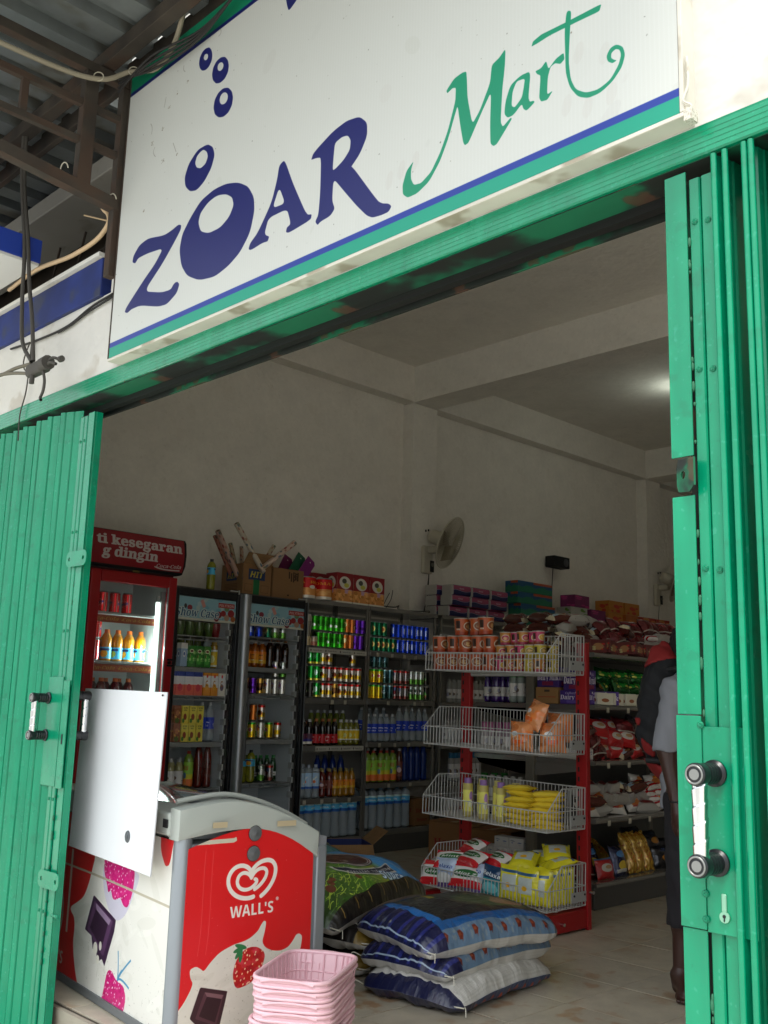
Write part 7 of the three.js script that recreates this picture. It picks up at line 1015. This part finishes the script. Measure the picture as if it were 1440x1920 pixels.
  for (let i = 0; i < 5; i++) put(i === 0 || i === 2 ? multi : pink, 'small ' + (i === 0 || i === 2 ? 'striped' : 'pink') + ' noodle cup, ' + ordinal(i) + ' from left on the top layer', -3.735 + i * 0.056 + (i > 1 ? 0.015 : 0), y0 + 0.146, -2.70 - (i % 2) * 0.03, rr(-0.8, 0.8), G);
  for (let i = 0; i < 5; i++) for (let k = 0; k < 2; k++) put(yellow, 'small yellow noodle cup in the back row, ' + ordinal(i) + ' from left, ' + (k ? 'upper' : 'lower') + ' layer', small(i) + 0.02, y0 - 0.012 + k * 0.079, -2.77, rr(-0.8, 0.8), G);
  // bread
  const bread = bagKind('bread_bag', 'bread bag', 0.15, 0.17, 0.09, (c, w, h) => { c.fillStyle = '#b0744a'; c.fillRect(0, 0, w, h); for (let i = 0; i < 12; i++) ell(c, rr(0, w), rr(0, h), rr(12, 30), rr(10, 24), ['#9a5a30', '#c4966a', '#c86a34'][i % 3]); ell(c, 40, 80, 20, 16, '#c9c4bc'); c.fillStyle = '#c2541f'; c.fillRect(30, 120, 60, 26); }, { seed: 31, rough: 0.15, wr: 0.12 });
  put(bread, 'orange bread bag lying in the lower layer of the second basket', -3.60, 0.955, -2.68, 0.15, 'bread bags', -0.05); put(bread, 'orange bread bag leaning highest in the second basket', -3.56, 1.08, -2.71, -0.2, 'bread bags', -0.3, -0.25); put(bread, 'small pale bread bag at the right end of the second basket', -3.44, 0.955, -2.76, 0.7, 'bread bags', -0.2); put(bread, 'bread bag at the back right of the second basket', -3.46, 1.01, -2.85, 0.4, 'bread bags', -0.2);
  // lotion bottles and sachets
  for (let i = 0; i < 6; i++) put(i === 0 || i === 2 || i === 4 ? K.purpleCapLotion : K.lotionBottle, 'yellow lotion bottle, ' + ordinal(i) + ' from left in the third basket', -4.045 + i * 0.06 + (i > 3 ? 0.012 : 0), 0.553 - i * 0.002, -2.74 - (i % 2) * 0.06, rr(-0.4, 0.4), 'lotion bottles in the third basket');
  const sachet = bagKind('sachet_strip', 'sachet pack', 0.20, 0.10, 0.035, (c, w, h) => { c.fillStyle = '#b09a2c'; c.fillRect(0, 0, w, h); for (let i = 0; i < 4; i++) { ell(c, 16 + i * 32, 70, 11, 20, '#6a2f1e'); ell(c, 16 + i * 32, 130, 9, 12, '#c8b456'); } c.fillStyle = '#c0ac3e'; c.fillRect(0, 0, w, 14); }, { seed: 37, lie: 1, rough: 0.2, fu: 0.34, p: 3.4, wr: 0.16 });
  for (let k = 0; k < 7; k++) for (let i = 0; i < 2; i++) put(sachet, 'yellow sachet pack, ' + ordinal(k) + ' from bottom in the ' + (i ? 'right' : 'left') + ' stack, third basket', -3.635 + i * 0.14 + rr(-0.012, 0.012), 0.565 + k * 0.031 - i * 0.004 - (i ? 0.02 : 0), -2.72 - i * 0.06 + rr(-0.01, 0.01), rr(-0.2, 0.2) + (i ? 0.4 : 0), 'yellow sachet packs', rr(-0.1, 0.1), rr(-0.1, 0.06));
  // sweets and detergent in the bottom basket
  const mint = bagKind('candy_bag', 'sweets bag', 0.23, 0.15, 0.065, (c, w, h) => { c.fillStyle = '#b7b2ae'; c.fillRect(0, 0, w, h); c.fillStyle = '#a81c24'; c.fillRect(0, 0, w, 44); c.fillRect(0, h - 50, w, 50); ell(c, 64, 96, 50, 30, '#27582e', -0.1); text(c, 'Mint Z', 64, 98, 28, '#cfcabf', 'sans-serif', { skew: -0.2 }); c.fillStyle = '#c9c4bc'; c.fillRect(10, 54, 90, 6); }, { seed: 41, rough: 0.2, wr: 0.1, lie: 1 });
  const mp = [[-4.20, 0.22, -2.665, 0.3, 1.1], [-4.13, 0.30, -2.72, 0.5, 0.6], [-3.99, 0.325, -2.73, -0.3, 0.5], [-4.16, 0.30, -2.84, 0.2, 0.35], [-4.10, 0.37, -2.87, -0.5, 0.5], [-3.86, 0.33, -2.80, -0.4, 0.5], [-3.97, 0.24, -2.66, 0.1, 1.1], [-3.80, 0.29, -2.86, 0.6, 0.3], [-4.24, 0.26, -2.78, 0.4, 0.3]], mw = ['standing at the front left', 'leaning in the left half', 'lying top centre', 'lying low at the back left', 'rising at the back centre', 'lying right of centre', 'standing against the front wires, centre', 'low at the back centre', 'in the far left corner'];
  mp.forEach(([x, y, z, ry, rx], i) => put(mint, 'red and white mint sweets bag ' + mw[i] + ' of the bottom basket', x, y, z, ry, 'mint sweets bags', rx));
  const rel = bagKind('candy_bag', 'sweets bag', 0.14, 0.17, 0.06, (c, w, h) => { c.fillStyle = '#23747c'; c.fillRect(0, 0, w, h); c.fillStyle = '#15304e'; c.fillRect(0, 0, w, 80); text(c, 'Relaxa', 64, 56, 36, '#c4d0d4', 'sans-serif', { rot: 0.12 }); ell(c, 64, 140, 50, 34, '#5a9aa0'); }, { seed: 43, rough: 0.16, wr: 0.1 });
  put(rel, 'teal sweets bag standing at the front centre of the bottom basket', -3.79, 0.15, -2.645, 0.1, 'teal sweets bags', -0.12, -0.1); put(rel, 'teal sweets bag lying at the back of the bottom basket', -3.70, 0.29, -2.86, 0.5, 'teal sweets bags', -1.4);
  const blueW = bagKind('candy_bag', 'sweets bag', 0.15, 0.17, 0.06, (c, w, h) => { c.fillStyle = '#93a0b4'; c.fillRect(0, 0, w, h); text(c, 'Relaxa', 62, 52, 34, '#22387a', 'sans-serif', { rot: 0.1 }); ell(c, 60, 130, 50, 36, '#b9bcc4'); c.fillStyle = '#5a4a80'; c.fillRect(0, h - 30, w, 30); }, { seed: 47, rough: 0.16, wr: 0.1 });
  put(blueW, 'pale blue sweets bag standing at the front left of the bottom basket', -4.12, 0.15, -2.645, 0.05, 'pale sweets bags', -0.1, 0.08); put(blueW, 'pale purple sweets bag behind the front wires, left of the teal one', -3.93, 0.15, -2.65, -0.1, 'pale sweets bags', -0.3);
  const yel = bagKind('detergent_bag', 'detergent bag', 0.16, 0.19, 0.06, (c, w, h) => { c.fillStyle = '#aea61e'; c.fillRect(0, 0, w, h); c.fillStyle = '#9aa09a'; c.fillRect(26, 50, 80, 90); ell(c, 64, 110, 16, 14, '#b88a1c'); c.fillStyle = '#2a4a6a'; c.fillRect(10, 24, 110, 16); }, { seed: 53, rough: 0.22, wr: 0.08 });
  for (let i = 0; i < 8; i++) put(yel, 'yellow powder bag filed upright at the right end of the bottom basket, ' + ordinal(i) + ' from front', -3.475 - (i % 2) * 0.01, 0.143, -2.66 - i * 0.033, PI / 2 * 0.12 + rr(-0.1, 0.1), 'yellow powder bags', -0.08);
  for (const [i, [x, y, z, ry, rx]] of [[-3.65, 0.15, -2.645, 0, -0.1], [-3.53, 0.148, -2.64, -0.05, -0.06], [-3.62, 0.32, -2.70, 0.4, -1.2], [-3.52, 0.33, -2.78, -0.5, -1.35], [-3.64, 0.33, -2.84, 0.2, -1.3], [-3.48, 0.36, -2.86, 0.7, -1.2], [-3.72, 0.30, -2.78, -0.3, -1.3]].entries()) put(yel, 'yellow powder bag ' + ['standing at the front, left of two', 'standing at the front, right of two', 'lying on top at the front', 'lying on top at the centre right', 'lying on top at the back', 'lying highest at the back right', 'lying beside the mint sweets'][i] + ', bottom basket', x, y, z, ry, 'yellow powder bags', rx);
}
// ---------------------------------------------------------------- person standing behind the right gate, with a backpack
{
  const smin = (a, b, k) => { const h = Math.max(0, k - Math.abs(a - b)) / k; return Math.min(a, b) - h * h * k / 4; };
  const cap = (p, a, b, ra, rb) => { const bx = b[0] - a[0], by = b[1] - a[1], bz = b[2] - a[2], px = p[0] - a[0], py = p[1] - a[1], pz = p[2] - a[2], t = Math.max(0, Math.min(1, (px * bx + py * by + pz * bz) / (bx * bx + by * by + bz * bz + 1e-9))); return Math.hypot(px - bx * t, py - by * t, pz - bz * t) - (ra + (rb - ra) * t); };
  const elp = (p, c, r) => { const k = Math.hypot((p[0] - c[0]) / r[0], (p[1] - c[1]) / r[1], (p[2] - c[2]) / r[2]); return (k - 1) * Math.min(...r); };
  function surf(f, c, half, res) {
    const mc = new MarchingCubes(res, mat(0xffffff), false, false, 120000); mc.isolation = 0; const s = mc.size, hs = mc.halfsize;
    for (let k = 0; k < s; k++) for (let j = 0; j < s; j++) for (let i = 0; i < s; i++) mc.field[i + j * s + k * s * s] = -f([c[0] + (i - hs) / hs * half, c[1] + (j - hs) / hs * half, c[2] + (k - hs) / hs * half]);
    mc.update(); const n = mc.count, pa = mc.positionArray.slice(0, n * 3); for (let i = 0; i < n; i++) for (let q = 0; q < 3; q++) pa[i * 3 + q] = c[q] + pa[i * 3 + q] * half;
    let g = new THREE.BufferGeometry(); g.setAttribute('position', new THREE.BufferAttribute(pa, 3)); g = mergeVertices(g, 1e-5); g.computeVertexNormals(); g.setAttribute('uv', new THREE.BufferAttribute(new Float32Array(g.attributes.position.count * 2), 2)); return g;
  }
  const t = thing('person', 'person in grey shirt and dark shorts standing barefoot behind the right gate', 'person', -2.335, 0, -2.33, THREE.MathUtils.degToRad(88));
  const S = [-1, 1], J = {}; for (const s of S) J[s] = { hip: [s * 0.085, 0.82, 0], knee: [s * 0.115, 0.445, 0.02], ankle: [s * 0.125, 0.085, -0.03], sh: [s * 0.145, 1.30, -0.01], el: [s * 0.20, 1.035, -0.03], wr: [s * 0.205, 0.80, 0.02] };
  const body = (p) => {
    let d = elp(p, [0, 1.17, 0], [0.150, 0.20, 0.095]); d = smin(d, elp(p, [0, 0.97, 0], [0.128, 0.14, 0.088]), 0.08); d = smin(d, elp(p, [0, 0.83, -0.01], [0.148, 0.11, 0.1]), 0.08); d = smin(d, cap(p, [0, 1.28, -0.01], [0, 1.40, 0.005], 0.055, 0.047), 0.05);
    for (const s of S) { const j = J[s]; d = smin(d, cap(p, j.hip, j.knee, 0.082, 0.052), 0.06); d = smin(d, cap(p, j.knee, [j.knee[0], 0.30, -0.015], 0.05, 0.054), 0.03); d = smin(d, cap(p, [j.knee[0], 0.30, -0.015], j.ankle, 0.05, 0.033), 0.03); d = smin(d, cap(p, [s * 0.09, 1.30, -0.01], j.sh, 0.04, 0.043), 0.05); d = smin(d, cap(p, j.sh, j.el, 0.043, 0.037), 0.04); d = smin(d, cap(p, j.el, j.wr, 0.04, 0.026), 0.03); }
    return d;
  };
  const head = (p) => { let d = elp(p, [0, 1.51, 0.0], [0.074, 0.095, 0.09]); d = smin(d, elp(p, [0, 1.455, 0.03], [0.056, 0.07, 0.062]), 0.05); d = smin(d, cap(p, [0, 1.52, 0.088], [0, 1.485, 0.108], 0.010, 0.015), 0.02); d = smin(d, elp(p, [0, 1.453, 0.088], [0.024, 0.010, 0.012]), 0.014); for (const s of S) { d = smin(d, elp(p, [s * 0.077, 1.495, 0.0], [0.012, 0.03, 0.02]), 0.014); d = Math.max(d, -elp(p, [s * 0.031, 1.511, 0.096], [0.016, 0.011, 0.014])); } d = smin(d, cap(p, [0, 1.36, 0.005], [0, 1.42, 0.01], 0.047, 0.046), 0.04); return d; };
  const hand = (s) => (p) => { const x = s * 0.208; let d = elp(p, [x, 0.755, 0.03], [0.02, 0.045, 0.036]); d = smin(d, cap(p, [s * 0.205, 0.81, 0.02], [x, 0.77, 0.027], 0.026, 0.022), 0.02); const L = [0.062, 0.07, 0.066, 0.052]; for (let i = 0; i < 4; i++) { const z = 0.056 - i * 0.0185, l = L[i], a = [x, 0.725, z], b = [x - s * 0.006, 0.725 - l * 0.52, z + 0.002], c = [x - s * 0.022, 0.725 - l, z + 0.003]; d = smin(d, cap(p, a, b, 0.0092, 0.0085), 0.008); d = Math.min(d, cap(p, b, c, 0.0085, 0.0072)); } d = smin(d, cap(p, [x - s * 0.005, 0.775, 0.055], [x - s * 0.018, 0.742, 0.078], 0.012, 0.0105), 0.012); d = smin(d, cap(p, [x - s * 0.018, 0.742, 0.078], [x - s * 0.026, 0.715, 0.082], 0.0105, 0.0085), 0.006); return d; };
  const foot = (s) => (q0) => { const ca = Math.cos(s < 0 ? -0.8 : 0.25), sa = Math.sin(s < 0 ? -0.8 : 0.25), X0 = s * 0.125, Z0 = -0.03, p = [X0 + (q0[0] - X0) * ca - (q0[2] - Z0) * sa, q0[1], Z0 + (q0[0] - X0) * sa + (q0[2] - Z0) * ca], x = X0; let d = cap(p, [x, 0.11, -0.03], [x, 0.075, -0.028], 0.034, 0.036); d = smin(d, elp(p, [x, 0.035, -0.055], [0.034, 0.036, 0.036]), 0.03); d = smin(d, cap(p, [x, 0.062, -0.01], [x + s * 0.006, 0.032, 0.085], 0.036, 0.026), 0.035); d = smin(d, cap(p, [x - s * 0.018, 0.024, 0.075], [x + s * 0.03, 0.02, 0.065], 0.022, 0.018), 0.02); const tl = [[-0.024, 0.046, 0.0145], [-0.004, 0.044, 0.0105], [0.012, 0.038, 0.0098], [0.026, 0.03, 0.0092], [0.039, 0.02, 0.0086]]; for (const [dx, l, r] of tl) d = smin(d, cap(p, [x + s * dx, 0.02, 0.085], [x + s * dx * 1.15, 0.0125, 0.085 + l], r, r * 0.9), 0.007); for (const q of S) d = smin(d, elp(p, [x + q * 0.031, 0.088, -0.03], [0.014, 0.016, 0.016]), 0.016); return Math.max(d, 0.0015 - p[1]); };
  const skinTex = NT(256, (u, v) => tint(0x4a2d20, 0.85 + 0.3 * fbm(u, v, 10, 301, 4))); const skin = phys({ color: 0x3a221a, roughness: 0.45, sheen: 0.2, sheenRoughness: 0.5 });
  const geos = [surf(body, [0, 0.74, 0], 0.76, 118), surf(head, [0, 1.48, 0.01], 0.15, 62)]; for (const s of S) { geos.push(surf(hand(s), [s * 0.20, 0.75, 0.03], 0.105, 60)); geos.push(surf(foot(s), [s * 0.13, 0.065, 0.03], 0.14, 64)); }
  M('body', MG(geos), skin, t);
  const hair = (p) => { let d = elp(p, [0, 1.523, -0.012], [0.084, 0.097, 0.098]); d = Math.max(d, -(p[2] * -0.75 + (p[1] - 1.50) + 0.02)); d = Math.max(d, p[2] - 0.062 - (p[1] - 1.56) * 0.2); return d + 0.004 * Math.sin(p[0] * 160) * Math.sin(p[1] * 140) * Math.sin(p[2] * 150); };
  M('hair', surf(hair, [0, 1.53, 0], 0.14, 60), mat(0x0d0b0a, 0.85), t);
  M('eyes', MG(S.map((s) => { const g = new THREE.SphereGeometry(0.0115, 12, 8); g.translate(s * 0.031, 1.511, 0.079); return g; })), mat(0xb9b2a6, 0.25), t); M('irises', MG(S.map((s) => { const g = new THREE.SphereGeometry(0.0055, 10, 6); g.translate(s * 0.031, 1.511, 0.0868); return g; })), mat(0x14100c, 0.2), t);
  const fold = (p, a, f) => a * Math.sin(p[1] * f + p[0] * 21 + 3 * Math.sin(p[2] * 17)) * Math.cos(p[2] * 33 + p[0] * 12) + a * 0.7 * Math.sin(p[1] * f * 2.3 + 2.5 * Math.sin(p[0] * 30 + p[1] * 9) + p[2] * 40);
  const shirt = (p) => { let d = elp(p, [0, 1.16, 0], [0.178, 0.25, 0.124]); d = smin(d, cap(p, [0, 1.0, 0], [0, 0.80, 0], 0.145, 0.165), 0.10); d = Math.max(d, 0.775 - p[1]); for (const s of S) { const j = J[s]; d = smin(d, cap(p, [s * 0.10, 1.30, -0.01], j.sh, 0.056, 0.062), 0.05); const e = [j.sh[0] + (j.el[0] - j.sh[0]) * 0.98, 1.045, -0.03]; d = smin(d, Math.max(cap(p, j.sh, e, 0.059, 0.06), 1.03 - p[1]), 0.02); } d = Math.max(d, -elp(p, [0, 1.40, 0.02], [0.07, 0.06, 0.075])); return d + fold(p, 0.004, 30); };
  M('shirt', surf(shirt, [0, 1.06, 0], 0.34, 84), mat(0x7e8086, 0.92), t);
  const shorts = (p) => { let d = elp(p, [0, 0.80, 0], [0.162, 0.12, 0.115]); for (const s of S) d = smin(d, cap(p, [s * 0.085, 0.80, 0], [s * 0.118, 0.27, 0.005], 0.102, 0.086), 0.04); d = Math.max(d, 0.292 - p[1]); d = Math.max(d, p[1] - 0.87); return d + fold(p, 0.004, 24); };
  M('shorts', surf(shorts, [0, 0.57, 0], 0.34, 80), mat(0x19161a, 0.9), t);
  const br = new THREE.TorusGeometry(0.029, 0.0035, 6, 20); br.rotateX(PI / 2); br.translate(-0.205, 0.815, 0.017); M('bracelet', br, blackMatte, t);
  const b = thing('backpack', 'black backpack with red panels carried on the back of the person in grey', 'backpack', -2.335, 0, -2.33, THREE.MathUtils.degToRad(88));
  const bp = (p) => { let d = elp(p, [-0.01, 1.20, -0.13], [0.165, 0.31, 0.115]); d = smin(d, elp(p, [-0.01, 1.14, -0.19], [0.13, 0.13, 0.06]), 0.05); return d + fold(p, 0.004, 26); };
  M('bag_body', surf(bp, [-0.01, 1.19, -0.13], 0.36, 70), mat(0x0e1014, 0.8), b);
  const redM = mat(0x7c1414, 0.8), shell = (f) => (p) => Math.max(bp(p) - 0.006, f(p));
  const C0 = [-0.01, 1.19, -0.13];
  M('top_panel', surf(shell((p) => Math.max(1.462 - p[1] + p[2] * 0.3, -0.24 - p[2])), C0, 0.36, 70), redM, b);
  M('side_panel', surf(shell((p) => Math.max(Math.abs(p[2] + 0.19 + (p[1] - 1.13) * 0.35) - 0.010 - 0.022 * Math.sin(p[1] * 44), 0.95 - p[1], p[1] - 1.17)), C0, 0.36, 70), redM, b);
  M('lower_panel', surf(shell((p) => Math.max(p[1] - 0.925 + p[2] * 0.3, -0.5)), C0, 0.36, 70), redM, b);
  for (const s of S) M('strap', TU([[s * 0.09, 1.36, -0.16], [s * 0.105, 1.395, -0.03], [s * 0.11, 1.32, 0.125], [s * 0.12, 1.15, 0.138], [s * 0.125, 1.0, 0.04], [s * 0.14, 0.98, -0.17]], 0.015, 6, 40), blackMatte, b);
}
// ---------------------------------------------------------------- across the street: what the glossy paint and the shop look out on
renderer.render(scene, camera);
